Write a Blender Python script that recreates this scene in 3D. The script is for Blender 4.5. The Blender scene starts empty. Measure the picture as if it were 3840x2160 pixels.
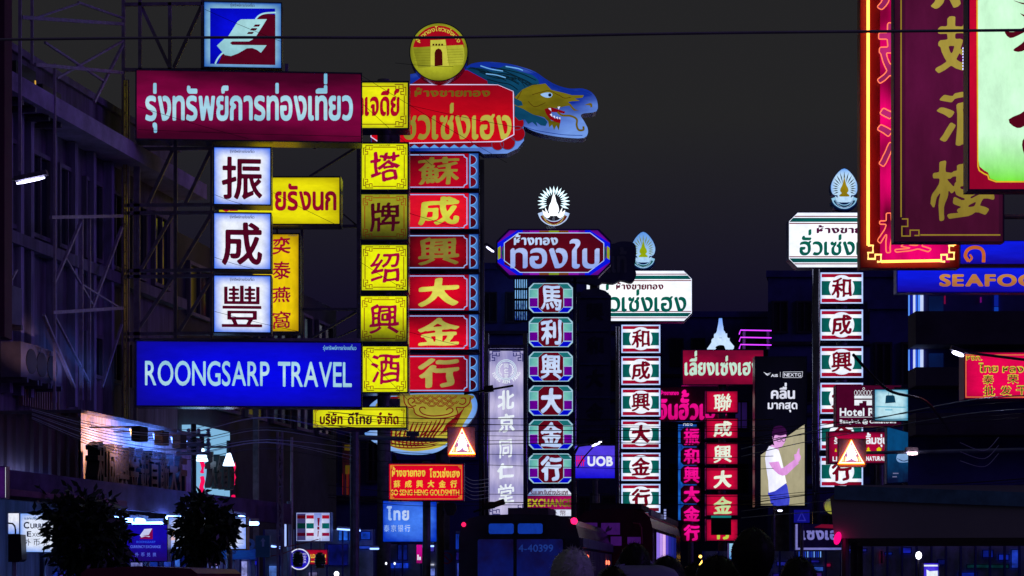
import bpy, math, random
import numpy as np
from mathutils import Vector, Matrix
from mathutils.geometry import tessellate_polygon

sc = bpy.context.scene
COL = sc.collection
random.seed(7)
R = math.radians
# ------------------------------------------------------------------ camera, sky, light, exposure
FPX = 7420.0            # focal length in photo pixels (3840 wide)
CX, HY, CZ = 1920.0, 2160.0, 1.65
cam = bpy.data.cameras.new('camera')
camo = bpy.data.objects.new('camera', cam); COL.objects.link(camo)
cam.sensor_width = 36.0; cam.sensor_fit = 'HORIZONTAL'
cam.lens = 36.0 * FPX / 3840.0
cam.shift_y = (HY - 1080.0) / 3840.0
cam.clip_start = 0.1; cam.clip_end = 2000
camo.location = (0, 0, CZ); camo.rotation_euler = (R(90), 0, 0)
sc.camera = camo
sc.render.engine = 'CYCLES'
sc.cycles.use_denoising = True
sc.cycles.max_bounces = 4; sc.cycles.diffuse_bounces = 2; sc.cycles.glossy_bounces = 3
sc.cycles.sample_clamp_indirect = 2.0; sc.cycles.sample_clamp_direct = 6.0
sc.view_settings.view_transform = 'Standard'; sc.view_settings.look = 'None'
sc.view_settings.exposure = 0.0; sc.view_settings.gamma = 1.0
sc.view_settings.use_curve_mapping = False
world = bpy.data.worlds.new('World'); sc.world = world; world.use_nodes = True
bg = world.node_tree.nodes['Background']
bg.inputs[1].default_value = 1.0
# night sky: a flat grey city glow overhead that sinks to deep navy towards the horizon
_n = world.node_tree.nodes; _l = world.node_tree.links
_tc = _n.new('ShaderNodeTexCoord'); _sx = _n.new('ShaderNodeSeparateXYZ'); _l.new(_tc.outputs['Generated'], _sx.inputs[0])
_rp = _n.new('ShaderNodeValToRGB'); _l.new(_sx.outputs['Z'], _rp.inputs[0])
_rp.color_ramp.elements[0].position = 0.13; _rp.color_ramp.elements[0].color = (0.0060, 0.0042, 0.0180, 1)
_rp.color_ramp.elements[1].position = 0.225; _rp.color_ramp.elements[1].color = (0.0172, 0.0170, 0.0182, 1)
_l.new(_rp.outputs[0], bg.inputs[0])
sl = bpy.data.lights.new('city_glow', 'SUN'); slo = bpy.data.objects.new('city_glow', sl); COL.objects.link(slo)
sl.energy = 0.25; sl.angle = R(25); sl.color = (0.30, 0.13, 1.0)
# travels towards the left facade, a little away from the camera and downwards
slo.rotation_euler = Vector((-0.90, 0.33, -0.30)).to_track_quat('-Z', 'Y').to_euler()

# ------------------------------------------------------------------ basics
def s2l(c):
    out = []
    for v in c:
        v = v / 255.0
        out.append(v / 12.92 if v <= 0.04045 else ((v + 0.055) / 1.055) ** 2.4)
    return tuple(out)

def P(x, y, d):
    return Vector(((x - CX) * d / FPX, d, CZ + (HY - y) * d / FPX))

def tag(o, label=None, cat=None, group=None, kind=None):
    if label: o['label'] = label
    if cat: o['category'] = cat
    if group: o['group'] = group
    if kind: o['kind'] = kind
    return o

def empty(name, loc, rz=0, label=None, cat=None, group=None, kind=None):
    o = bpy.data.objects.new(name, None); COL.objects.link(o)
    o.location = loc; o.rotation_euler = (0, 0, rz); o.empty_display_size = 0.2
    return tag(o, label, cat, group, kind)

def copy_tree(o, parent=None):
    c = o.copy(); COL.objects.link(c); c.parent = parent
    for ch in [q for q in o.children]: copy_tree(ch, c)
    return c

_mats = {}
def lit(core, edge=None, mode='flat', k=1.0, samp=True, noise=0.25, nscale=3.0):
    """A surface that gives off light: colour as seen, optionally falling off between its tubes."""
    key = ('lit', core, edge, mode, k, samp, noise, nscale)
    if key in _mats: return _mats[key]
    m = bpy.data.materials.new('lit'); m.use_nodes = True
    if not samp: m.cycles.emission_sampling = 'NONE'
    nt = m.node_tree; nt.nodes.clear(); N = nt.nodes.new; L = nt.links.new
    out = N('ShaderNodeOutputMaterial'); em = N('ShaderNodeEmission'); L(em.outputs[0], out.inputs[0])
    a = s2l(core) + (1,)
    # uneven tubes and a little grime behind the printed face
    tuv = N('ShaderNodeUVMap'); g1 = N('ShaderNodeTexNoise'); g1.inputs['Scale'].default_value = 5.0; g1.inputs['Detail'].default_value = 5; g1.inputs['Roughness'].default_value = 0.7
    L(tuv.outputs[0], g1.inputs['Vector']); mr = N('ShaderNodeMapRange'); L(g1.outputs[0], mr.inputs[0])
    mr.inputs[1].default_value = 0.3; mr.inputs[2].default_value = 0.7; mr.inputs[3].default_value = 0.80 * k; mr.inputs[4].default_value = 1.10 * k; L(mr.outputs[0], em.inputs[1])
    if edge is None or mode == 'flat':
        em.inputs[0].default_value = a; _mats[key] = m; return m
    b = s2l(edge) + (1,)
    uv = N('ShaderNodeUVMap'); sp = N('ShaderNodeSeparateXYZ'); L(uv.outputs[0], sp.inputs[0])
    def M(op, x, y=None, c=False):
        n = N('ShaderNodeMath'); n.operation = op; n.use_clamp = c
        for i, v in ((0, x), (1, y)):
            if v is None: continue
            if isinstance(v, (int, float)): n.inputs[i].default_value = v
            else: L(v, n.inputs[i])
        return n.outputs[0]
    u, v = sp.outputs[0], sp.outputs[1]
    iu, iv = M('SUBTRACT', 1, u), M('SUBTRACT', 1, v)
    if mode == 'edge':
        a1 = M('MULTIPLY', M('MINIMUM', u, iu), 6.0, True); b1 = M('MULTIPLY', M('MINIMUM', v, iv), 6.0, True)
        f = M('POWER', M('MULTIPLY', a1, b1), 0.6)
    elif mode == 'bowl':
        f = M('POWER', M('MULTIPLY', M('MULTIPLY', M('MULTIPLY', u, iu), M('MULTIPLY', v, iv)), 16.0, True), 0.7)
    elif mode == 'vb': f = M('MULTIPLY', v, 1.5, True)
    elif mode == 'vb2': f = M('MULTIPLY', M('SUBTRACT', v, 0.03), 6.0, True)
    elif mode == 'head': f = M('ADD', M('MULTIPLY', M('SUBTRACT', u, 0.62), 2.2), M('MULTIPLY', M('SUBTRACT', iv, 0.62), 2.4), True)
    elif mode == 'vt': f = M('MULTIPLY', iv, 1.5, True)
    elif mode == 'hl': f = M('MULTIPLY', u, 1.3, True)
    elif mode == 'hr': f = M('MULTIPLY', iu, 1.3, True)
    elif mode == 'tl': f = M('MULTIPLY', M('ADD', u, iv), 0.8, True)
    elif mode == 'br': f = M('MULTIPLY', M('ADD', iu, v), 0.8, True)
    elif mode == 'blob':
        f = M('MULTIPLY', M('MINIMUM', iv, v), 1.6, True)
        noise = 1.6
    elif mode == 'bands':
        w = M('SINE', M('MULTIPLY', v, 31.0)); f = M('ADD', M('MULTIPLY', w, 0.28), 0.6)
    nz = N('ShaderNodeTexNoise'); nz.inputs['Scale'].default_value = nscale; nz.inputs['Detail'].default_value = 3
    L(uv.outputs[0], nz.inputs['Vector'])
    f = M('ADD', f, M('MULTIPLY', M('SUBTRACT', nz.outputs[0], 0.5), noise), True)
    mx = N('ShaderNodeMix'); mx.data_type = 'RGBA'; L(f, mx.inputs[0])
    mx.inputs[6].default_value = b; mx.inputs[7].default_value = a
    L(mx.outputs[2], em.inputs[0]); _mats[key] = m
    return m

def paint(rgb, rough=0.6, metal=0.0, var=0.3, nscale=2.0, bump=0.0, streak=False):
    key = ('paint', rgb, rough, metal, var, nscale, bump, streak)
    if key in _mats: return _mats[key]
    m = bpy.data.materials.new('paint'); m.use_nodes = True
    nt = m.node_tree; b = nt.nodes['Principled BSDF']; N = nt.nodes.new; L = nt.links.new
    b.inputs['Roughness'].default_value = rough; b.inputs['Metallic'].default_value = metal
    tc = N('ShaderNodeTexCoord'); mp = N('ShaderNodeMapping'); L(tc.outputs['Object'], mp.inputs[0])
    if streak: mp.inputs['Scale'].default_value = (3, 3, 0.25)
    nz = N('ShaderNodeTexNoise'); nz.inputs['Scale'].default_value = nscale; nz.inputs['Detail'].default_value = 6
    nz.inputs['Roughness'].default_value = 0.65
    L(mp.outputs[0], nz.inputs['Vector'])
    rp = N('ShaderNodeValToRGB'); rp.color_ramp.elements[0].position = 0.3; rp.color_ramp.elements[1].position = 0.7
    rp.color_ramp.elements[0].color = tuple(c * (1 - var) for c in rgb) + (1,)
    rp.color_ramp.elements[1].color = tuple(min(1, c * (1 + var)) for c in rgb) + (1,)
    L(nz.outputs[0], rp.inputs[0]); L(rp.outputs[0], b.inputs['Base Color'])
    if bump:
        bp = N('ShaderNodeBump'); bp.inputs['Strength'].default_value = bump; bp.inputs['Distance'].default_value = 0.03
        L(nz.outputs[0], bp.inputs['Height']); L(bp.outputs[0], b.inputs['Normal'])
    _mats[key] = m
    return m

class MB:
    """Collects boxes, bars, prisms and tubes into one mesh."""
    def __init__(s): s.v = []; s.f = []; s.dim = None
    def add(s, vs, fs):
        n = len(s.v); s.v += [tuple(p) for p in vs]; s.f += [tuple(i + n for i in f) for f in fs]; return s
    def box(s, x0, x1, y0, y1, z0, z1):
        if x0 > x1: x0, x1 = x1, x0
        if y0 > y1: y0, y1 = y1, y0
        if z0 > z1: z0, z1 = z1, z0
        return s.add([(x0, y0, z0), (x1, y0, z0), (x1, y1, z0), (x0, y1, z0), (x0, y0, z1), (x1, y0, z1), (x1, y1, z1), (x0, y1, z1)],
                     [(0, 3, 2, 1), (4, 5, 6, 7), (0, 1, 5, 4), (1, 2, 6, 5), (2, 3, 7, 6), (3, 0, 4, 7)])
    def bar(s, p, q, w, h=None):
        p, q = Vector(p), Vector(q); h = h or w
        d = (q - p).normalized(); up = Vector((0, 0, 1)) if abs(d.z) < 0.9 else Vector((0, 1, 0))
        a = d.cross(up).normalized() * w / 2; b = a.cross(d).normalized() * h / 2
        vs = [c + i * a + j * b for c in (p, q) for i, j in ((-1, -1), (1, -1), (1, 1), (-1, 1))]
        return s.add(vs, [(0, 1, 2, 3), (7, 6, 5, 4), (0, 4, 5, 1), (1, 5, 6, 2), (2, 6, 7, 3), (3, 7, 4, 0)])
    def tube(s, pts, r, n=6, closed=False):
        pts = [Vector(p) for p in pts]; m = len(pts); base = len(s.v)
        rs = r if isinstance(r, (list, tuple)) else [r] * m
        for i, p in enumerate(pts):
            if closed: d = pts[(i + 1) % m] - pts[i - 1]
            else: d = pts[min(i + 1, m - 1)] - pts[max(i - 1, 0)]
            d = d.normalized() if d.length > 1e-9 else Vector((0, 0, 1))
            up = Vector((0, 0, 1)) if abs(d.z) < 0.95 else Vector((0, 1, 0))
            a = d.cross(up).normalized(); b = a.cross(d)
            for k in range(n):
                t = 2 * math.pi * k / n
                s.v.append(tuple(p + rs[i] * (math.cos(t) * a + math.sin(t) * b)))
        for i in range(m if closed else m - 1):
            j = (i + 1) % m
            for k in range(n):
                l = (k + 1) % n
                s.f.append((base + i * n + k, base + i * n + l, base + j * n + l, base + j * n + k))
        if not closed:
            s.f.append(tuple(base + k for k in range(n))[::-1]); s.f.append(tuple(base + (m - 1) * n + k for k in range(n)))
        return s
    def rev(s, prof, c=(0, 0, 0), n=16, axis='z'):
        """Profile [(r, t)] turned round an axis."""
        base = len(s.v); c = Vector(c)
        for r, t in prof:
            for k in range(n):
                a = 2 * math.pi * k / n
                q = {'z': (r * math.cos(a), r * math.sin(a), t), 'y': (r * math.cos(a), t, r * math.sin(a)), 'x': (t, r * math.cos(a), r * math.sin(a))}[axis]
                s.v.append(tuple(c + Vector(q)))
        for i in range(len(prof) - 1):
            for k in range(n):
                l = (k + 1) % n
                s.f.append((base + i * n + k, base + i * n + l, base + (i + 1) * n + l, base + (i + 1) * n + k))
        s.f.append(tuple(base + k for k in range(n))[::-1]); s.f.append(tuple(base + (len(prof) - 1) * n + k for k in range(n)))
        return s
    def flat(s, loops, y, th=0.0):
        """Filled outline(s) [(x, z)] at depth y facing -y; th thickens it backwards."""
        loops = [l for l in loops if len(l) > 2]
        if not loops: return s
        pts = [Vector((x, z, 0)) for l in loops for x, z in l]
        tris = tessellate_polygon([[Vector((x, z, 0)) for x, z in l] for l in loops])
        base = len(s.v)
        s.v += [(p.x, y, p.y) for p in pts]
        for t in tris:
            a, b, c = (pts[i] for i in t)
            ar = (b.x - a.x) * (c.y - a.y) - (b.y - a.y) * (c.x - a.x)
            if abs(ar) < 1e-12: continue
            t = t if ar > 0 else t[::-1]
            s.f.append(tuple(base + i for i in t))
        if th:
            b2 = len(s.v); s.v += [(p.x, y + th, p.y) for p in pts]; k = 0
            for l in loops:
                n = len(l)
                for i in range(n):
                    j = (i + 1) % n
                    s.f.append((base + k + i, base + k + j, b2 + k + j, b2 + k + i))
                k += n
        return s
    def obj(s, name, mat, parent=None, dim=None, smooth=False):
        me = bpy.data.meshes.new(name); me.from_pydata(s.v, [], s.f)
        dim = dim or s.dim
        if dim:
            w, h = dim; uvl = me.uv_layers.new(name='UVMap')
            co = np.array(s.v, dtype=np.float32); idx = np.zeros(len(me.loops), dtype=np.int32); me.loops.foreach_get('vertex_index', idx)
            uv = np.stack([co[idx, 0] / w + 0.5, co[idx, 2] / h], 1).ravel(); uvl.data.foreach_set('uv', uv)
        if smooth: me.polygons.foreach_set('use_smooth', [True] * len(me.polygons))
        me.materials.append(mat); me.update()
        o = bpy.data.objects.new(name, me); COL.objects.link(o); o.parent = parent
        return o

def strip(pts, w, closed=False):
    """Mitred outline of a polyline of width w: a list of loops."""
    n = len(pts); L, Rr = [], []
    for i in range(n):
        p = pts[i]
        a = pts[i - 1] if (i > 0 or closed) else None
        b = pts[(i + 1) % n] if (i < n - 1 or closed) else None
        def nrm(u, v):
            dx, dy = v[0] - u[0], v[1] - u[1]; l = math.hypot(dx, dy) or 1e-9; return (-dy / l, dx / l)
        ns = [nrm(a, p)] if a is not None else []
        if b is not None: ns.append(nrm(p, b))
        if len(ns) == 2:
            mx, my = ns[0][0] + ns[1][0], ns[0][1] + ns[1][1]; l = math.hypot(mx, my)
            if l < 0.3: mx, my, sc_ = ns[0][0], ns[0][1], 1
            else: mx /= l; my /= l; sc_ = min(1.8, 1 / max(0.3, mx * ns[0][0] + my * ns[0][1]))
        else: mx, my = ns[0]; sc_ = 1
        wi = (w[i] if isinstance(w, (list, tuple)) else w) / 2 * sc_
        L.append((p[0] + mx * wi, p[1] + my * wi)); Rr.append((p[0] - mx * wi, p[1] - my * wi))
    return ([L, Rr] if closed else [L + Rr[::-1]])

def smooth_line(pts, n=6, closed=False):
    """Catmull-Rom through the points."""
    out = []; m = len(pts)
    rng = range(m) if closed else range(m - 1)
    for i in rng:
        g = (lambda k: pts[k % m]) if closed else (lambda k: pts[min(max(k, 0), m - 1)])
        p0, p1, p2, p3 = g(i - 1), g(i), g(i + 1), g(i + 2)
        for k in range(n):
            t = k / n
            out.append(tuple(0.5 * (2 * b + (c - a) * t + (2 * a - 5 * b + 4 * c - d) * t * t + (3 * b - 3 * c + d - a) * t ** 3) for a, b, c, d in zip(p0, p1, p2, p3)))
    if not closed: out.append(tuple(pts[-1]))
    return out

# ------------------------------------------------------------------ lettering: glyph outlines thickened and brushed, cached
STY = {
    'sans':  dict(bold=0.012, blur=0.6),
    'bold':  dict(bold=0.030, blur=0.7),
    'heavy': dict(bold=0.045, blur=0.8),
    'brush': dict(bold=0.016, nib=(0.075, 38), rot=3, warp=0.030, blur=1.3),
    'brush2': dict(bold=0.030, nib=(0.06, 30), rot=4, warp=0.022, blur=1.5),
    'fat':   dict(bold=0.040, nib=(0.045, 30), warp=0.022, blur=1.8),
    'nib':   dict(bold=0.004, nib=(0.105, 52), blur=0.8),
    'nib2':  dict(bold=0.010, nib=(0.085, 40), blur=0.8),
    'serif': dict(bold=0.018, nib=(0.05, 0), blur=0.9),
    'nibm':  dict(bold=0.003, nib=(0.075, 50), blur=0.7),
    'near':  dict(bold=0.030, nib=(0.085, 48), rot=4, warp=0.045, blur=1.7),
    'slab':  dict(bold=0.036, nib=(0.04, 0), blur=1.2),
    'thin':  dict(bold=0.0, blur=0.5),
    'neon':  dict(bold=0.020, nib=(0.06, 38), warp=0.02, blur=1.6),
}
NRES, PAD = 84, 0.30
_gm, _gc = {}, {}
def glyph_mask_tris(ch):
    if ch in _gm: return _gm[ch]
    c = bpy.data.curves.new('t', 'FONT'); c.body = ch; c.size = 1; c.resolution_u = 4
    o = bpy.data.objects.new('t', c); COL.objects.link(o)
    me = o.evaluated_get(bpy.context.evaluated_depsgraph_get()).to_mesh()
    me.calc_loop_triangles()
    v = np.array([p.co[:2] for p in me.vertices]).reshape(-1, 2); t = np.array([x.vertices[:] for x in me.loop_triangles], dtype=int).reshape(-1, 3)
    bpy.data.objects.remove(o); bpy.data.curves.remove(c)
    _gm[ch] = (v, t); return _gm[ch]

def fftconv(a, k):
    s = [a.shape[0] + k.shape[0] - 1, a.shape[1] + k.shape[1] - 1]
    r = np.fft.irfft2(np.fft.rfft2(a, s) * np.fft.rfft2(k, s), s)
    i, j = (k.shape[0] - 1) // 2, (k.shape[1] - 1) // 2
    return r[i:i + a.shape[0], j:j + a.shape[1]]

def simplify(p, tol):
    """Douglas-Peucker on an open chain."""
    p = np.asarray(p); keep = np.zeros(len(p), bool); keep[0] = keep[-1] = True; st = [(0, len(p) - 1)]
    while st:
        a, b = st.pop()
        if b - a < 2: continue
        d = p[b] - p[a]; l = np.hypot(*d); q = p[a + 1:b] - p[a]
        dist = np.abs(q[:, 0] * d[1] - q[:, 1] * d[0]) / l if l > 1e-9 else np.hypot(q[:, 0], q[:, 1])
        k = int(dist.argmax())
        if dist[k] > tol: keep[a + 1 + k] = True; st += [(a, a + 1 + k), (a + 1 + k, b)]
    return p[keep]

def contours(g, lv=0.5):
    """Closed iso-lines of a grid by marching squares: lists of (col, row)."""
    g = g.copy(); g[0, :] = g[-1, :] = 0; g[:, 0] = g[:, -1] = 0
    b = (g > lv).astype(int)
    code = b[:-1, :-1] + 2 * b[:-1, 1:] + 4 * b[1:, 1:] + 8 * b[1:, :-1]
    seg = {}
    tab = {1: [(3, 0)], 2: [(0, 1)], 3: [(3, 1)], 4: [(1, 2)], 5: [(3, 2), (1, 0)], 6: [(0, 2)], 7: [(3, 2)], 8: [(2, 3)], 9: [(2, 0)], 10: [(0, 3), (2, 1)], 11: [(2, 1)], 12: [(1, 3)], 13: [(1, 0)], 14: [(0, 3)]}
    for r, c in zip(*np.where((code > 0) & (code < 15))):
        r, c = int(r), int(c)
        ed = {0: ('h', r, c), 1: ('v', r, c + 1), 2: ('h', r + 1, c), 3: ('v', r, c)}
        for a, z in tab[int(code[r, c])]: seg[ed[a]] = ed[z]
    def pt(e):
        k, r, c = e
        if k == 'h': a, b_ = g[r, c], g[r, c + 1]; return (c + (lv - a) / (b_ - a), r)
        a, b_ = g[r, c], g[r + 1, c]; return (c, r + (lv - a) / (b_ - a))
    out = []
    while seg:
        s0, e = seg.popitem(); ch = [pt(s0)]
        while e != s0 and e in seg: ch.append(pt(e)); e = seg.pop(e)
        if len(ch) > 5: out.append(ch)
    return out

def glyph(ch, style):
    """-> (loops in em units, bbox)"""
    key = (ch, style)
    if key in _gc: return _gc[key]
    st = STY[style]; v, t = glyph_mask_tris(ch)
    if len(t) == 0: _gc[key] = ([], (0, 0, 0.3, 0.3)); return _gc[key]
    v = v.copy()
    if st.get('rot'):
        a = R(st['rot']); v = v - 0.4; v = np.stack([v[:, 0], v[:, 1] + v[:, 0] * math.tan(a)], 1) + 0.4
    x0, y0 = v.min(0) - PAD / 2; x1, y1 = v.max(0) + PAD / 2
    W, H = int((x1 - x0) * NRES * 2) + 1, int((y1 - y0) * NRES * 2) + 1      # 2x supersampled
    m = np.zeros((H, W)); pv = (v - [x0, y0]) * NRES * 2
    for tri in t:
        p = pv[tri]; a, b = np.floor(p.min(0)).astype(int), np.ceil(p.max(0)).astype(int) + 1
        xs, ys = np.meshgrid(np.arange(a[0], b[0]), np.arange(a[1], b[1]))
        def e(i, j): return (p[j, 0] - p[i, 0]) * (ys - p[i, 1]) - (p[j, 1] - p[i, 1]) * (xs - p[i, 0])
        e0, e1, e2 = e(0, 1), e(1, 2), e(2, 0)
        ins = ((e0 >= 0) & (e1 >= 0) & (e2 >= 0)) | ((e0 <= 0) & (e1 <= 0) & (e2 <= 0))
        m[a[1]:b[1], a[0]:b[0]] = np.maximum(m[a[1]:b[1], a[0]:b[0]], ins)
    if st.get('warp'):
        rs = np.random.RandomState(ord(ch[0]) % 9973); A = st['warp'] * NRES * 2
        yy, xx = np.mgrid[0:H, 0:W].astype(float); dx = np.zeros((H, W)); dy = dx.copy()
        for _ in range(5):
            k = rs.uniform(-1, 1, 2) * 2 * math.pi * 2.0 / (NRES * 2); ph = rs.uniform(0, 6.3, 2)
            dx += np.sin(k[0] * xx + k[1] * yy + ph[0]); dy += np.sin(k[1] * xx - k[0] * yy + ph[1])
        xi = np.clip(xx + dx * A / 3, 0, W - 1).astype(int); yi = np.clip(yy + dy * A / 3, 0, H - 1).astype(int)
        m = m[yi, xi]
    fill = m.sum() / max(1.0, ((v[:, 0].max() - v[:, 0].min()) * (v[:, 1].max() - v[:, 1].min())) * (NRES * 2) ** 2)
    cjk = ch > '\u3000'; ad = min(1.15, max(0.22, 1.22 - 3.6 * (fill - 0.17))) if cjk else 1.0
    nibl = st['nib'][0] * (ad if cjk else 1) if 'nib' in st else 0
    r = max(0.6, st['bold'] * NRES * 2 * ad); K = int(math.ceil(r + nibl * NRES)) + 1
    yy, xx = np.mgrid[-K:K + 1, -K:K + 1]
    if 'nib' in st:
        l, an = nibl * NRES, R(st['nib'][1]); ux, uy = math.cos(an), math.sin(an)
        tt = np.clip(xx * ux + yy * uy, -l, l); ker = (np.hypot(xx - tt * ux, yy - tt * uy) <= r)
    else: ker = np.hypot(xx, yy) <= r
    m = (fftconv(m, ker.astype(float)) > 0.5).astype(float)
    s = st['blur'] * 2 * (0.6 if cjk and ad < 0.6 else 1); k = np.arange(-int(3 * s) - 1, int(3 * s) + 2); gk = np.exp(-k * k / (2 * s * s)); gk /= gk.sum()
    m = fftconv(m, np.outer(gk, gk))
    loops = []
    for c in contours(m):
        c = simplify(np.array(c + [c[0]]), 0.42)[:-1]
        if len(c) < 4: continue
        ar = 0.5 * abs(np.dot(c[:, 0], np.roll(c[:, 1], 1)) - np.dot(c[:, 1], np.roll(c[:, 0], 1)))
        if ar < 12: continue
        loops.append([(x0 + x / NRES / 2, y0 + y / NRES / 2) for x, y in c])
    bb = (min(p[0] for l in loops for p in l), min(p[1] for l in loops for p in l), max(p[0] for l in loops for p in l), max(p[1] for l in loops for p in l)) if loops else (0, 0, .3, .3)
    _gc[key] = (loops, bb); return _gc[key]

UP1 = set('ัิีึืํ็'); UP2 = set('่้๊๋์'); LOW = set('ุู')
def layout(s, style, gap=0.055, space=0.28):
    """Line of text -> loops in em units with x from 0, y from baseline; returns loops, width, base height."""
    s = s.replace('ำ', 'ํา'); x = 0.0; out = []; last = None; H = 0; lvl = 0; y2 = 0
    thai = any('\u0e00' <= c <= '\u0e7f' for c in s)
    for c in s:
        if c == ' ': x += space; last = None; continue
        lo, bb = glyph(c, style)
        if c in UP1 or c in UP2 or c in LOW:
            rx = last if last is not None else x
            if c in LOW: dy = -0.07 - bb[3]
            elif c in UP2 and lvl == 1: dy = y2 + 0.02 - bb[1]
            else: dy = 0.63 - bb[1]
            dx = rx - bb[2] + (0.02 if c in LOW else 0.0)
            out += [[(a + dx, b + dy) for a, b in l] for l in lo]
            if c in UP1: lvl = 1; y2 = bb[3] + dy
            continue
        lvl = 0
        out += [[(a - bb[0] + x, b) for a, b in l] for l in lo]
        x += bb[2] - bb[0]; last = x; x += gap
        if not thai: H = max(H, bb[3])
    return out, x - gap, (0.575 if thai else H)

# ------------------------------------------------------------------ sign builder: drawn in photo pixels, built in metres
FRAME = paint((0.12, 0.14, 0.32), 0.25, 0.85, 0.4, 6)
DARKCASE = paint((0.08, 0.09, 0.28), 0.35, 0.5)
STEEL = paint((0.30, 0.30, 0.34), 0.5, 0.4, 0.4, 8)
class Sign:
    def __init__(s, name, x0, y0, x1, y1, d, label, cat='sign', group=None, yaw=0):
        s.x0, s.y0, s.x1, s.y1, s.d = x0, y0, x1, y1, d; s.m = d / FPX
        s.cx, s.by = (x0 + x1) / 2, y1
        s.w, s.h = (x1 - x0) * s.m, (y1 - y0) * s.m
        s.root = empty(name, P(s.cx, s.by, d), R(yaw), label, cat, group)
        s.dim = (s.w, s.h)
    def L(s, p): return ((p[0] - s.cx) * s.m, (s.by - p[1]) * s.m)
    def Ls(s, pts): return [s.L(p) for p in pts]
    def put(s, name, mb, mat, smooth=False): return mb.obj(name, mat, s.root, s.dim, smooth)
    def rect(s, x0=None, y0=None, x1=None, y1=None, c=0):
        x0 = s.x0 if x0 is None else x0; y0 = s.y0 if y0 is None else y0; x1 = s.x1 if x1 is None else x1; y1 = s.y1 if y1 is None else y1
        if not c: return [(x0, y1), (x1, y1), (x1, y0), (x0, y0)]
        return [(x0 + c, y1), (x1 - c, y1), (x1, y1 - c), (x1, y0 + c), (x1 - c, y0), (x0 + c, y0), (x0, y0 + c), (x0, y1 - c)]
    def case(s, t=0.3, rim=5, c=0, mat=None, fm=None, name='frame', outline=None):
        """Box of the sign with a raised lip round the panel."""
        mat = mat or FRAME; r = rim
        o = s.Ls(outline or s.rect(s.x0 - r, s.y0 - r, s.x1 + r, s.y1 + r, c))
        mb = MB(); mb.flat([o], 0.012, t); mb.flat([o[::-1]], t + 0.012, 0.0)
        if rim and not outline:
            i = s.Ls(s.rect(c=c * 0.95 if c else 0)); mb.flat([o, i], -0.045, 0.055)
        s.put(name, mb, fm or mat)
    def panel(s, mat, c=0, pts=None, name='panel', y=0.0, th=0.01):
        mb = MB(); mb.flat([s.Ls(pts or s.rect(c=c))], y, th); return s.put(name, mb, mat)
    def poly(s, name, polys, mat, k=1, th=0.0, holes=None):
        for p in polys:
            mb = MB(); mb.flat([s.Ls(p)] + [s.Ls(h) for h in (holes or [])], -0.006 * k, th); o = s.put(name, mb, mat)
        return o
    def line(s, name, lines, w, mat, k=1, closed=False):
        mb = MB()
        for p in lines:
            mb.flat([s.Ls(l) for l in strip(p, w, closed)], -0.006 * k)
        return s.put(name, mb, mat)
    def hang(s, to, ys, r=0.035, y=0.25):
        for yy in ys:
            a = s.L((s.x1 - 10, yy)); b = s.L((to, yy)); MB().tube([(a[0], y, a[1]), (b[0], y, b[1])], r, 8).obj('bracket', STEEL, s.root)
        b = s.L((to, min(ys))); MB().tube([(b[0], y, b[1] + .3), (b[0], y, -s.root.location.z)], r * 2.6, 10).obj('post', STEEL, s.root)
    def text(s, name, txt, x0, x1, base, top, mat, style='sans', k=1, th=0.0, rise=0, rim=None, gap=0.055):
        lo, w, H = layout(txt, style, gap); sx = (x1 - x0) / w; sy = (base - top) / H
        mb = MB(); mb2 = MB()
        for grp in group_loops(lo):
            g = [s.Ls([(x0 + a * sx, base - b * sy - rise * a / w) for a, b in l]) for l in grp]
            mb.flat(g, -0.006 * k - th, th)
        return s.put(name, mb, mat)
    def char(s, ch, x0, y0, x1, y1, mat, style='brush', k=1, th=0.0, name='character'):
        lo, bb = glyph(ch, style); sx = (x1 - x0) / (bb[2] - bb[0]); sy = (y1 - y0) / (bb[3] - bb[1])
        mb = MB()
        for grp in group_loops(lo):
            mb.flat([s.Ls([(x0 + (a - bb[0]) * sx, y1 - (b - bb[1]) * sy) for a, b in l]) for l in grp], -0.006 * k - th, th)
        return s.put(name, mb, mat)
    def outline(s, ch, x0, y0, x1, y1, mat, r, style='neon', y=-0.05, name='neon_tube'):
        lo, bb = glyph(ch, style); sx = (x1 - x0) / (bb[2] - bb[0]); sy = (y1 - y0) / (bb[3] - bb[1]); mb = MB()
        for l in lo:
            q = s.Ls([(x0 + (a - bb[0]) * sx, y1 - (b - bb[1]) * sy) for a, b in l])
            mb.tube([(a, y, b) for a, b in q], r, 5, True)
        return s.put(name, mb, mat)

def group_loops(lo):
    """Pair each outer loop with the holes inside it so every shape is filled on its own."""
    def area(l): return 0.5 * sum(l[i - 1][0] * l[i][1] - l[i][0] * l[i - 1][1] for i in range(len(l)))
    if not lo: return []
    ar = [area(l) for l in lo]; big = max(ar, key=abs); sg = 1 if big > 0 else -1
    outs = [(l, a) for l, a in zip(lo, ar) if a * sg > 0]; holes = [l for l, a in zip(lo, ar) if a * sg <= 0]
    def inside(p, l):
        r = False
        for i in range(len(l)):
            a, b = l[i - 1], l[i]
            if (a[1] > p[1]) != (b[1] > p[1]) and p[0] < (b[0] - a[0]) * (p[1] - a[1]) / (b[1] - a[1]) + a[0]: r = not r
        return r
    groups = [[l] for l, _ in outs]
    for h in holes:
        best = None
        for g, (_, a) in zip(groups, outs):
            if inside(h[0], g[0]) and (best is None or abs(a) < best[1]): best = (g, abs(a))
        if best: best[0].append(h)
    return groups

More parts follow.
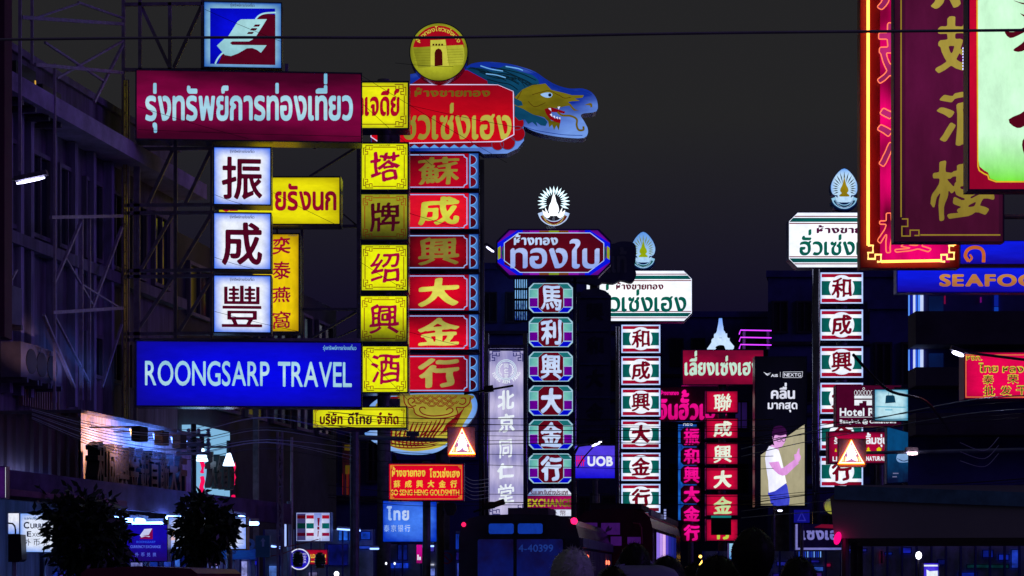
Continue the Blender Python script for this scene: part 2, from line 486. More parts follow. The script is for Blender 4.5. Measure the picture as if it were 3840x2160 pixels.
def fret(corner, sx, sy, z):
    """Key-pattern corner ornament in pixels: polylines from a corner point."""
    x, y = corner
    a = [(0, 1), (0, 0.25), (0.25, 0.25), (0.25, 0), (1, 0)]
    b = [(0.12, 0.9), (0.45, 0.9), (0.45, 0.62), (0.2, 0.62), (0.2, 0.38), (0.62, 0.38), (0.62, 0.12)]
    c = [(0.9, 0.12), (0.9, 0.45), (0.62, 0.45)]
    return [[(x + sx * p[0] * z, y + sy * p[1] * z) for p in l] for l in (a, b, c)]

def circle(cx, cy, r, n=40, ry=None, a0=0, a1=360):
    ry = ry or r
    k = n if a1 - a0 >= 360 else n + 1
    return [(cx + r * math.cos(R(a0 + (a1 - a0) * i / n)), cy - ry * math.sin(R(a0 + (a1 - a0) * i / n))) for i in range(k)]
# ================================================================== SIGNS
WHT = (190, 228, 238)
lw = lit(WHT, (120, 190, 225), 'blob', samp=False)
def add_case_back(): pass

ORD = ['topmost', 'second', 'third', 'fourth', 'fifth', 'lowest']
# ---- tower of the travel agency, at the left (36 m away)
DA = 36.0; YA = 4.0
small_ink = lit((40, 50, 70), samp=False)
maroon = lit((78, 5, 32), samp=False)
TRAVEL = 'รุ่งทรัพย์การท่องเที่ยว'
S = Sign('logo_sign', 768, 12, 1053, 254, DA, 'square open book logo lightbox on blue and maroon, topping the left tower', yaw=YA)
S.case(0.42, 4); S.panel(lit((165, 220, 228), (40, 100, 190), 'edge'))
S.poly('logo_ground', [[(789, 242), (1031, 242), (1031, 30), (789, 33)]], lit((10, 14, 225), (0, 5, 150), 'bowl', samp=False), 1)
def c2(p): return [(700 + x / 2.0125, y / 2.0125) for x, y in p]
S.poly('logo_hill', [c2([(240, 487), (668, 487), (668, 108), (600, 100), (560, 112), (400, 250), (300, 340), (272, 410)])], lit((82, 5, 30), samp=False), 2)
S.poly('logo_book', [c2([(410, 148), (605, 143), (525, 272), (495, 300), (470, 314), (345, 316), (328, 328), (345, 342), (603, 340), (560, 398), (530, 376), (495, 363), (455, 366), (390, 405), (335, 427), (290, 420), (268, 395), (230, 350), (285, 298), (318, 273), (385, 165)])], lit((170, 222, 228), (130, 190, 205), 'vb', samp=False), 3)
S.line('logo_swoosh', [c2(smooth_line([(218, 487), (235, 450), (262, 415), (290, 395)])), c2(smooth_line([(520, 146), (545, 118), (590, 99), (672, 92)]))], 6, lit((165, 220, 228), samp=False), 3)
S.poly('logo_mark', [c2(q) for q in ([(515, 186), (556, 184), (546, 201), (503, 203)], [(491, 214), (534, 213), (522, 230), (478, 231)], [(466, 243), (508, 242), (496, 258), (454, 259)])], lit((70, 5, 25), samp=False), 4)
S.text('lettering', TRAVEL, 864, 955, 25, 17, small_ink, 'sans', 1)

S = Sign('name_sign', 518, 272, 1352, 527, DA, 'long crimson lightbox with large white Thai lettering below the book logo sign', yaw=YA)
S.case(0.42, 5); S.panel(lit((152, 8, 76), (62, 4, 34), 'blob', nscale=1.6))
S.text('lettering', TRAVEL, 549, 1322, 455, 367, lw, 'bold', 1, rise=14)

for ch, y0, y1, cy0, cy1, wh in (('振', 556, 767, 588, 748, 'uppermost'), ('成', 802, 1009, 834, 995, 'middle'), ('豐', 1036, 1246, 1071, 1227, 'lowest')):
    S = Sign('character_sign', 805, y0, 1013, y1, DA, 'white square lightbox with dark character %s, %s of three under the crimson sign' % (ch, wh), group='white square signs of the travel agency', yaw=YA)
    S.case(0.42, 5); S.panel(lit((238, 244, 255), (56, 116, 245), 'edge', k=1.05, nscale=2, noise=.5))
    S.char(ch, 832, cy0, 983, cy1, maroon, 'heavy')
    S.text('lettering', TRAVEL, 862, 954, y0 + 17, y0 + 9, small_ink, 'sans')
S = Sign('name_sign', 518, 1284, 1352, 1523, DA, 'long blue lightbox reading ROONGSARP TRAVEL in pale capitals', yaw=YA)
S.case(0.42, 5); S.panel(lit((6, 8, 238), (14, 10, 150), 'bowl'))
S.text('lettering', 'ROONGSARP', 548, 1010, 1446, 1355, lw, 'sans', gap=0.075)
S.text('lettering', 'TRAVEL', 1042, 1318, 1448, 1355, lw, 'sans', gap=0.05)
S.text('lettering', TRAVEL, 1210, 1335, 1309, 1298, lw, 'sans')

# ---- yellow bird's-nest signs behind it
yel = lit((238, 228, 14), (190, 175, 10), 'edge', nscale=2)
crim = lit((185, 8, 48), (120, 6, 40), 'hr', samp=False)
S = Sign('name_sign', 822, 667, 1273, 840, 42, 'yellow lightbox with crimson Thai lettering half hidden behind the white squares')
S.case(0.5, 5); S.panel(yel)
S.text('lettering', 'ยรังนก', 1031, 1262, 786, 718, crim, 'bold'); S.text('lettering', 'ไท', 950, 1020, 786, 718, crim, 'bold')
S.line('lettering', [[(832, 782), (848, 790), (866, 782)], [(862, 787), (892, 787)]], 9, crim, 1)
S = Sign('column_sign', 948, 880, 1120, 1243, 42.5, 'narrow yellow vertical lightbox with four crimson brush characters beside the white squares')
S.case(0.5, 5); S.panel(lit((240, 205, 12), (170, 130, 10), 'edge', nscale=2))
for ch, y0, y1 in (('奕', 888, 955), ('泰', 980, 1048), ('燕', 1074, 1136), ('窩', 1166, 1234)):
    S.char(ch, 1022, y0, 1090, y1, crim, 'brush')
S.text('lettering', 'โอวัลตินทอง', 1080, 1116, 886, 881, small_ink, 'sans')

# ---- yellow column (46 m)
DD = 46.0
def yellow_panel(x0, y0, x1, y1, ch, lo, mode, label, dark=False):
    S = Sign('character_sign', x0, y0, x1, y1, DD, label, group='square panels of the yellow column')
    S.case(0.55, 6)
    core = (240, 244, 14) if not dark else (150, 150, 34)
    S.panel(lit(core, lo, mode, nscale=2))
    ink = lit((168, 6, 62) if not dark else (70, 5, 25), (60, 4, 30), mode, samp=False)
    brd = lit((150, 40, 20), (50, 30, 10), mode, samp=False)
    z = 36; m = 6; L_ = []
    for cx, cy, sx, sy in ((x0 + m, y0 + m, 1, 1), (x1 - m, y0 + m, -1, 1), (x0 + m, y1 - m, 1, -1), (x1 - m, y1 - m, -1, -1)):
        L_ += fret((cx, cy), sx, sy, z)
    S.line('corner_ornament', L_, 2.6, brd)
    S.line('border', [[(x0 + m + z, y0 + m + 6), (x1 - m - z, y0 + m + 6)], [(x0 + m + z, y1 - m - 6), (x1 - m - z, y1 - m - 6)], [(x0 + m + 6, y0 + m + z), (x0 + m + 6, y1 - m - z)], [(x1 - m - 6, y0 + m + z), (x1 - m - 6, y1 - m - z)]], 3, brd)
    w = x1 - x0
    S.char(ch, x0 + w * .18, y0 + w * .17, x1 - w * .16, y1 - w * .17, ink, 'brush')
    S.text('lettering', 'ตราเจดีย์', x0 + w * .38, x0 + w * .62, y0 + 8, y0 + 3, brd, 'sans')
    return S
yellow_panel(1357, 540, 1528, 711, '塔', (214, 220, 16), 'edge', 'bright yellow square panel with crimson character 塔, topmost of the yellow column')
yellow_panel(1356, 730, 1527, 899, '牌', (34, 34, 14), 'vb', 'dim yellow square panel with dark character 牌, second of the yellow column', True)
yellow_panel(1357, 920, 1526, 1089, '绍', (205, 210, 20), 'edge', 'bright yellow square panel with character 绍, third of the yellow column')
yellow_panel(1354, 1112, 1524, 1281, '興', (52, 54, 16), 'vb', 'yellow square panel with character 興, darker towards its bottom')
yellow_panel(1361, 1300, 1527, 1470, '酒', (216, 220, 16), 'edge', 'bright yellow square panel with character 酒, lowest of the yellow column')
S = Sign('name_sign', 1175, 311, 1529, 481, DD, 'yellow lightbox with crimson Thai lettering, tucked behind the end of the crimson sign')
S.case(0.55, 6); S.panel(lit((240, 238, 20), (185, 185, 20), 'edge', nscale=2))
S.text('lettering', 'ตราเจดีย์', 1263, 1498, 431, 364, lit((170, 6, 40), samp=False), 'nib2')
brd = lit((110, 45, 15), samp=False)
S.line('corner_ornament', fret((1522, 317), -1, 1, 42) + fret((1522, 475), -1, -1, 42), 3, brd)
S.line('border', [[(1180, 324), (1482, 324)], [(1180, 466), (1482, 466)], [(1516, 358), (1516, 434)]], 3, brd)
S = Sign('name_sign', 1175, 1529, 1523, 1603, DD - 0.3, 'low yellow lightbox with dark red Thai company name under the blue sign')
S.case(0.5, 5); S.panel(lit((236, 236, 25), (175, 175, 25), 'edge', nscale=2))
S.text('lettering', 'บริษัท', 1199, 1285, 1590, 1561, lit((80, 8, 20), samp=False), 'nib2')
S.text('lettering', 'ดีไทย', 1304, 1394, 1590, 1561, lit((60, 8, 30), samp=False), 'nib2')
S.text('lettering', 'จำกัด', 1413, 1495, 1590, 1561, lit((110, 8, 20), samp=False), 'nib2')
S.line('border', [[(1187, 1537), (1507, 1537)], [(1187, 1596), (1507, 1596)], [(1183, 1549), (1183, 1585)], [(1514, 1549), (1514, 1585)]], 2, brd)
S.line('corner_ornament', [l for a, b, sx, sy in ((1180, 1534, 1, 1), (1518, 1534, -1, 1), (1180, 1599, 1, -1), (1518, 1599, -1, -1)) for l in fret((a, b), sx, sy, 14)], 1.6, brd)

# ---- red gold-shop column with the dragon (50 m)
DE = 50.0
bl = lit((120, 180, 255), samp=False)
def red_panel(y0, y1, ch, mode, core, lo, goldc, label):
    S = Sign('character_sign', 1535, y0, 1794, y1, DE, label, group='red panels of the gold shop column')
    S.case(0.5, 4, mat=DARKCASE)
    S.panel(lit(core, lo, mode, nscale=2.5), pts=S.rect(x1=1757), name='panel')
    w = 5; X1 = 1756; n = 12
    b = [(1540, y0 + w), (X1 - n - w, y0 + w)] + [(X1 - w - n + n * math.sin(R(t)), y0 + w + n - n * math.cos(R(t)) + 0) for t in (30, 60)][:0]
    nt_ = [(X1 - w - n, y0 + w), (X1 - w - n * .8, y0 + w + n * .6), (X1 - w - n * .3, y0 + w + n * .9), (X1 - w, y0 + w + n), (X1 - w, y1 - w - n), (X1 - w - n * .3, y1 - w - n * .9), (X1 - w - n * .8, y1 - w - n * .6), (X1 - w - n, y1 - w)]
    S.line('border', [[(1537, y0 + w)] + nt_ + [(1537, y1 - w)]], 3.2, lit((150, 190, 255), samp=False))
    S.panel(lit((90, 155, 215), (30, 70, 160), 'edge', nscale=2), pts=S.rect(x0=1759), name='scallop_panel')
    hs = (y1 - y0 - 6) / 3.0
    arcs = [[(1763, cy - hs * .47)] + [(1763 + 24 * math.cos(R(a)), cy - hs * .46 * math.sin(R(a))) for a in range(80, -81, -16)] + [(1763, cy + hs * .47)] for cy in [y0 + 3 + hs * (i + .5) for i in range(3)]]
    S.poly('scallop', arcs, lit((110, 8, 30), (50, 5, 20), mode, samp=False), 1)
    S.line('scallop_edge', arcs, 2.6, bl, 2, True)
    S.char(ch, 1568, y0 + 12, 1722, y1 - 14, lit(goldc, tuple(int(v * .55) for v in goldc), mode, samp=False), 'brush2')
    return S
red_panel(576, 707, '蘇', 'tl', (185, 4, 34), (52, 4, 16), (150, 138, 52), 'dim red panel with murky gold character 蘇 just under the dragon sign')
red_panel(725, 859, '成', 'bowl', (240, 20, 40), (210, 15, 45), (225, 225, 75), 'bright red panel with gold character 成 in the dragon column')
red_panel(879, 1009, '興', 'bowl', (160, 6, 26), (52, 4, 16), (138, 126, 52), 'dark red panel with brownish gold character 興 in the dragon column')
red_panel(1030, 1165, '大', 'bowl', (225, 6, 38), (120, 5, 28), (235, 230, 95), 'red panel with pale gold character 大 in the dragon column')
red_panel(1180, 1311, '金', 'vt', (222, 6, 38), (84, 4, 22), (225, 220, 100), 'red panel with gold character 金, darker towards the top')
red_panel(1332, 1469, '行', 'hr', (200, 8, 38), (80, 5, 24), (185, 175, 90), 'red panel with gold character 行, lowest of the dragon column')

# dragon sign
def c3(p): return [(1300 + x / 2.0125, y / 2.0125) for x, y in p]
S = Sign('dragon_sign', 1388, 232, 2242, 578, DE, 'red name sign shaped as a blue and gold dragon with open jaws')
body = c3(smooth_line([(885, 520), (940, 482), (1050, 466), (1200, 478), (1320, 505), (1420, 540), (1500, 595), (1580, 640), (1680, 668), (1780, 668), (1850, 698), (1890, 760), (1886, 838), (1790, 855), (1768, 875), (1795, 920), (1822, 985), (1790, 1040), (1640, 1036), (1500, 1015), (1400, 985), (1335, 950)], 3)) + c3([(1338, 1060), (1290, 1120), (1210, 1158), (1030, 1162), (1000, 1140), (250, 1140), (185, 1100), (180, 640), (480, 640), (480, 560), (600, 540), (880, 530)])
S.case(0.5, outline=body, mat=paint((0.02, 0.05, 0.25), 0.4, 0.3))
S.panel(lit((118, 160, 240), (16, 44, 150), 'head', noise=.9, nscale=6), pts=body)
S.poly('red_ground', [c3([(190, 1110), (1010, 1110), (1200, 1110), (1330, 1000), (1320, 900), (1262, 690), (1150, 640), (1065, 640), (1060, 610), (910, 530), (600, 560), (480, 640), (180, 640)])], lit((150, 6, 30), (80, 5, 25), 'hl', samp=False), 1)
S.poly('scallop', [c3(circle(*q)) for q in ((1285, 930, 52), (1290, 1010, 56), (1215, 1075, 56), (1140, 1090, 45))], lit((150, 6, 22), samp=False), 2)
S.line('scallop_edge', [c3(circle(*q)) for q in ((1285, 930, 52), (1290, 1010, 56), (1215, 1075, 56), (1140, 1090, 45))], 2, lit((20, 70, 110), samp=False), 3, True)
S.poly('wave', [c3([(x, 1128)] + [(x + 75 * math.cos(R(a)) * .5 + 37, 1128 - 30 * math.sin(R(a))) for a in range(180, -1, -20)][::-1] + [(x, 1128)]) for x in ()] or [c3([(250 + 75 * i, 1118), (287 + 75 * i, 1092), (325 + 75 * i, 1118)]) for i in range(10)], lit((90, 160, 235), samp=False), 2)
octo = c3([(184, 640), (1142, 641), (1258, 690), (1262, 1018), (1166, 1070), (480, 1082), (255, 1082), (184, 1035)])
S.poly('name_panel', [octo], lit((205, 8, 28), (85, 5, 25), 'vt', nscale=4), 4)
S.line('name_border', [octo], 3.4, lit((225, 215, 255), samp=False), 5, True)
S.text('lettering', 'ห้างขายทอง', 1555, 1838, 362, 341, lit((112, 88, 22), samp=False), 'nib2', 5)
S.text('lettering', 'โซวเซ่งเฮง', 1462, 1918, 519, 434, lit((214, 208, 88), (110, 100, 28), 'hl', samp=False), 'nibm', 5)
teal = lit((14, 70, 104), (6, 26, 50), 'hl', noise=.8, nscale=9, samp=False)
S.poly('mane', [c3([(895, 518), (1000, 512), (1100, 535), (1190, 500), (1300, 538), (1400, 568), (1445, 605), (1455, 640), (1380, 652), (1330, 690), (1272, 745), (1258, 690), (1142, 641), (1065, 638), (1060, 610), (960, 552)])], teal, 6)
dk = lit((8, 28, 40), samp=False)
S.line('mane_stroke', [c3(smooth_line(q)) for q in ([(960, 520), (1080, 560), (1200, 560), (1330, 600)], [(1000, 545), (1120, 590), (1220, 600), (1300, 640)], [(1090, 510), (1200, 530), (1320, 560), (1430, 610)], [(1060, 600), (1150, 625), (1230, 640), (1290, 680)], [(1150, 520), (1260, 570), (1350, 610), (1400, 640)], [(920, 515), (1010, 535), (1080, 580)])], 3.5, dk, 7)
_rm = random.Random(4)
ms = []
for i in range(16):
    x0, y0 = 930 + i * 26, 512 + i * 7 + _rm.uniform(-6, 10); L2 = _rm.uniform(110, 200)
    ms.append(c3(smooth_line([(x0, y0), (x0 + L2 * .35, y0 + _rm.uniform(-6, 26)), (x0 + L2 * .7, y0 + _rm.uniform(14, 46)), (x0 + L2, y0 + _rm.uniform(30, 80))])))
S.line('mane_stroke', ms, 2.4, dk, 7)
S.line('back_line', [c3(smooth_line([(1200, 488), (1330, 520), (1430, 560), (1510, 615), (1590, 660), (1690, 690), (1790, 692), (1850, 720)])), c3(smooth_line([(1345, 960), (1420, 985), (1520, 1003), (1640, 1020), (1780, 1025)]))] + [c3([(1440 + i * 38, 575 + i * 22), (1452 + i * 38, 600 + i * 20)]) for i in range(5)], 2.2, lit((16, 40, 130), samp=False), 7)
S.line('mane_highlight', [c3(smooth_line(q)) for q in ([(1010, 500), (1090, 525), (1180, 540)], [(1050, 560), (1130, 570), (1200, 590)], [(1200, 505), (1290, 520), (1330, 535)])], 4, lit((110, 175, 230), samp=False), 8)
face = c3([(1325, 680), (1400, 646), (1500, 634), (1545, 682), (1640, 705), (1700, 722), (1790, 722), (1778, 742), (1720, 748), (1760, 765), (1700, 768), (1672, 775), (1700, 800), (1650, 805), (1590, 822), (1545, 815), (1500, 828), (1510, 870), (1545, 915), (1612, 925), (1600, 988), (1583, 950), (1565, 985), (1550, 945), (1528, 965), (1520, 920), (1490, 890), (1420, 872), (1350, 850), (1290, 842), (1268, 800), (1268, 740)])
S.poly('face', [face], lit((118, 108, 20), (58, 52, 8), 'vb', noise=1.4, nscale=9, samp=False), 9)
S.poly('beard', [c3([(1268, 800), (1330, 825), (1400, 865), (1495, 900), (1515, 925), (1500, 955), (1465, 950), (1430, 925), (1440, 960), (1400, 925), (1370, 940), (1345, 905), (1300, 915), (1266, 880)]), c3([(1262, 740), (1320, 770), (1330, 800), (1290, 805), (1262, 790)])], teal, 10)
S.poly('mouth', [c3([(1492, 828), (1540, 813), (1600, 832), (1650, 848), (1640, 862), (1590, 852), (1545, 850), (1540, 870), (1565, 895), (1615, 905), (1612, 935), (1575, 925), (1535, 905), (1505, 865)])], lit((130, 6, 18), samp=False), 11)
S.poly('tooth', [c3(q) for q in ([(1520, 822), (1540, 820), (1545, 845)], [(1590, 812), (1612, 808), (1600, 832)], [(1532, 868), (1548, 862), (1552, 888)], [(1556, 880), (1572, 878), (1572, 900)], [(1578, 890), (1592, 885), (1594, 905)], [(1598, 893), (1612, 890), (1612, 908)])], lit((225, 230, 255), samp=False), 12)
S.poly('eye', [c3(smooth_line([(1462, 718), (1500, 704), (1540, 705), (1553, 722), (1535, 740), (1500, 740)], 3, True))], lit((150, 190, 240), samp=False), 11)
S.poly('pupil', [c3(circle(1533, 722, 13, 16))], lit((8, 15, 45), samp=False), 12)
S.line('whisker', [c3(smooth_line(q)) for q in ([(1590, 850), (1625, 875), (1690, 880), (1735, 905), (1735, 950), (1750, 985), (1785, 985), (1785, 958)], [(1680, 790), (1720, 835), (1770, 845), (1790, 810), (1840, 790), (1845, 815)])], 7.5, lit((105, 90, 18), samp=False), 12)
S.line('face_stroke', [c3(smooth_line(q)) for q in ([(1400, 720), (1470, 700), (1530, 690), (1600, 725)], [(1370, 770), (1420, 810), (1500, 780)], [(1600, 720), (1640, 745), (1690, 740)], [(1320, 690), (1300, 730), (1280, 760)])], 2.2, lit((70, 40, 8), samp=False), 12)

# round badge above the dragon
S = Sign('round_sign', 1537, 86, 1754, 303, DE - 0.4, 'round yellow lightbox picturing a city gate under a red arc of Thai lettering')
cc = (1645.5, 194.5)
S.case(0.5, outline=circle(*cc, 111, 48)); S.panel(lit((196, 200, 48), (95, 98, 18), 'bowl', nscale=3), pts=circle(*cc, 107, 48))
r_ = 98
S.poly('red_arc', [[(cc[0] + r_ * math.cos(R(a)), cc[1] - r_ * math.sin(R(a))) for a in range(10, 171, 8)]], lit((165, 8, 30), samp=False), 1)
yy = lit((205, 200, 70), samp=False)
mbx = MB(); txt = 'ห้างทองโซวเซ่งเฮง'; lo, w_, H_ = layout(txt, 'sans')
for grp in group_loops(lo):
    mbx.flat([s_ for s_ in [S.Ls([(cc[0] + (84 - 0 + (b - .28) * 22) * math.cos(R(155 - a / w_ * 130)), cc[1] - (84 + (b - .28) * 22) * math.sin(R(155 - a / w_ * 130))) for a, b in l]) for l in grp]], -0.012)
S.put('lettering', mbx, yy)
S.poly('city_wall', [c3([(500, 362), (632, 352), (632, 508), (540, 512)]), c3([(752, 347), (880, 340), (890, 420), (878, 490), (772, 498)])], lit((176, 178, 52), (120, 122, 25), 'hl', samp=False), 3)
S.poly('gate_tower', [c3([(632, 305), (746, 300), (774, 497), (632, 507)])], lit((200, 198, 70), samp=False), 4)
S.poly('gate', [c3([(664, 502), (664, 400), (674, 378), (692, 368), (712, 376), (722, 398), (724, 496)])] + [c3([(x, 333), (x + 14, 332), (x + 14, 346), (x, 347)]) for x in (648, 670, 692, 714)], lit((72, 10, 12), samp=False), 5)
S.line('stone_joint', [c3([(510, y), (630, y - 2)]) for y in (380, 400, 420, 440, 460, 480)] + [c3([(758, y - 3), (880, y - 8)]) for y in (380, 400, 420, 440, 460, 480)] + [c3([(632, 350), (750, 346)]), c3([(632, 305), (632, 507)]), c3([(746, 300), (774, 497)])], 1.0, lit((110, 105, 20), samp=False), 5)

# dragon tail drum under the column
def cg(p): return [(1340 + x / 3.7154, 1440 + y / 3.7154) for x, y in p]
S = Sign('tail_sign', 1366, 1474, 1790, 1709, DE, 'rounded lightbox with gold scales and red outlined strands below the dragon column')
out_ = cg(smooth_line([(100, 690), (180, 640), (230, 480), (170, 330), (200, 270), (300, 200), (420, 160), (600, 140), (900, 128), (1300, 125), (1580, 132), (1650, 200), (1672, 300), (1645, 420), (1570, 530), (1480, 620), (1380, 740), (1240, 870), (1100, 950), (900, 985), (650, 975), (450, 930), (330, 870), (200, 790)], 4, True))
S.case(0.4, outline=out_, mat=DARKCASE); S.panel(lit((185, 215, 255), (80, 140, 225), 'bowl', nscale=3), pts=out_)
gb = cg(smooth_line([(300, 640), (300, 500), (240, 400), (265, 275), (360, 235), (420, 205), (520, 180), (640, 150), (900, 145), (1300, 142), (1560, 150), (1585, 230), (1600, 330), (1560, 430), (1480, 560), (1420, 680), (1240, 830), (1100, 895), (850, 935), (650, 925), (480, 870), (360, 760)], 4, True))
S.poly('gold_body', [gb], lit((190, 176, 60), (112, 102, 30), 'vt', noise=1.2, nscale=5, samp=False), 1)
ink = lit((118, 12, 22), samp=False)
strands = []
for i in range(13):
    t = i / 12.0
    a = (470 + 760 * t, 470 + 60 * math.sin(t * 3.1)); b = (330 + 640 * t, 640 + 160 * math.sin(t * 2.2 + .4)); c = (430 + 780 * t * .85, 860 + 50 * math.sin(t * 3.1) - 60 * t)
    if i % 2: strands.append(([a, ((a[0] + b[0]) / 2 + 30, (a[1] + b[1]) / 2 + 20), b], 2.5))
    strands.append(([a, (a[0] - 40, a[1] + 90), (b[0] + 90, b[1] + 20), c], 3.6))
for i in range(7):
    strands.append(([(1490 - i * 22, 330 + i * 25), (1440 - i * 30, 420 + i * 22), (1380 - i * 30, 540 + i * 18), (1330 - i * 34, 640 + i * 14)], 2.6))
for i in range(6):
    strands.append(([(300 + i * 10, 280 - i * 6), (420, 262 - i * 12), (520, 225 - i * 8), (600, 165 + i * 6)], 3.2))
for i in range(4):
    strands.append(([(350 + i * 22, 690 + i * 46), (500, 740 + i * 44), (720, 790 + i * 34), (980, 800 + i * 26), (1200 - i * 30, 760 + i * 30)], 2.8))
mb = MB()
for q, w in strands:
    nq = smooth_line(q, 5)
    for l in strip(cg(nq), [w * 1.25 * (.35 + 1.1 * math.sin(math.pi * (i_ + .6) / (len(nq) + .2))) for i_ in range(len(nq))]): mb.flat([S.Ls(l)], -0.012)
S.put('strand', mb, ink)
S.poly('collar', [cg(smooth_line([(650, 150), (1560, 150), (1575, 240), (1540, 320), (1420, 350), (1400, 420), (1300, 460), (1150, 480), (1000, 478), (850, 440), (780, 360), (700, 320), (655, 250)], 4, True))], lit((172, 160, 56), (120, 110, 34), 'bowl', noise=1., samp=False), 3)
S.line('collar_edge', [cg(smooth_line([(650, 150), (655, 250), (700, 320), (780, 335), (800, 400), (850, 440), (1000, 478), (1150, 480), (1300, 460), (1400, 420), (1380, 330), (1480, 330), (1560, 270), (1575, 180)], 4)), cg(smooth_line([(760, 270), (800, 230), (760, 195), (715, 215), (712, 260), (760, 310), (820, 300)], 4)), cg(smooth_line([(1440, 200), (1500, 200), (1510, 250), (1470, 285), (1420, 270)], 4)), cg(smooth_line([(950, 350), (930, 325), (880, 330), (870, 370), (920, 420), (1030, 445), (1160, 440), (1270, 420), (1330, 380), (1320, 340), (1270, 335), (1240, 365)], 4))], 4.2, ink, 4)
sc_l = []
for r in range(4):
    for i in range(5 - r % 2):
        cx = 830 + i * 125 + (r % 2) * 62 + (0 if r < 2 else 20); cy = 160 + r * 38
        if r == 3 and i in (0, 4): continue
        for rr in (58, 38): sc_l.append(cg([(cx + rr * math.cos(R(a)), cy + rr * .75 * math.sin(R(a))) for a in range(0, 181, 20)]))
S.line('scale_edge', sc_l, 2.4, ink, 5)

# ---- small red goldsmith sign and the blue bank sign under it
S = Sign('name_sign', 1459, 1740, 1737, 1876, 44, 'red lightbox with yellow lettering SO SENG HENG GOLDSMITH')
S.case(0.35, 4, mat=DARKCASE); S.panel(lit((232, 4, 42), (190, 4, 40), 'edge', nscale=2))
yl = lit((240, 205, 70), samp=False)
S.text('lettering', 'ห้างขายทอง', 1470, 1595, 1786, 1764, yl, 'nib2'); S.text('lettering', 'โซวเซ่งเฮง', 1611, 1724, 1789, 1767, yl, 'nib2')
for i, ch in enumerate('蘇成興大金行'): S.char(ch, 1476 + i * 42.5, 1801, 1501 + i * 42.5, 1829, yl, 'brush2')
S.text('lettering', 'SO SENG HENG GOLDSMITH', 1467, 1722, 1857, 1836, yl, 'sans')
S.line('border', [S.rect(1465, 1745, 1731, 1871)], 2.2, lit((220, 140, 40), samp=False), 1, True)
S.line('corner_ornament', [l for a, b, sx, sy in ((1465, 1745, 1, 1), (1731, 1745, -1, 1), (1465, 1871, 1, -1), (1731, 1871, -1, -1)) for l in fret((a, b), sx, sy, 13)], 1.6, lit((220, 150, 40), samp=False), 2)
S = Sign('bank_sign', 1437, 1879, 1637, 2031, 45.5, 'sky blue bank lightbox with white Thai and Chinese name under the red goldsmith sign')
S.case(0.35, 4, mat=DARKCASE); S.panel(lit((70, 130, 250), (5, 50, 190), 'bowl', noise=.9, nscale=2.5))
wt = lit((225, 235, 255), (140, 180, 250), 'hl', samp=False)
S.text('lettering', 'ไทย', 1450, 1534, 1949, 1915, wt, 'heavy', gap=.12)
for i, ch in enumerate('泰京银行'): S.char(ch, 1440 + i * 26, 1968, 1460 + i * 26, 1994, wt, 'sans')

# ---- pale vertical sign 北京同仁堂 (56 m)
S = Sign('column_sign', 1836, 1316, 1962, 1930, 56, 'tall pale lilac vertical lightbox with TONG REN TANG curved under a ring')
S.case(0.4, 6, mat=paint((0.10, 0.12, 0.35), 0.35, 0.6)); S.panel(lit((204, 196, 232), (118, 116, 180), 'bands', noise=1.1, nscale=4))
iw = lit((238, 246, 255), samp=False)
for ch, x0, x1, y0, y1 in (('北', 1866, 1928, 1463, 1537), ('京', 1868, 1930, 1551, 1622), ('同', 1872, 1921, 1645, 1720), ('仁', 1864, 1927, 1737, 1797), ('堂', 1866, 1928, 1815, 1889)):
    S.char(ch, x0, y0, x1, y1, iw, 'brush2')
S.line('ring', [circle(1898, 1387, 38), circle(1898, 1387, 33)], 2.2, lit((215, 240, 250), samp=False), 1, True)
for i, ch in enumerate('同仁堂'): S.char(ch, 1890, 1364 + i * 19, 1906, 1380 + i * 19, iw, 'bold')
S.line('wreath', [[(1898 + sx * r * math.cos(R(a)), 1387 - r * math.sin(R(a))) for a in range(-50, 61, 10) for r in (24 + (a // 10 % 2) * 4,)] for sx in (-1, 1)], 2.5, iw)
mbx = MB(); lo, w_, H_ = layout('TONG  REN  TANG', 'serif')
for grp in group_loops(lo):
    mbx.flat([S.Ls([(1898 + (56 - b * 17) * math.cos(R(196 + a / w_ * 148)), 1382 - (56 - b * 17) * math.sin(R(196 + a / w_ * 148))) for a, b in l]) for l in grp], -0.012)
S.put('lettering', mbx, iw)
nv = lit((28, 30, 105), samp=False)
S.line('corner_ornament', [l for a, b, sx, sy in ((1838, 1318, 1, 1), (1960, 1318, -1, 1), (1838, 1928, 1, -1), (1960, 1928, -1, -1)) for l in fret((a, b), sx, sy, 38)], 3.2, nv)

# ---- column with the octagonal name sign (60 m)
DJ = 60.0
S = Sign('name_sign', 1866, 864, 2287, 1032, DJ, 'stretched octagonal lightbox with pale Thai name on maroon and purple blue corners')
S.case(0.45, 5, 46, mat=paint((0.12, 0.05, 0.4), 0.4, 0.5)); S.panel(lit((125, 12, 170), (80, 8, 120), 'edge', nscale=3), c=46)
cw = lit((190, 215, 255), samp=False)
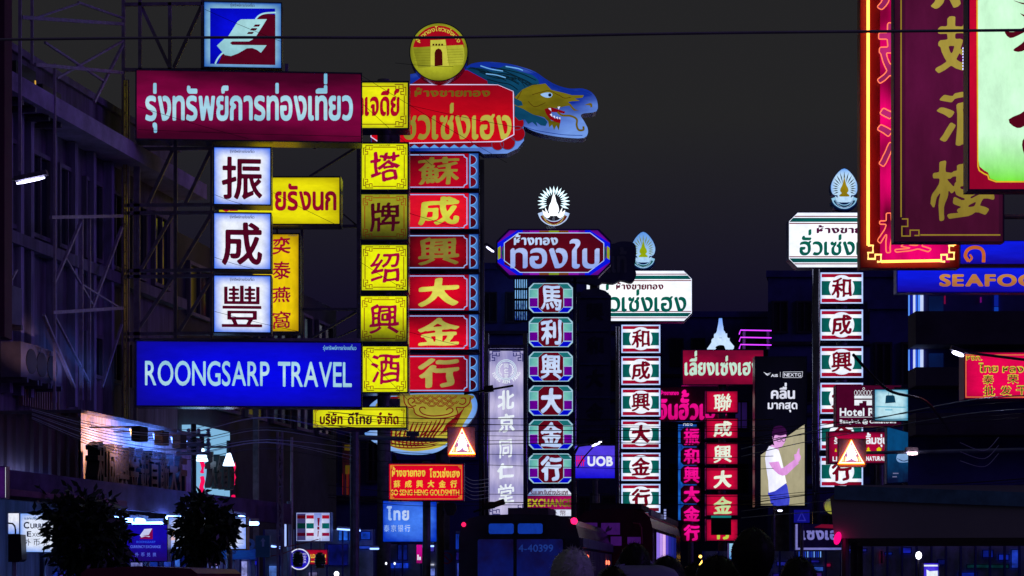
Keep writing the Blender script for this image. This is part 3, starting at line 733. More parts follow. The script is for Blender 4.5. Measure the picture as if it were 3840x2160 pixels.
# corner bands
def mirror4(S, name, pts, mat, k):
    xm, ym = (S.x0 + S.x1) / 2, (S.y0 + S.y1) / 2
    ps = []
    for fx in (0, 1):
        for fy in (0, 1):
            q = [((2 * xm - x) if fx else x, (2 * ym - y) if fy else y) for x, y in pts]
            ps.append(q if fx == fy else q[::-1])
    S.poly(name, ps, mat, k)
S.poly('inner_panel', [[(1880, 948), (1890, 905), (1950, 875), (2205, 875), (2265, 905), (2275, 948), (2265, 992), (2205, 1023), (1950, 1023), (1890, 992)]], lit((12, 70, 90), samp=False), 1)
mirror4(S, 'corner_band', [(1866, 915), (1866, 937), (1960, 875), (1960, 864), (1940, 864), (1866, 912)], lit((8, 22, 230), samp=False), 2)
for x0, x1, c in ((1986, 2022, (140, 20, 170)), (2022, 2058, (120, 62, 14)), (2058, 2096, (130, 150, 20)), (2096, 2132, (120, 62, 14)), (2132, 2170, (140, 20, 170))):
    S.poly('edge_block', [[(x0, 875), (x1, 875), (x1, 865), (x0, 865)], [(x0, 1031), (x1, 1031), (x1, 1022), (x0, 1022)]], lit(c, samp=False), 2)
S.poly('side_block', [[(1867, 975), (1877, 968), (1877, 922), (1867, 930)], [(2286, 975), (2276, 968), (2276, 922), (2286, 930)]], lit((150, 160, 30), samp=False), 3)
S.poly('name_panel', [[(1891, 992), (1955, 1021), (2210, 1021), (2264, 975), (2264, 915), (2210, 874), (1940, 874), (1891, 915)]], lit((92, 8, 26), (70, 6, 26), 'bowl', samp=False), 4)
S.line('name_border', [[(1891, 978), (1950, 1022), (2205, 1022), (2264, 978), (2264, 912), (2213, 874), (1945, 874), (1891, 912)]], 2.6, cw, 5, True)
S.text('lettering', 'ห้างทอง', 1927, 2092, 918, 892, cw, 'nib2', 5)
S.text('lettering', 'ทองใบ', 1914, 2248, 1003, 932, lit((182, 200, 248), (130, 160, 235), 'vb', samp=False), 'nibm', 5)

for ch, y0, y1, wh in (('馬', 1062, 1174, 'first'), ('利', 1190, 1302, 'second'), ('興', 1319, 1431, 'third'), ('大', 1446, 1559, 'fourth'), ('金', 1574, 1686, 'fifth'), ('行', 1701, 1813, 'last')):
    S = Sign('character_sign', 1983, y0, 2148, y1, DJ, 'eight sided panel with silver character %s, %s of six under the octagonal sign' % (ch, wh), group='eight sided character panels')
    S.case(0.42, 4, 17, mat=paint((0.05, 0.1, 0.35), 0.35, 0.6)); S.panel(lit((165, 205, 225), samp=False), c=17)
    h = y1 - y0; ym = (y0 + y1) / 2
    g1 = lit((25, 110, 115), (14, 60, 80), 'vb', samp=False); g2 = lit((120, 200, 185), (60, 140, 160), 'edge', samp=False)
    S.poly('upper_corner', [[(1987, y0 + 21), (2018, y0 + 21), (2038, y0 + 3), (2003, y0 + 3)], [(2144, y0 + 21), (2113, y0 + 21), (2093, y0 + 3), (2128, y0 + 3)]], g1, 1)
    S.poly('side_pane', [[(1986, ym - 3), (2016, ym - 3), (2016, y0 + 24), (1986, y0 + 24)], [(2115, ym - 3), (2145, ym - 3), (2145, y0 + 24), (2115, y0 + 24)]], g2, 1)
    S.poly('purple_pane', [[(1986, y1 - 24), (2016, y1 - 24), (2016, ym), (1986, ym)], [(2115, y1 - 24), (2145, y1 - 24), (2145, ym), (2115, ym)]], lit((118, 0, 150), (80, 0, 140), 'bowl', samp=False), 1)
    S.poly('lower_corner', [[(2003, y1 - 3), (2036, y1 - 3), (2018, y1 - 21), (1987, y1 - 21)], [(2128, y1 - 3), (2095, y1 - 3), (2113, y1 - 21), (2144, y1 - 21)]], lit((4, 8, 205), samp=False), 1)
    S.poly('middle_panel', [[(2019, y1 - 21), (2039, y1 - 3), (2092, y1 - 3), (2112, y1 - 21), (2112, y0 + 21), (2092, y0 + 3), (2039, y0 + 3), (2019, y0 + 21)]], lit((95, 6, 26), samp=False), 2)
    S.char(ch, 2028, y0 + 9, 2106, y1 - 9, lit((205, 222, 255), (150, 185, 240), 'bowl', samp=False), 'fat', 3)
S = Sign('exchange_sign', 1977, 1831, 2148, 1935, DJ, 'small money exchange lightbox in white and magenta, lowest under the eight sided panels')
S.case(0.4, 3, mat=DARKCASE, outline=[(1975, 1937), (2150, 1937), (2150, 1856), (2128, 1829), (1998, 1829), (1975, 1856)])
S.panel(lit((165, 10, 90), (110, 8, 60), 'hl'), pts=[(1977, 1909), (2148, 1909), (2148, 1861), (1977, 1861)])
S.poly('white_band', [[(1977, 1858), (2148, 1858), (2127, 1832), (2000, 1832)], [(1977, 1935), (2148, 1935), (2148, 1911), (1977, 1911)]], lit((225, 230, 250), (130, 160, 220), 'hl'), 1, 0.01)
S.text('lettering', 'รับแลกเงินต่างประเทศ', 1990, 2130, 1854, 1841, maroon, 'bold', 2)
S.text('lettering', 'EXCHANGE', 1979, 2142, 1899, 1871, lit((196, 190, 40), (90, 80, 20), 'hr', samp=False), 'bold', 2)
for i, ch in enumerate('找换外幣'): S.char(ch, 2004 + i * 32, 1913, 2026 + i * 32, 1934, maroon, 'sans', 2)

# emblems with rays and a gold spire
def emblem(S, cx, cy, sc_, k0, rays, spire, band, backc, glow=1.0, text='เครื่องหมายการค้า'):
    def q(x, y): return (cx + x * sc_, cy + y * sc_)
    if backc:
        S.case(0.3, outline=[q(x, y) for x, y in smooth_line([(0, -101), (40, -70), (65, -18), (57, 25), (32, 34), (38, 56), (64, 62), (40, 92), (0, 98), (-40, 92), (-64, 62), (-38, 56), (-32, 34), (-57, 25), (-65, -18), (-40, -70)], 3, True)], mat=paint((0.03, 0.1, 0.35), 0.4))
        S.panel(backc, pts=[q(x, y) for x, y in smooth_line([(0, -98), (38, -68), (62, -18), (54, 22), (26, 30), (32, 58), (-32, 58), (-26, 30), (-54, 22), (-62, -18), (-38, -68)], 3, True)])
    ps = []
    for i in range(-8, 9):
        a = R(90 - i * 14.2); r0, r1 = (28, 62 if not backc else 56); w = 4.6 if not backc else 2.6
        c = (0, 0); ux, uy = math.cos(a), -math.sin(a); nx, ny = -uy, ux
        el = 1.0 + 0.52 * math.cos(R(i * 14.2 * .8)) ** 4 if backc else 1.0
        p = [(ux * r0, uy * r0), (ux * r1 * .7 * el + nx * w, uy * r1 * .7 * el + ny * w), (ux * r1 * el, uy * r1 * el), (ux * r1 * .7 * el - nx * w, uy * r1 * .7 * el - ny * w)]
        ps.append([q(*v) for v in p][::-1])
    S.poly('ray', ps, rays, k0, th=0.03 if not backc else 0)
    S.poly('spire', [[q(x, y) for x, y in ([(0, -38), (6, -18), (10, 0), (17, 14), (20, 30), (16, 42), (24, 52), (-24, 52), (-16, 42), (-20, 30), (-17, 14), (-10, 0), (-6, -18)] if not backc else [(0, -58), (5, -36), (10, -18), (18, -4), (20, 8), (12, 18), (24, 28), (22, 34), (-22, 34), (-24, 28), (-12, 18), (-20, 8), (-18, -4), (-10, -18), (-5, -36)])]], spire, k0 + 1, th=0.03 if not backc else 0)
    S.poly('foot_leaf', [[q(x * s_, y) for x, y in ([(20, 44), (34, 18), (30, 40), (44, 30), (38, 52), (24, 62), (14, 56)] if s_ > 0 else [(20, 44), (34, 18), (30, 40), (44, 30), (38, 52), (24, 62), (14, 56)][::-1])] for s_ in (1, -1)], spire if not backc else backc, k0 + 1)
    S.line('ribbon', [[q(x, y) for x, y in smooth_line([(-52, 40), (-42, 62), (-20, 78), (0, 82), (20, 78), (42, 62), (52, 40)], 4)]], 19 * sc_, cw if not backc else lit((150, 205, 240), samp=False), k0 + 2)
    S.line('ribbon_face', [[q(x, y) for x, y in smooth_line([(-46, 52), (-38, 65), (-20, 78), (0, 82), (20, 78), (38, 65), (46, 52)], 4)]], 12 * sc_, band, k0 + 3)
    lo, w_, H_ = layout(text, 'sans'); mb = MB()
    for grp in group_loops(lo):
        mb.flat([S.Ls([q((84 - (b - .2) * 9) * math.cos(R(205 + 10 + a / w_ * 110)) * .62, 4 - (84 - (b - .2) * 9) * math.sin(R(215 + a / w_ * 110))) for a, b in l]) for l in grp], -0.006 * (k0 + 4))
    S.put('lettering', mb, lit((225, 215, 120), samp=False) if not backc else cw)
S = Sign('emblem_sign', 2010, 692, 2143, 852, DJ, 'brilliant white emblem of rays round a spire, topping the octagonal name sign')
emblem(S, 2076.5, 758, 0.98, 1, lit((215, 245, 255), k=1.6), lit((240, 250, 255), k=1.8), lit((95, 8, 25), samp=False), None)
m_ = MB(); m_.tube([(0, 0.1, 0.3), (0, 0.1, -0.1)], 0.04); m_.tube([(-0.25, 0.1, 0.5), (0.25, 0.1, 0.5)], 0.02); m_.tube([(0, .1, .3), (0, .1, .9)], 0.02); S.put('bracket', m_, STEEL)

# ---- unlit column beside it
DK = 63.0
unlit = paint((0.05, 0.05, 0.14), 0.6, 0.1)
S = Sign('dark_name_sign', 2110, 905, 2385, 1070, DK, 'unlit dark name sign with cloud shaped edge beside the octagonal sign')
o_ = smooth_line([(2200, 920), (2240, 905), (2290, 915), (2330, 905), (2378, 912), (2386, 950), (2380, 1000), (2386, 1030), (2370, 1058), (2330, 1050), (2300, 1062), (2260, 1058), (2240, 1072), (2200, 1060), (2120, 1050), (2110, 1000), (2110, 940)], 3, True)
mb = MB(); mb.flat([S.Ls(o_)], 0, 0.4); S.put('panel', mb, unlit)
S.text('lettering', 'ทองแท้', 2150, 2350, 1020, 960, paint((0.12, 0.12, 0.2), 0.5), 'bold', 3)
S = Sign('dark_column_sign', 2172, 1082, 2286, 1850, DK, 'unlit dark vertical sign of stacked characters standing between the lit columns')
o_ = [(2172, 1850), (2286, 1850), (2292, 1110), (2270, 1090), (2240, 1082), (2190, 1085), (2178, 1100), (2172, 1130)]
mb = MB(); mb.flat([S.Ls(o_)], 0, 0.4); S.put('panel', mb, unlit)
for i, ch in enumerate('興和大金行'): S.char(ch, 2200, 1135 + i * 125, 2265, 1205 + i * 125, paint((0.015, 0.015, 0.05), 0.5), 'brush2', 3)
for i in range(6):
    mb = MB(); mb.box(-0.5 * S.w, 0.5 * S.w, -0.05, 0, S.L((0, 1115 + i * 125))[1] - .03, S.L((0, 1115 + i * 125))[1] + .03); S.put('divider', mb, DARKCASE)

# ---- white, green and crimson striped gold-shop columns
wp = lit((245, 248, 255), (165, 195, 255), 'edge', k=1.15, nscale=3)
grn = lit((8, 96, 90), (6, 62, 70), 'edge', samp=False); crm = lit((120, 6, 34), samp=False); gtx = lit((6, 104, 84), (4, 80, 76), 'vb', samp=False)
def hsh_name(S, c, crop_l=None):
    S.case(0.45, 3, c, mat=DARKCASE); S.panel(lit((250, 252, 255), (232, 238, 255), 'bowl', k=1.22, noise=.5), c=c)
    x0, x1, y0, y1 = S.x0, S.x1, S.y0, S.y1
    def bands(s):
        Y = (lambda v: y0 + v) if s > 0 else (lambda v: y1 - v)
        def ex(v): return max(0, c - v)
        for a, b, m in ((9, 12, crm), (15, 27, grn), (30, 33, crm)):
            a *= c / 26.0; b *= c / 26.0
            p = [(x0 + ex(b) + 2, Y(b)), (x1 - ex(b) - 2, Y(b)), (x1 - ex(a) - 2, Y(a)), (x0 + ex(a) + 2, Y(a))]
            S.poly('stripe', [p if s > 0 else p[::-1]], m, 1)
    bands(1); bands(-1)
def hsh_panel(x0, y0, x1, y1, d, ch, label, group):
    S = Sign('character_sign', x0, y0, x1, y1, d, label, group=group)
    S.case(0.42, 3, mat=DARKCASE); S.panel(wp)
    k = (y1 - y0) / 110.0; w = x1 - x0; xm, ym = (x0 + x1) / 2, (y0 + y1) / 2 - 1
    cm = lit((165, 10, 48), (100, 6, 30), 'hr', samp=False)
    S.poly('stripe', [[(x0 + 5, y0 + 17 * k), (x1 - 5, y0 + 17 * k), (x1 - 5, y0 + 5 * k), (x0 + 5, y0 + 5 * k)], [(x0 + 5, y1 - 5 * k), (x1 - 5, y1 - 5 * k), (x1 - 5, y1 - 18 * k), (x0 + 5, y1 - 18 * k)]], cm, 1)
    S.poly('green_block', [[(x0 + 5, y1 - 30 * k), (x0 + w * .3, y1 - 30 * k), (x0 + w * .3, y0 + 30 * k), (x0 + 5, y0 + 30 * k)], [(x1 - w * .3, y1 - 30 * k), (x1 - 5, y1 - 30 * k), (x1 - 5, y0 + 30 * k), (x1 - w * .3, y0 + 30 * k)]], grn, 1)
    S.poly('white_disc', [circle(xm, ym, 45 * k, 32)[::-1][::-1]], lit((246, 249, 255), (205, 218, 255), 'bowl', k=1.1, samp=False), 2)
    S.char(ch, xm - 36 * k, ym - 36 * k, xm + 36 * k, ym + 36 * k, lit((118, 6, 32), samp=False), 'brush2', 3)
    return S
S = Sign('name_sign', 2200, 1016, 2594, 1204, 68, 'white lightbox with green Thai name, one end hidden by an unlit cloud shaped sign')
hsh_name(S, 30)
S.text('lettering', 'ห้างขายทอง', 2310, 2488, 1085, 1067, lit((95, 8, 45), samp=False), 'nib2', 2)
S.text('lettering', 'ฮั่วเซ่งเฮง', 2238, 2574, 1167, 1114, gtx, 'nibm', 2)
S = Sign('emblem_sign', 2368, 872, 2458, 1012, 68, 'pale shield shaped emblem with green spire, half hidden behind the unlit cloud shaped sign')
emblem(S, 2412, 940, 0.72, 1, lit((120, 135, 20), samp=False), lit((150, 170, 15), samp=False), lit((10, 90, 90), samp=False), lit((175, 215, 250), (90, 150, 230), 'vt'))
for ch, y0, y1, wh in (('和', 1218, 1324, 'topmost'), ('成', 1337, 1444, 'second'), ('興', 1456, 1562, 'third'), ('大', 1575, 1683, 'fourth'), ('金', 1698, 1803, 'fifth'), ('行', 1815, 1922, 'lowest')):
    hsh_panel(2330, y0, 2476, y1, 68, ch, 'white striped panel with %s in a disc, %s of the column beside the UOB sign' % (ch, wh), 'striped panels of the middle gold shop column')
S = Sign('name_sign', 2958, 798, 3360, 1003, 62, 'white lightbox with green Thai name, one end hidden by the crimson neon sign')
hsh_name(S, 33)
S.text('lettering', 'ห้างขายทอง', 3062, 3330, 874, 855, lit((80, 8, 60), samp=False), 'nib2', 2)
S.text('lettering', 'ฮั่วเซ่งเฮง', 2998, 3330, 955, 906, gtx, 'nibm', 2)
S = Sign('emblem_sign', 3114, 634, 3218, 790, 62, 'glowing pale blue emblem with gold spire beside the tall crimson neon sign')
emblem(S, 3166, 710, 0.8, 1, lit((25, 30, 30), samp=False), lit((165, 140, 20), (90, 75, 10), 'vb', samp=False), lit((20, 60, 90), samp=False), lit((190, 225, 255), (80, 150, 240), 'edge'))
for ch, y0, y1, wh in (('和', 1022, 1139, 'topmost'), ('成', 1161, 1277, 'second'), ('興', 1299, 1417, 'third'), ('大', 1436, 1552, 'fourth'), ('金', 1572, 1688, 'fifth'), ('行', 1711, 1826, 'lowest')):
    hsh_panel(3076, y0, 3236, y1, 62, ch, 'white striped panel with %s in a disc, %s of the column by the hotel sign' % (ch, wh), 'striped panels of the column by the hotel sign')

# ---- UOB, red Thai sign with tower, pink letters, red and pink columns
S = Sign('bank_sign', 2157, 1672, 2305, 1793, 59, 'violet blue bank lightbox reading UOB with red tally strokes')
S.case(0.4, 3, mat=DARKCASE); S.panel(lit((82, 60, 225), (20, 15, 215), 'vb', nscale=2))
S.text('lettering', 'UOB', 2203, 2298, 1746, 1711, lit((235, 240, 255), samp=False), 'heavy')
S.line('emblem', [[(x, 1708), (x, 1748)] for x in (2163, 2171, 2180, 2188)] + [[(2159, 1728), (2194, 1728)]], 4, lit((225, 10, 110), samp=False))
S = Sign('name_sign', 2561, 1314, 2862, 1441, 76, 'crimson lightbox with white Thai lettering under a small lit lattice tower')
S.case(0.5, 3, mat=DARKCASE); S.panel(lit((176, 8, 60), (110, 8, 45), 'blob', nscale=2))
S.text('lettering', 'เลี่ยงเซ่งเฮง', 2567, 2850, 1405, 1360, lit((200, 235, 215), samp=False), 'nib2')
# lit lattice tower figure
T = Sign('tower_figure', 2668, 1190, 2743, 1307, 76, 'small white lit lattice tower figure standing on the crimson sign')
wl = lit((200, 225, 255), (110, 160, 255), 'vt', k=1.1)
zt = T.h; w0 = T.w / 2
def tw(z): t = z / zt; return w0 * (1.0 - t) ** 2.3 + 0.035
for sx in (-1, 1):
    for sy in (-1, 1):
        mb = MB(); zs = [i * zt / 9 for i in range(10)]
        pts = [(sx * tw(z) * (.92), .35 + sy * tw(z) * .9, z) for z in zs]
        mb.tube(pts, [.13 - .1 * i / 9 for i in range(10)], 5); T.put('leg', mb, wl)
for z, n in ((zt * .24, 1), (zt * .40, 1)):
    mb = MB(); mb.box(-tw(z) - .08, tw(z) + .08, .35 - tw(z) - .05, .35 + tw(z) + .05, z, z + .12); T.put('platform', mb, wl)
mb = MB(); mb.tube([(0, .35, zt * .45), (0, .35, zt)], [.09, .02], 5)
for i in range(4, 9):
    z0, z1 = zs[i], zs[min(i + 1, 9)]
    mb.bar((-tw(z0), .3, z0), (tw(z1), .3, z1), .04); mb.bar((tw(z0), .3, z0), (-tw(z1), .3, z1), .04)
mb.tube([(-tw(0) * .5, .2, 0)] + [(tw(zt * .16) * 1.0 * math.cos(R(a)), .2, zt * .17 * math.sin(R(a))) for a in range(160, 19, -20)] + [(tw(0) * .5, .2, 0)], .05, 5)
T.put('bracing', mb, wl)
nz_ = lit((200, 60, 255), k=2.0)
nr = empty('neon_bracket', P(2810, 1310, 77), 0, 'three stacked purple neon lines beside the small lit lattice tower', 'neon light')
for y in (1238, 1265, 1292):
    mb = MB(); mb.tube([P(2772, y + 16, 77) - nr.location, P(2777, y, 77) - nr.location, P(2893, y + 2, 77) - nr.location], 0.022, 5); mb.obj('neon_tube', nz_, nr)
for x in (2790, 2880): MB().bar(P(x, 1310, 77.3) - nr.location, P(x, 1236, 77.3) - nr.location, .1).obj('post', STEEL, nr)
pk = lit((255, 16, 152), (215, 8, 120), 'vb', noise=.8, nscale=9)
S = Sign('name_sign', 2470, 1452, 2730, 1580, 78, 'dark plum sign with raised glowing pink Thai letters left of the red character column')
S.case(0.3, 0, mat=DARKCASE); S.panel(paint((0.08, 0.01, 0.05), 0.35, 0.1))
S.text('lettering', 'จินฮั้วเฮง', 2430 + 36, 2725, 1571, 1516, pk, 'nib2', 2, th=0.12)
S.text('lettering', 'ห้างขายทอง', 2478, 2545, 1481, 1470, pk, 'bold', 2, th=0.05)
S = Sign('column_sign', 2543, 1592, 2612, 1950, 82, 'narrow blue vertical sign mostly hidden behind the glowing pink characters')
S.case(0.3, 2, mat=DARKCASE); S.panel(lit((30, 110, 215), (8, 30, 120), 'bands', noise=1.2, nscale=8))
S.text('lettering', 'ทอง', 2562, 2598, 1596, 1588, iw, 'sans')
for i, (ch, y0, y1) in enumerate((('振', 1606, 1669), ('和', 1682, 1739), ('興', 1750, 1811), ('大', 1824, 1884), ('金', 1898, 1955), ('行', 1968, 2028))):
    S = Sign('character_sign', 2554, y0 - 4, 2628, y1 + 4, 76, 'dark tile with glowing pink character %s, %s in the pink column' % (ch, ORD[i]), group='glowing pink characters')
    mb = MB(); mb.flat([S.Ls(S.rect(c=12))], 0, 0.25); S.put('panel', mb, paint((0.07, 0.01, 0.05), 0.35, 0.1))
    S.char(ch, 2564, y0, 2622, y1, pk, 'fat', 2, th=0.12)
for i, (ch, y0, y1) in enumerate((('聯', 1468, 1546), ('成', 1571, 1642), ('興', 1662, 1740), ('大', 1756, 1835), ('金', 1855, 1932), ('行', 1949, 2027))):
    S = Sign('character_sign', 2650, y0, 2765, y1, 75, 'crimson panel with pale character %s, %s in the column beside the black billboard' % (ch, ORD[i]), group='crimson panels with white characters')
    S.case(0.4, 3, mat=DARKCASE); S.panel(lit((205, 8, 58), (130, 6, 45), 'edge', nscale=2))
    yel_ = ch in '金行'
    h = y1 - y0
    if ch == '大' or ch == '成' or ch == '金' or ch == '興' or ch == '聯': S.char(ch, 2676, y0 + 8, 2744, y1 - 4, lit((235, 245, 225) if not yel_ else (200, 225, 160), samp=False), 'brush2')
    else: S.char(ch, 2678, y0 + 8, 2740, y1 - 4, lit((190, 215, 70), samp=False), 'fat')

# ---- big black billboard with a man pointing up
S = Sign('billboard', 2834, 1340, 3022, 1897, 72, 'tall black led billboard showing a man in a white shirt and glasses pointing upwards')
S.case(0.6, 4, mat=DARKCASE); S.panel(lit((8, 7, 22), (5, 5, 14), 'bowl'))
S.poly('picture_ground', [[(2853, 1895), (3017, 1895), (3017, 1591), (2853, 1706)]], lit((186, 178, 148), (168, 160, 128), 'vb'), 1)
def cb(p): return [(2440 + x / 3.22, 1500 + y / 3.22) for x, y in p]
S.poly('picture_trousers', [cb(smooth_line([(1420, 1100), (1600, 1020), (1640, 1015), (1660, 1100), (1670, 1270), (1470, 1270), (1440, 1180)], 2, True))], lit((70, 80, 215), (45, 50, 190), 'hl', noise=1., nscale=20, samp=False), 2)
S.poly('picture_shirt', [cb([(1430, 555), (1480, 570), (1540, 590), (1570, 680), (1600, 800), (1630, 960), (1640, 1000), (1500, 1100), (1425, 1120), (1420, 980), (1395, 820), (1380, 700), (1395, 620)])], lit((252, 252, 255), (222, 222, 255), 'hl', k=1.15, noise=.6, nscale=9, samp=False), 3)
skin = lit((238, 178, 236), (222, 140, 224), 'vb', noise=.7, nscale=10, samp=False)
S.poly('picture_arm', [cb([(1425, 755), (1545, 742), (1575, 825), (1600, 820), (1735, 720), (1790, 765), (1760, 790), (1640, 905), (1590, 915), (1540, 895), (1470, 830)])], skin, 4)
S.poly('picture_hand', [cb([(1730, 660), (1760, 650), (1780, 590), (1795, 582), (1795, 650), (1812, 680), (1808, 715), (1775, 765), (1740, 745)])], skin, 5)
S.poly('picture_head', [cb(smooth_line([(1475, 420), (1625, 410), (1630, 480), (1600, 540), (1575, 570), (1540, 575), (1500, 560), (1480, 500)], 3, True)), cb([(1470, 540), (1540, 575), (1545, 610), (1500, 580), (1440, 555)])], skin, 5)
S.poly('picture_hair', [cb(smooth_line([(1465, 420), (1475, 350), (1510, 318), (1580, 312), (1625, 350), (1645, 400), (1620, 420), (1560, 432), (1500, 425), (1480, 470)], 3, True))], lit((50, 12, 60), samp=False), 6)
S.line('picture_glasses', [cb(circle(1547, 480, 26, 16)), cb(circle(1605, 480, 22, 16))], 2, lit((40, 10, 50), samp=False), 7, True)
wt2 = lit((230, 232, 250), samp=False)
S.text('lettering', 'คลื่น', 2891, 2981, 1494, 1464, wt2, 'bold'); S.text('lettering', 'มากสุด', 2879, 2990, 1533, 1510, wt2, 'bold')
S.text('lettering', 'AIS', 2891, 2917, 1413, 1403, wt2, 'bold'); S.text('lettering', 'NEXTG', 2940, 3004, 1412, 1399, wt2, 'sans')
S.line('logo', [[(2926, 1395), (2926, 1414)]], 1.2, wt2)
S.line('logo', [[(2936, 1416), (2937, 1395), (3010, 1394), (3008, 1412), (3004, 1416)]], 1.4, wt2, 1, True)
S.line('logo_wing', [[(2864, 1396), (2876, 1403), (2890, 1398)], [(2870, 1402), (2878, 1407), (2887, 1403)]], [1.5, 3, 1], wt2)

# ---- hotel, herb shop, bag and car signs at the right
S = Sign('hotel_sign', 3136, 1446, 3378, 1597, 55, 'maroon hotel lightbox with white crown letter emblem, partly behind the blue bag picture')
S.case(0.4, 2, mat=paint((0.3, 0.02, 0.1), .4)); S.panel(lit((72, 4, 38), (58, 4, 34), 'hr'))
def ch_(p): return [(3040 + x / 3.294, 1420 + y / 3.294) for x, y in p]
S.poly('emblem', [ch_([(540, 245), (775, 245), (775, 210), (540, 210)]), ch_([(540, 330), (600, 330), (600, 300), (640, 300), (640, 275), (690, 275), (690, 330), (775, 330), (760, 300), (775, 285), (765, 262), (540, 262)])], iw, 1)
S.line('emblem_crown', [ch_(circle(555 + i * 40, 175, 15, 14, ry=30)) for i in range(6)] + [ch_(circle(655, 122, 12, 12))], 1.5, iw, 1, True)
S.text('lettering', 'Hotel', 3149, 3241, 1559, 1530, iw, 'bold'); S.text('lettering', 'R', 3256, 3281, 1559, 1530, iw, 'bold')
S.text('lettering', 'Bangkok @ Chinatown', 3149, 3360, 1587, 1573, iw, 'serif')
S.line('underline', [[(3149, 1564), (3281, 1564)]], 1.6, iw)
S = Sign('picture_sign', 3280, 1462, 3404, 1577, 52, 'pale blue lightbox with the picture of a dark handbag')
S.case(0.3, 2, mat=DARKCASE); S.panel(lit((190, 232, 245), (50, 150, 190), 'edge', noise=.7, nscale=3))
S.poly('picture_bag', [ch_([(920, 305), (1050, 295), (1035, 215), (1020, 205), (940, 205), (928, 215)])], lit((14, 58, 84), samp=False), 1)
S.line('picture_handle', [ch_(smooth_line([(958, 205), (965, 165), (985, 150), (1005, 165), (1008, 205)]))], 1.6, lit((60, 130, 160), samp=False), 1)
S.line('picture_horizon', [ch_([(800, 345), (1195, 355)]), ch_([(920, 385), (1010, 385)])], 5, lit((120, 190, 215), samp=False), 1)
S = Sign('herb_shop_sign', 3108, 1621, 3330, 1736, 58, 'crimson lightbox with white Thai lettering and yellow marks behind a glowing triangle')
S.case(0.4, 3, mat=paint((0.3, 0.02, 0.1), .4)); S.panel(lit((175, 6, 62), (70, 4, 36), 'edge', noise=.6))
S.text('lettering', 'ลิ้มซุ่น', 3246, 3329, 1664, 1641, iw, 'bold'); S.text('lettering', 'ร้', 3128, 3140, 1664, 1648, iw, 'bold')
S.text('lettering', 'LI', 3122, 3139, 1729, 1712, iw, 'heavy'); S.text('lettering', 'NATURAL', 3248, 3320, 1727, 1711, iw, 'heavy')
S.text('lettering', 'H', 3325, 3330, 1727, 1711, iw, 'heavy')
S.poly('mark', [[(3247, 1692), (3266, 1692), (3258, 1684), (3262, 1684), (3256, 1676), (3250, 1684), (3254, 1684)], [(3288, 1692), (3304, 1692), (3304, 1684), (3308, 1684), (3296, 1676), (3286, 1684), (3288, 1685)], [(3130, 1694), (3138, 1694), (3134, 1680)]], lit((225, 205, 10), samp=False), 1)
S = Sign('picture_sign', 3328, 1602, 3456, 1812, 50, 'tall dim teal lightbox with the picture of a white car front in the dark')
S.case(0.3, 3, mat=paint((0.05, 0.25, 0.4), .4), outline=[(3325, 1814), (3459, 1806), (3459, 1634), (3326, 1600)])
S.panel(lit((8, 70, 120), (10, 16, 50), 'vb', noise=.9, nscale=4), pts=[(3328, 1811), (3456, 1803), (3456, 1636), (3328, 1602)])
S.poly('picture_car', [ch_(smooth_line([(1060, 1000), (1065, 950), (1090, 925), (1155, 915), (1220, 925), (1245, 950), (1250, 1000), (1215, 1030), (1100, 1035)], 3, True))], lit((150, 190, 230), (60, 100, 180), 'vb', samp=False), 1)
S.line('picture_grille', [ch_(smooth_line([(1065, 985), (1150, 1015), (1245, 985)])), ch_(smooth_line([(1090, 1000), (1150, 1022), (1220, 1000)]))], 1.5, lit((15, 25, 60), samp=False), 2)
S.line('picture_lettering', [ch_([(1015, 1170), (1085, 1170)]), ch_([(1010, 1212), (1065, 1212)])], [4, 4], lit((110, 110, 150), samp=False), 1)

S = Sign('wholesale_sign', 3617, 1323, 3985, 1494, 34, 'hot pink lightbox with yellow edged Thai and Chinese lettering, cut off at the frame')
S.case(0.35, 3, mat=paint((0.4, 0.02, 0.08), .4)); S.panel(lit((238, 6, 84), (170, 4, 60), 'edge', nscale=2))
S.line('border', [S.rect(3622, 1331, 3980, 1489)], 2.4, lit((235, 140, 60), samp=False), 1, True)
S.hang(4060, (1360, 1460), .03)
ye = lit((226, 200, 62), samp=False); bk = lit((30, 34, 26), samp=False)
def cv(x, y): return (3400 + x * .3589, 1000 + y * .3589)
for txt, x0, x1, b, t in (('หจก.', 3625, 3680, 1349, 1338), ('ไทย', 3672, 3740, 1394, 1375), ('หลง', 3761, 3836, 1395, 1377), ('เฮง', 3850, 3920, 1395, 1377)):
    S.text('lettering', txt, x0 - 3, x1 + 3, b + 2, t - 3, ye, 'heavy', 1); S.text('lettering', txt, x0, x1, b, t, bk if b > 1360 else lit((70, 70, 25), samp=False), 'thin', 2)
for ch, x0, x1, y0, y1 in (('泰', 3688, 3723, 1408, 1438), ('荣', 3781, 3816, 1406, 1436), ('批', 3690, 3728, 1450, 1482), ('发', 3753, 3790, 1450, 1480), ('干', 3813, 3850, 1449, 1480), ('货', 3880, 3915, 1449, 1480)):
    S.char(ch, x0 - 4, y0 - 4, x1 + 4, y1 + 4, ye, 'heavy', 1); S.char(ch, x0, y0, x1, y1, bk, 'sans', 2)

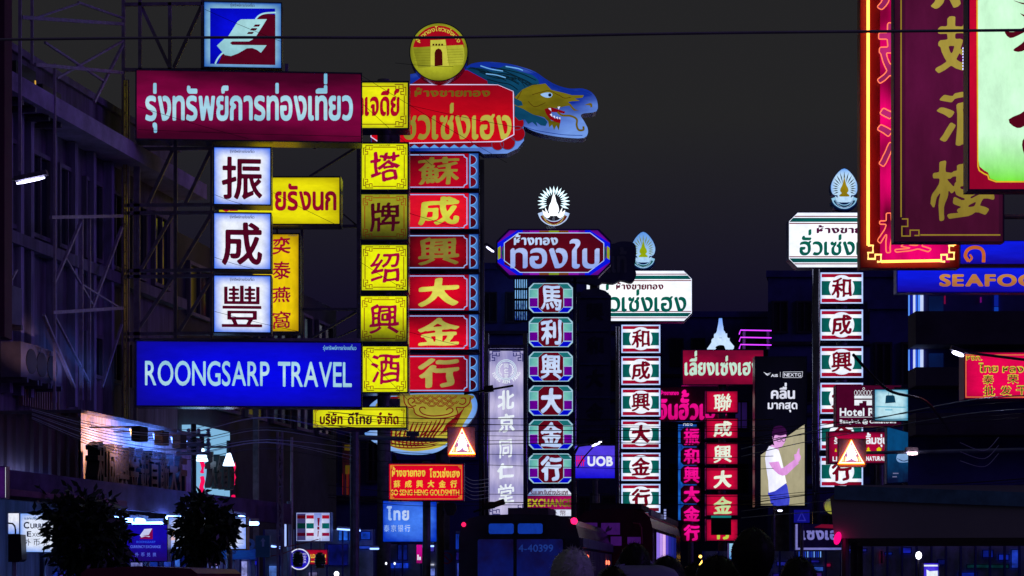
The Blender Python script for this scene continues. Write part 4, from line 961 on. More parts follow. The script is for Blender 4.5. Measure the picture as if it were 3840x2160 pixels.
# ---- near restaurant signs at the upper right
S = Sign('seafood_sign', 3362, 1004, 4050, 1098, 32, 'blue board with orange capitals SEAFOOD below the crimson neon sign')
mb = MB(); mb.flat([S.Ls(S.rect())], 0, 0.25); S.put('panel', mb, paint((0.03, 0.05, 0.75), 0.3, 0.0, .15))
sea = lit((14, 26, 225), (22, 10, 150), 'vb', noise=.8, nscale=2.2)
S.panel(sea, pts=S.rect(3366, 1007, 4046, 1094), y=-0.02)
S.hang(4130, (1050,), .03)
S.text('lettering', 'SEAFOOD', 3521, 3960, 1073, 1029, lit((196, 132, 62), (160, 80, 60), 'vb', noise=.8, nscale=6, samp=False), 'slab', 5)
S = Sign('seafood_sign', 3600, 905, 4060, 991, 32.3, 'blue board with an orange Thai letter, directly above the SEAFOOD board')
S.case(0.2, 2, mat=DARKCASE); S.panel(sea); S.hang(4130, (950,), .03)
S.line('lettering', [smooth_line([(3632, 980), (3620, 960), (3628, 938), (3650, 928), (3676, 932), (3688, 950), (3688, 984)])], 13, lit((200, 100, 40), samp=False))
S.line('lettering', [smooth_line([(3632, 982), (3644, 968), (3636, 955)])], 8, lit((200, 100, 40), samp=False))

S = Sign('neon_sign', 3226, -260, 3592, 1004, 27, 'tall crimson sign with glowing orange neon border and neon outlined characters')
S.case(0.16, 3, mat=paint((0.3, 0.01, 0.05), 0.4))
S.panel(paint((0.30, 0.005, 0.03), 0.5, 0, .2, 1.5))
S.poly('glow_panel', [S.rect(3300, -250, 3560, 985)], lit((250, 4, 116), (84, 3, 30), 'bands', noise=2.4, nscale=2.6), 2, th=0.0)  # neon light falling on the panel is put into its emission
no = lit((255, 150, 62), k=5.0)
q = S.Ls([(3251, -255), (3251, 924)]); mb = MB(); mb.tube([(q[0][0], -.09, q[0][1]), (q[1][0], -.09, q[1][1])], .021, 6); S.put('neon_tube', mb, no)
q = S.Ls([(3574, -255), (3574, 924)]); mb = MB(); mb.tube([(q[0][0], -.09, q[0][1]), (q[1][0], -.09, q[1][1])], .021, 6); S.put('neon_tube', mb, no)
q = S.Ls([(3300, 985), (3525, 981)]); mb = MB(); mb.tube([(q[0][0], -.09, q[0][1]), (q[1][0], -.09, q[1][1])], .019, 6); S.put('neon_tube', mb, no)
for sx, cx in ((1, 3251), (-1, 3572)):
    mb = MB()
    for l in ([(0, -60), (18, -60), (18, -34), (0, -34), (0, -10), (26, -10), (26, -26), (48, -26), (48, 0), (34, 0)],):
        mb.tube([(a, -.09, b) for a, b in S.Ls([(cx + sx * x, 985 + y) for x, y in l])], .017, 5)
    S.put('neon_corner', mb, lit((255, 200, 110), k=2.2))
pn = lit((255, 60, 110), k=1.6)
S.hang(4150, (200, 800))
for ch, y0 in (('魚', -190), ('翅', 90), ('酒', 410), ('樓', 800 - 0)):
    S.outline(ch, 3288, y0, 3500, y0 + (150 if ch == '樓' else 230), lit((255, 120, 80), k=1.5), .008, 'neon', y=-.06)
for ch, y0 in (('魚', -190), ('翅', 90), ('酒', 410)):
    S.char(ch, 3288, y0, 3500, y0 + 230, lit((200, 40, 120), (110, 30, 70), 'bands', samp=False), 'neon', 4)

S = Sign('restaurant_sign', 3352, -300, 3760, 908, 24, 'huge maroon sign with gold brush characters and a thin gold key pattern border')
S.case(0.12, 3, mat=DARKCASE); S.panel(lit((88, 20, 58), (40, 10, 30), 'bowl', noise=1.2, nscale=1.6))
S.poly('inner_field', [S.rect(3395, -290, 3745, 888)], lit((92, 18, 62), (66, 14, 42), 'blob', nscale=1.2, samp=False), 1)
gd = lit((176, 156, 66), (130, 112, 40), 'vb', noise=.6, nscale=4, samp=False)
for ch, x0, y0, x1, y1 in (('魚', 3490, -170, 3730, 34), ('翅', 3506, 62, 3760, 275), ('酒', 3512, 345, 3745, 548), ('樓', 3488, 596, 3728, 830)):
    S.char(ch, x0, y0, x1, y1, gd, 'near', 3)
go = lit((150, 125, 40), samp=False)
S.hang(4200, (100, 700))
for i in range(8):
    mb = MB(); a, b = S.L((3611, 184 + i * 11)); mb.rev([(.013, -.06), (.013, -.03), (.004, -.07)][:2], (a, 0, b), 8, 'y'); S.put('led_bulb', mb, lit((190, 190, 255), k=2.5))
S.line('border', [[(3378, -290), (3378, 815)], [(3450, 882), (3750, 882)]], 5, go, 3)
S.line('corner_ornament', [[(3381, 822), (3403, 822), (3403, 850), (3381, 850), (3381, 886), (3412, 886), (3412, 864), (3445, 864), (3445, 884), (3428, 884)]], 4.5, go, 3)

S = Sign('green_sign', 3632, -350, 4100, 712, 20, 'huge pale green glowing sign in a red frame with dark maroon brush strokes')
S.case(0.15, 6, mat=DARKCASE); S.panel(lit((215, 8, 50), (150, 6, 44), 'blob', nscale=2), name='red_frame')
S.line('edge_line', [[(3662, -340), (3667, 625), (3672, 640), (3690, 652), (3704, 658), (3708, 672), (3735, 682), (4090, 682)]], 5, lit((235, 190, 40), samp=False), 1)
S.poly('field', [[(3665, -345), (4090, -345), (4090, 680), (3738, 680), (3712, 670), (3704, 648), (3690, 640), (3672, 625), (3668, 600)][::-1]], lit((208, 255, 216), (120, 230, 60), 'vb2', k=1.05, noise=.2), 2)
st = lit((84, 6, 26), samp=False)
S.hang(4400, (200, 600))
S.poly('brush_stroke', [smooth_line(q, 3, True) for q in ([(3765, 118), (3800, 122), (3870, 90), (3900, 88), (3830, 128), (3785, 145)], [(3797, 190), (3830, 165), (3875, 120), (3930, 95), (3880, 160), (3830, 195)], [(3796, 3), (3840, 14), (3900, 6), (3850, 22)], [(3822, 52), (3880, 70), (3920, 40), (3880, 85)], [(3780, 450), (3850, 410), (3910, 300), (3960, 280), (3900, 400), (3850, 465), (3812, 482)], [(3832, 530), (3870, 500), (3900, 560), (3860, 610), (3838, 580)], [(3860, 180), (3900, 200), (3980, 330), (3920, 300)])], st, 4)
# ================================================================== PLACE: ground, road, buildings
conc = paint((0.30, 0.28, 0.34), 0.85, 0, .45, 1.2, .3, True)
conc2 = paint((0.22, 0.21, 0.26), 0.85, 0, .4, 1.5, .3, True)
darkc = paint((0.045, 0.045, 0.07), 0.8, 0, .5, 1.0)
navy = paint((0.06, 0.065, 0.34), 0.7, 0, .5, .6)
glassd = paint((0.02, 0.025, 0.05), 0.12, 0.0, .2)
black = paint((0.02, 0.02, 0.025), 0.5)
whitep = paint((0.6, 0.62, 0.7), 0.5)
STEELD = paint((0.16, 0.15, 0.20), 0.5, 0.3, .4, 6)
def struct(name, mb, mat): o = mb.obj(name, mat); o['kind'] = 'structure'; return o
struct('ground', MB().box(-400, 400, -60, 900, -0.3, -0.004), paint((0.06, 0.06, 0.07), .9))
struct('road', MB().add([(-5.2, -20, 0), (6.5, -20, 0), (8.5, 30, 0), (22, 110, 0), (60, 300, 0), (48, 300, 0), (9, 110, 0), (-4.2, 40, 0)], [(0, 1, 2, 7), (7, 2, 3, 6), (6, 3, 4, 5)]), paint((0.05, 0.05, 0.055), .55, 0, .3, 3))
struct('pavement', MB().add([(-12, -20, .12), (-5.3, -20, .12), (-4.3, 40, .12), (9, 110, .12), (0, 110, .12), (-14, 40, .12)], [(0, 1, 2, 5), (5, 2, 3, 4)]).add([(-5.3, -20, .12), (-4.3, 40, .12), (9, 110, .12), (9, 110, 0), (-4.3, 40, 0), (-5.3, -20, 0)], [(0, 1, 4, 5), (1, 2, 3, 4)]), conc)
struct('lane_marking', MB().add([p for i in range(9) for p in ((.6 + i * .35, 5 + i * 5, .004), (.75 + i * .35, 5 + i * 5, .004), (.95 + i * .35, 8 + i * 5, .004), (.8 + i * .35, 8 + i * 5, .004))], [tuple(range(i * 4, i * 4 + 4)) for i in range(9)]), whitep)

AX, AY, AD = -7.65, 35.0, 10.4
sA, cA = math.sin(R(AD)), math.cos(R(AD))
def fac(px, py, out=0.0):
    """Pixel -> (s, h) on the left facade plane shifted out metres into the street."""
    ox, oy = AX + out * cA, AY - out * sA; k = (px - CX) / FPX
    s = (ox - k * oy) / (k * cA - sA); Y = oy + s * cA
    return s, CZ + (HY - py) * Y / FPX
def B_root(name, label): return empty(name, (AX, AY, 0), R(-AD), label, 'building')
def pc(name, mb, mat, root): return mb.obj(name, mat, root)

b1 = B_root('shophouse', 'old violet lit concrete shophouse with a jutting ledge and air conditioners behind scaffolding')
pc('wall', MB().box(-7, 0, -9, 5, 0.1, 10.2), paint((0.20, 0.18, 0.24), .85, 0, .7, 1.1, .3, True), b1)
pc('ledge', MB().box(0.002, .62, -9, 5, 9.22, 9.52), paint((0.48, 0.42, 0.6), .85, 0, .5, 1.4, .3), b1)
pc('parapet', MB().box(-7.05, .06, -9.05, 5.05, 10.2, 10.32), conc, b1)
for px in (30, 72, 110, 197, 275, 345, 412):
    s_, _ = fac(px, 800, .1); pc('pilaster', MB().box(.002, .16, s_ - .06, s_ + .06, 4.6, 9.2), paint((0.36, 0.33, 0.5), .8, 0, .5, 2, .2, True), b1)
pc('band', MB().box(.002, .2, -9, 5, 7.02, 7.22), conc2, b1)
def window(root, s0, s1, h0, h1, mat=glassd, nb=2, out=0.0):
    f = MB()
    for a, b, c, d in ((s0, s1, h0, h0 + .07), (s0, s1, h1 - .07, h1), (s0, s0 + .06, h0 + .07, h1 - .07), (s1 - .06, s1, h0 + .07, h1 - .07)): f.box(out + .003, out + .09, a, b, c, d)
    for i in range(1, nb): x = s0 + (s1 - s0) * i / nb; f.box(out + .003, out + .07, x - .02, x + .02, h0 + .07, h1 - .07)
    w = f.obj('window', conc2, root)
    MB().box(out + .003, out + .02, s0 + .06, s1 - .06, h0 + .07, h1 - .07).obj('pane', mat, w)
    return w
for a, b in ((-3.3, -2.7), (-2.2, -1.4), (-1.05, -.25), (.1, .9), (1.2, 1.9), (2.3, 3.1), (3.5, 4.4)):
    window(b1, a, b, 7.3, 8.75)
    if a > 0: window(b1, a, b, 5.2, 6.0)
# grille of slats low on the wall
for i in range(16):
    s_ = fac(60 + i * 9, 1480)[0]
    pc('bar', MB().box(.05, .12, s_, s_ + .04, 4.45, 5.0), paint((0.4, 0.25, 0.2), .5, .3), b1)
def aircon(px0, py, w, h, out, label, fan=True, m=None):
    s_, z = fac(px0, py, out)
    a = empty('air_conditioner', (AX + out * cA + s_ * sA, AY - out * sA + s_ * cA, z), R(-AD), label, 'air conditioner', 'outdoor air conditioner units')
    MB().box(-.34, 0, 0, w, 0, h).obj('casing', m or paint((0.20, 0.19, 0.27), .6, .1), a)
    if fan:
        MB().rev([(h * .36, .0), (h * .36, .012), (h * .30, .014), (h * .02, .016)], (0.0, w / 2, h / 2), 20, 'x').obj('fan_grille', black, a)
    for w_ in (.1, w - .16): MB().box(-.4, .06, w_, w_ + .06, -.08, 0).obj('bracket', STEELD, a)
aircon(78, 1412, .78, .56, .5, 'outdoor air conditioner with round fan low on the violet wall, first of three'); aircon(118, 1424, .78, .56, .5, 'outdoor air conditioner with round fan, middle of three low on the wall'); aircon(158, 1436, .78, .56, .5, 'outdoor air conditioner with round fan, last of three low on the wall')
aircon(60, 368, .75, .6, .5, 'air conditioner box resting on the ledge near the parapet corner', False, black); aircon(160, 428, .75, .5, .45, 'smaller air conditioner box farther along the ledge', False, black); aircon(0, 1200, .8, .6, .5, 'boxy air conditioner on the wall at the picture edge', False)
# warm reflections beside the ledge units, put in as glowing slivers
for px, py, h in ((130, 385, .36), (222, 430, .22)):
    s_, z = fac(px, py, .5); pc('reflection_sliver', MB().box(.46, .51, s_, s_ + .03, z, z + h), lit((225, 170, 70)), b1)
# canopies and ground floor
# projecting corrugated box with standing letters, lit by floodlights
cbx = 1.97; s0 = -4.72; s1 = fac(716, 1640, cbx)[0]
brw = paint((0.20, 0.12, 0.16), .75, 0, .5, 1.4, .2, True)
pc('box_body', MB().box(0.01, cbx - .03, s0 + .01, s1 - .01, 3.12, 4.08), brw, b1)
def corr(face, a0, a1, z0, z1, mat, n, nm='corrugated_panel'):
    per = 30
    for k in range(0, n, per):
        cor = MB()
        for i in range(k, min(n, k + per)):
            a = a0 + (a1 - a0) * i / n; b = a0 + (a1 - a0) * (i + 1) / n; u0, u1 = (.0, .03) if i % 2 else (.03, .0)
            if face == 's': cor.add([(cbx + u0, a, z0), (cbx + u1, b, z0), (cbx + u1, b, z1), (cbx + u0, a, z1)], [(0, 1, 2, 3)])
            else: cor.add([(a, s0 - u0, z0), (b, s0 - u1, z0), (b, s0 - u1, z1), (a, s0 - u0, z1)], [(0, 1, 2, 3)])
        pc(nm, cor, mat, b1)
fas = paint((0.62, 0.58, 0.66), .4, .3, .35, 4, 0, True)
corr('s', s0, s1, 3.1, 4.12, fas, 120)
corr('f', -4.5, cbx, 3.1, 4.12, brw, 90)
pc('coping', MB().box(-4.5, cbx + .06, s0 - .06, s0 + .04, 4.12, 4.17).box(cbx - .04, cbx + .06, s0 + .041, s1, 4.12, 4.17), STEELD, b1)
pc('canopy', MB().add([(0.01, -9, 3.1), (2.75, -9, 2.78), (2.75, -4.75, 2.78), (0.01, -4.75, 3.1), (0.01, -9, 3.04), (2.75, -9, 2.7), (2.75, -4.75, 2.7), (0.01, -4.75, 3.04)], [(0, 1, 2, 3), (7, 6, 5, 4), (0, 4, 5, 1), (1, 5, 6, 2), (2, 6, 7, 3)]), paint((0.34, 0.18, 0.26), .8, 0, .5, 1.2), b1)
vcan = paint((0.13, 0.09, 0.22), .8, 0, .5, 1.6, .2)
pc('canopy', MB().box(2.3, 2.4, -9, 4.9, 2.68, 3.08).box(0.01, 2.299, -9, 4.9, 2.98, 3.04), vcan, b1)
gl = paint((0.008, 0.008, 0.016), 0.3, 0.0, .2)
ls_ = fac(352, 1700, 2.3)[0]; le_ = fac(692, 1700, 2.3)[0]
nL = 9
for i, chh in enumerate('和成興金銀首飾大行'):
    lo_, bb_ = glyph(chh, 'heavy'); s_a = ls_ + (le_ - ls_) * i / nL; wd = (le_ - ls_) / nL * .92; m_ = MB()
    for grp in group_loops(lo_):
        mm = MB(); mm.flat([[(s_a + (a - bb_[0]) / (bb_[2] - bb_[0]) * wd, 2.98 + (b - bb_[1]) / (bb_[3] - bb_[1]) * .7) for a, b in l] for l in grp], 0, .20)
        m_.add([(2.36 - y, x, z) for x, y, z in mm.v], mm.f)
    pc('standing_letter', m_, gl, b1)
for i, px in enumerate((318, 365, 430, 495, 575, 642, 700)):
    s_ = max(s0 + .35, fac(px + 22, 1650, 2.75)[0]); z_ = 3.82
    fl = pc('floodlight', MB().box(2.72, 2.86, s_ - .14, s_ + .14, z_ - .11, z_ + .11).box(1.99, 2.72, s_ - .012, s_ + .012, z_ + .1, z_ + .12), black, b1)
    MB().add([(2.715, s_ - .11, z_ - .07), (2.715, s_ + .11, z_ - .07), (2.68, s_ + .11, z_ + .07), (2.68, s_ - .11, z_ + .07)], [(0, 3, 2, 1)]).obj('glowing_face', lit((255, 200, 120) if i < 3 else (110, 150, 255), k=6.0), fl)
    al = bpy.data.lights.new('floodlight_lamp', 'AREA'); al.shape = 'RECTANGLE'; al.size = .2; al.size_y = .14; al.energy = 30.0 if i < 3 else 26.0; al.color = (1.0, .42, .10) if i < 3 else (.12, .30, 1.0); al.spread = R(105)
    ao = bpy.data.objects.new('floodlight_lamp', al); COL.objects.link(ao); ao.parent = fl; ao.location = (2.67, s_, z_); ao.rotation_euler = Vector((-1, .25, -.25)).to_track_quat('-Z', 'Y').to_euler()

b2 = B_root('shophouse', 'dark shophouse beyond the scaffolding with a pale lit signboard wall and lit shops below')
pc('wall', MB().box(-7, -.01, 5.06, 17, 0.1, 8.6), darkc, b2)
for i in range(6):
    for z in (5.2, 7.0): window(b2, 5.5 + i * 1.9, 6.9 + i * 1.9, z, z + 1.1)
pw0, _ = fac(735, 1700, .3); pw1, _ = fac(862, 1700, .3)
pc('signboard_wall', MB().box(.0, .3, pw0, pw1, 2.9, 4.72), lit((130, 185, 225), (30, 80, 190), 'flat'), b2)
for i in range(4):
    for z0 in (3.45,):
        s_ = pw0 + .35 + i * (pw1 - pw0 - .5) / 4; mm = MB(); lo_, bb_ = glyph('大金首飾'[i], 'brush2'); m_ = MB()
        for grp in group_loops(lo_):
            mm = MB(); mm.flat([[(s_ + (a - bb_[0]) * .36, z0 + (b - bb_[1]) * .75) for a, b in l] for l in grp], 0, .12); m_.add([(.48 - y, x, z) for x, y, z in mm.v], mm.f)
        pc('standing_letter', m_, black, b2)
for s_, zs in ((pw0 + .08, (3.75, 3.2)), (pw1 - .08, (3.6, 2.9, 2.6))):
    for z in zs:
        mm = MB(); mm.tube([(.4, s_, z), (.4, s_ + .06, z + .14), (.4, s_ - .05, z + .25), (.4, s_ + .05, z + .38), (.4, s_, z + .46)], .045, 5); pc('neon_tube', mm, lit((255, 15, 95)), b2)
pc('canopy', MB().box(2.3, 2.4, 4.95, fac(950, 1950, 2.35)[0], 2.68, 3.0).box(0.01, 2.299, 4.95, fac(950, 1950, 2.35)[0], 2.9, 2.96), vcan, b2)
for s_ in (fac(757, 1680, .7)[0], fac(858, 1690, .7)[0]):
    sp_ = pc('spotlight', MB().rev([(.05, 0), (.05, .25), (.14, -.12)][:2], (.7, s_, 4.2), 10, 'z').box(.3, .7, s_ - .02, s_ + .02, 4.3, 4.34), black, b2)
    MB().rev([(.04, .0), (.13, -.26)], (.7, s_, 4.19), 10, 'z').obj('bulb', lit((190, 220, 255), k=4.0), sp_)

# fluorescent tubes under the canopies
tubem = lit((110, 155, 255), k=15.0)
for i, (px0, px1, y0, y1) in enumerate(((428, 510, 1944, 1954), (513, 548, 1950, 1954), (502, 530, 1965, 1966), (540, 605, 1965, 1963), (628, 680, 1941, 1942), (855, 915, 1934, 1942), (932, 965, 1963, 1963), (50, 58, 1905, 1905), (146, 176, 1905, 1903))):
    d_ = 30.5 + i * .4; a, b = P(px0, y0, d_), P(px1, y1, d_ + 1.2)
    t_ = empty('tube_light', a, 0, 'fluorescent tube %s under the shop canopy' % ['beside the left tree crown', 'next after the longest tube', 'low and short near the indigo sign', 'low over the indigo exchange sign', 'between indigo sign and second tree', 'over the white knot picture sign', 'short beside the knot picture sign', 'over the cabinet at the edge', 'over the currency exchange sign'][i], 'lamp', 'fluorescent tubes under the canopies')
    MB().tube([(0, 0, 0), b - a], .032, 8).obj('tube', tubem, t_)
    MB().bar((0, .05, .06), b - a + Vector((0, .05, .06)), .05, .05).obj('fitting', STEELD, t_)

# shop interiors under the canopies: back wall, posts, lit panes, shelves
shopw = paint((0.45, 0.52, 0.72), .5, 0, .4, 3)
inn = lit((40, 60, 190), (8, 12, 90), 'bands', noise=1.5, nscale=9)
def shop(px0, px1, d, label, top, panes):
    S = Sign('shop', px0, top, px1, 2375, d, label, 'shop')
    mb = MB(); mb.flat([S.Ls(S.rect())], .4, .1); S.put('wall', mb, shopw)
    for x0, y0, x1, y1, c in panes:
        mb = MB(); mb.flat([S.Ls([(x0, y1), (x1, y1), (x1, y0), (x0, y0)])], .37, .02); w = S.put('pane', mb, lit(c, tuple(int(v * .5) for v in c), 'bands', noise=2.2, nscale=16, samp=max(c) > 150))
        mb = MB(); mb.flat([S.Ls(l) for l in strip([(x0, y1), (x1, y1), (x1, y0), (x0, y0)], 3, True)], .33, .035); mb.obj('pane_frame', navy, w, S.dim)
    n = int((px1 - px0) / 55)
    for i in range(n + 1):
        x = px0 + (px1 - px0) * i / max(1, n); mb = MB(); mb.box(S.L((x - 3, 0))[0], S.L((x + 3, 0))[0], .2, .3, 0, S.h); S.put('post', mb, navy)
    return S
shop(82, 300, 33.5, 'dim blue shop with striped panels behind the cabinet and the first tree', 2075, [(84, 2080, 100, 2150, (100, 140, 235)), (104, 2082, 128, 2200, (12, 24, 120)), (132, 2140, 168, 2200, (50, 60, 180)), (172, 2142, 200, 2200, (30, 60, 200)), (204, 2142, 240, 2200, (60, 40, 150)), (244, 2100, 290, 2200, (16, 26, 110))])
shop(472, 700, 36, 'tiled blue lit shop under the indigo and white signs', 2055, [(475, 2108, 530, 2136, (120, 125, 200)), (536, 2106, 582, 2133, (20, 50, 160)), (600, 2104, 631, 2180, (40, 70, 190)), (633, 2060, 664, 2140, (60, 110, 225)), (668, 2062, 694, 2130, (10, 20, 90))])
shop(700, 960, 38, 'blue lit shop with bright white gaps behind the teal board', 2062, [(724, 2066, 752, 2180, (14, 22, 110)), (757, 2072, 808, 2096, (95, 110, 225)), (756, 2102, 765, 2180, (150, 160, 240)), (781, 2103, 809, 2119, (210, 160, 220)), (781, 2122, 809, 2180, (125, 135, 230)), (820, 2103, 828, 2180, (120, 140, 230)), (842, 2103, 863, 2128, (195, 165, 235)), (842, 2148, 863, 2180, (150, 150, 235)), (893, 2103, 920, 2180, (160, 165, 245)), (933, 2102, 955, 2119, (24, 26, 215)), (934, 2124, 949, 2157, (110, 125, 225))])
shop(985, 1400, 44, 'dark blue shop with a glowing blue wall behind the round blue sign', 1984, [(1264, 1988, 1300, 2026, (40, 110, 250)), (1304, 1990, 1345, 2027, (30, 95, 245)), (1348, 1992, 1385, 2022, (20, 70, 220)), (1212, 2040, 1300, 2120, (8, 14, 90)), (1330, 2046, 1392, 2058, (30, 60, 180)), (1150, 2145, 1185, 2180, (120, 115, 170)), (1000, 2120, 1050, 2180, (80, 120, 210))])
shop(1437, 1648, 47, 'violet blue shop under the sky blue bank sign', 2040, [(1442, 2110, 1530, 2132, (24, 66, 235)), (1488, 2042, 1525, 2100, (10, 24, 110)), (1586, 2044, 1626, 2068, (70, 60, 200)), (1590, 2080, 1600, 2120, (10, 10, 60)), (1604, 2112, 1628, 2122, (225, 230, 255)), (1600, 2130, 1630, 2160, (110, 130, 225))])
for px, lb_ in ((1448, 'round white bulb low in the bank shop, first of two'), (1480, 'round white bulb low in the bank shop, second of two')):
    e_ = empty('bulb_lamp', P(px, 2113, 46), 0, lb_, 'lamp'); MB().rev([(.01, -.03), (.02, -.02), (.024, 0), (.018, .02), (.01, .03)], n=10).obj('bulb', lit((235, 240, 255), k=2), e_); MB().tube([(0, 0, -.04), (0, 0, -.35)], .01, 5).obj('stem', STEELD, e_)
S = Sign('board', 788, 2058, 957, 2098, 35, 'long dull teal board on posts in front of the blue lit shop', 'board')
S.put('panel', MB().box(-S.w / 2, S.w / 2, 0, .05, 0, S.h), lit((14, 52, 130), (10, 30, 100), 'bowl', noise=1.5, nscale=9, samp=False))
for x in (800, 872, 948): mb = MB(); a = S.L((x, 0))[0]; mb.box(a - .03, a + .03, .06, .1, -2.1, S.h); S.put('post', mb, STEELD)
for cx_, cy_ in ((935, 2040), (870, 2058)):
    o_ = empty('hose_reel', P(cx_, cy_ + 22, 34.9), 0, 'blue grey hose reel %s the teal board' % ('hanging above the end of' if cx_ > 900 else 'tucked behind'), 'hose'); 
    for rr_ in (.09, .07, .05): MB().tube([(rr_ * math.cos(R(a)), 0, .1 + rr_ * math.sin(R(a))) for a in range(0, 360, 30)], .012, 5, True).obj('hose_loop', paint((.12, .25, .5), .4), o_)

# lower left signs
S = Sign('exchange_sign', 77, 1926, 262, 2070, 30, 'white lightbox reading CURRENCY EXCHANGE, its far end hidden by a tree')
S.case(0.25, 3, mat=paint((0.1, 0.2, 0.5), .4)); S.panel(lit((228, 236, 255), (110, 160, 250), 'edge', noise=1.0, nscale=2))
ik = lit((14, 22, 60), samp=False)
S.text('lettering', 'แลกเปลี่ยนเงินตรา', 92, 190, 1948, 1941, lit((50, 90, 150), samp=False), 'bold')
S.text('lettering', 'C', 89, 110, 1981, 1957, ik, 'bold'); S.text('lettering', 'URRENCY', 114, 218, 1981, 1963, ik, 'bold'); S.text('lettering', 'E', 101, 118, 2012, 1992, ik, 'bold'); S.text('lettering', 'XCHANGE', 121, 210, 2012, 1998, ik, 'sans')
for i, ch in enumerate('外币兑换'): S.char(ch, 91 + i * 35, 2020, 115 + i * 35, 2046, ik, 'sans')
S.text('lettering', 'License No. 1254800', 154, 235, 2064, 2059, lit((130, 150, 190), samp=False), 'thin')
S = Sign('light_box', 32, 1925, 74, 2002, 30.5, 'small blank white lightbox with a bent dark pipe, beside the currency exchange sign')
S.case(0.2, 2, mat=DARKCASE); S.panel(lit((236, 240, 255), (120, 160, 250), 'vb'))
mb = MB(); mb.tube([S_ for S_ in [Vector((a, -.05, b)) for a, b in S.Ls([(33, 1962), (50, 1964), (58, 1972), (61, 1985), (61, 2003)])]], .014, 6); S.put('pipe', mb, black)
S = Sign('control_cabinet', 30, 2003, 82, 2108, 29.5, 'black control cabinet on a pair of white pipes at the picture edge', 'cabinet')
mb = MB(); mb.flat([S.Ls([(31, 2107), (70, 2107), (82, 2098), (78, 2004), (31, 2004)])], 0, .3); S.put('casing', mb, black)
for px in (42, 49):
    mb = MB(); x = S.L((px, 0))[0]; mb.tube([(x, .15, 0), (x, .15, -1.75 + .0)], .018, 6); S.put('pipe', mb, whitep)
S = Sign('exchange_sign', 470, 1969, 628, 2104, 31, 'indigo lightbox with the book logo and pale CURRENCY EXCHANGE lettering')
S.case(0.25, 3, mat=DARKCASE); S.panel(lit((20, 10, 165), (28, 8, 100), 'vb', noise=.8, nscale=3))
S.poly('logo_ground', [[(524, 2021), (573, 2022), (573, 1982), (550, 1982), (535, 2000)]], lit((125, 8, 75), samp=False), 1)
S.poly('logo_book', [[(542, 1984), (571, 1982), (558, 2006), (536, 2009), (563, 2011), (560, 2014), (545, 2011), (531, 2016), (525, 2008)]], lit((200, 205, 245), samp=False), 2)
lb = lit((40, 75, 225), samp=False)
S.text('lettering', 'ROONGSARP', 512, 583, 2036, 2028, lb, 'serif'); S.text('lettering', 'CURRENCY EXCHANGE', 489, 603, 2055, 2045, lit((80, 100, 225), samp=False), 'serif')
for i, ch in enumerate('外币兑换'): S.char(ch, 507 + i * 22, 2072, 520 + i * 22, 2087, lit((90, 110, 235), samp=False), 'sans')
S = Sign('picture_sign', 634, 1942, 923, 2058, 31.5, 'long white picture lightbox with a dark red knot, largely behind the second tree')
S.case(0.25, 4, mat=paint((0.6, 0.45, 0.03), .4)); S.panel(lit((225, 232, 255), (110, 150, 250), 'edge', noise=.8))
S.line('knot', [smooth_line([(836, 2000), (856, 1998), (868, 1988), (878, 1988), (886, 1998), (878, 2004), (866, 1999), (874, 1993), (907, 1995)], 4)], 4, lit((78, 6, 28), samp=False))
S.poly('yellow_mark', [[(690, 2054), (709, 2054), (709, 2030), (691, 2031)], [(724, 2054), (747, 2052), (747, 2045), (732, 2044), (736, 2030), (725, 2032)]], lit((235, 205, 10), samp=False), 1)
S.poly('red_mark', [circle(698, 2043, 5, 12)], lit((190, 6, 60), samp=False), 2)
S.poly('picture_face', [[(636, 2028), (660, 2024), (648, 2008), (640, 1996), (636, 1996)]], lit((225, 190, 200), samp=False), 1)
S.line('lettering', [smooth_line([(892, 1957), (893, 1951), (898, 1956), (894, 1962)]), [(900, 1955), (915, 1958)]], 2.2, lit((8, 40, 50), samp=False)); S.line('small_print', [[(848, 2037), (912, 2037)]], 1.5, lit((90, 100, 120), samp=False))

# snack rack
S = Sign('snack_rack', 404, 2030, 458, 2375, 30, 'brown snack rack with foil bags beside the indigo exchange sign', 'rack')
brn = paint((0.22, 0.08, 0.06), .6)
for x in (404, 452):
    mb = MB(); mb.box(S.L((x, 0))[0], S.L((x + 5, 0))[0], 0, .25, 0, S.h); S.put('post', mb, brn)
for y in (2050, 2100, 2150, 2200):
    mb = MB(); z = S.L((0, y))[1]; mb.box(-S.w / 2, S.w / 2, 0, .25, z - .02, z); S.put('shelf', mb, brn)
for j, y in enumerate((2049, 2099, 2149)):
    for i in range(2):
        x = 410 + i * 20; mb = MB(); mb.flat([S.Ls([(x, y), (x + 16, y), (x + 17, y - 20), (x + 13, y - 40), (x + 3, y - 40), (x - 1, y - 20)])], .02, .08)
        o_ = mb.obj('foil_bag', paint(((.5, .5, .3), (.2, .5, .6))[(i + j) % 2], .2, .5), None); o_.location = S.root.location
        tag(o_, ['topmost foil snack bag standing on the brown rack', 'middle shelf foil snack bag on the brown rack', 'low shelf foil snack bag on the brown rack'][j] + (', silver' if (i + j) % 2 == 0 else ', teal'), 'snack bag', 'foil bags on the rack')

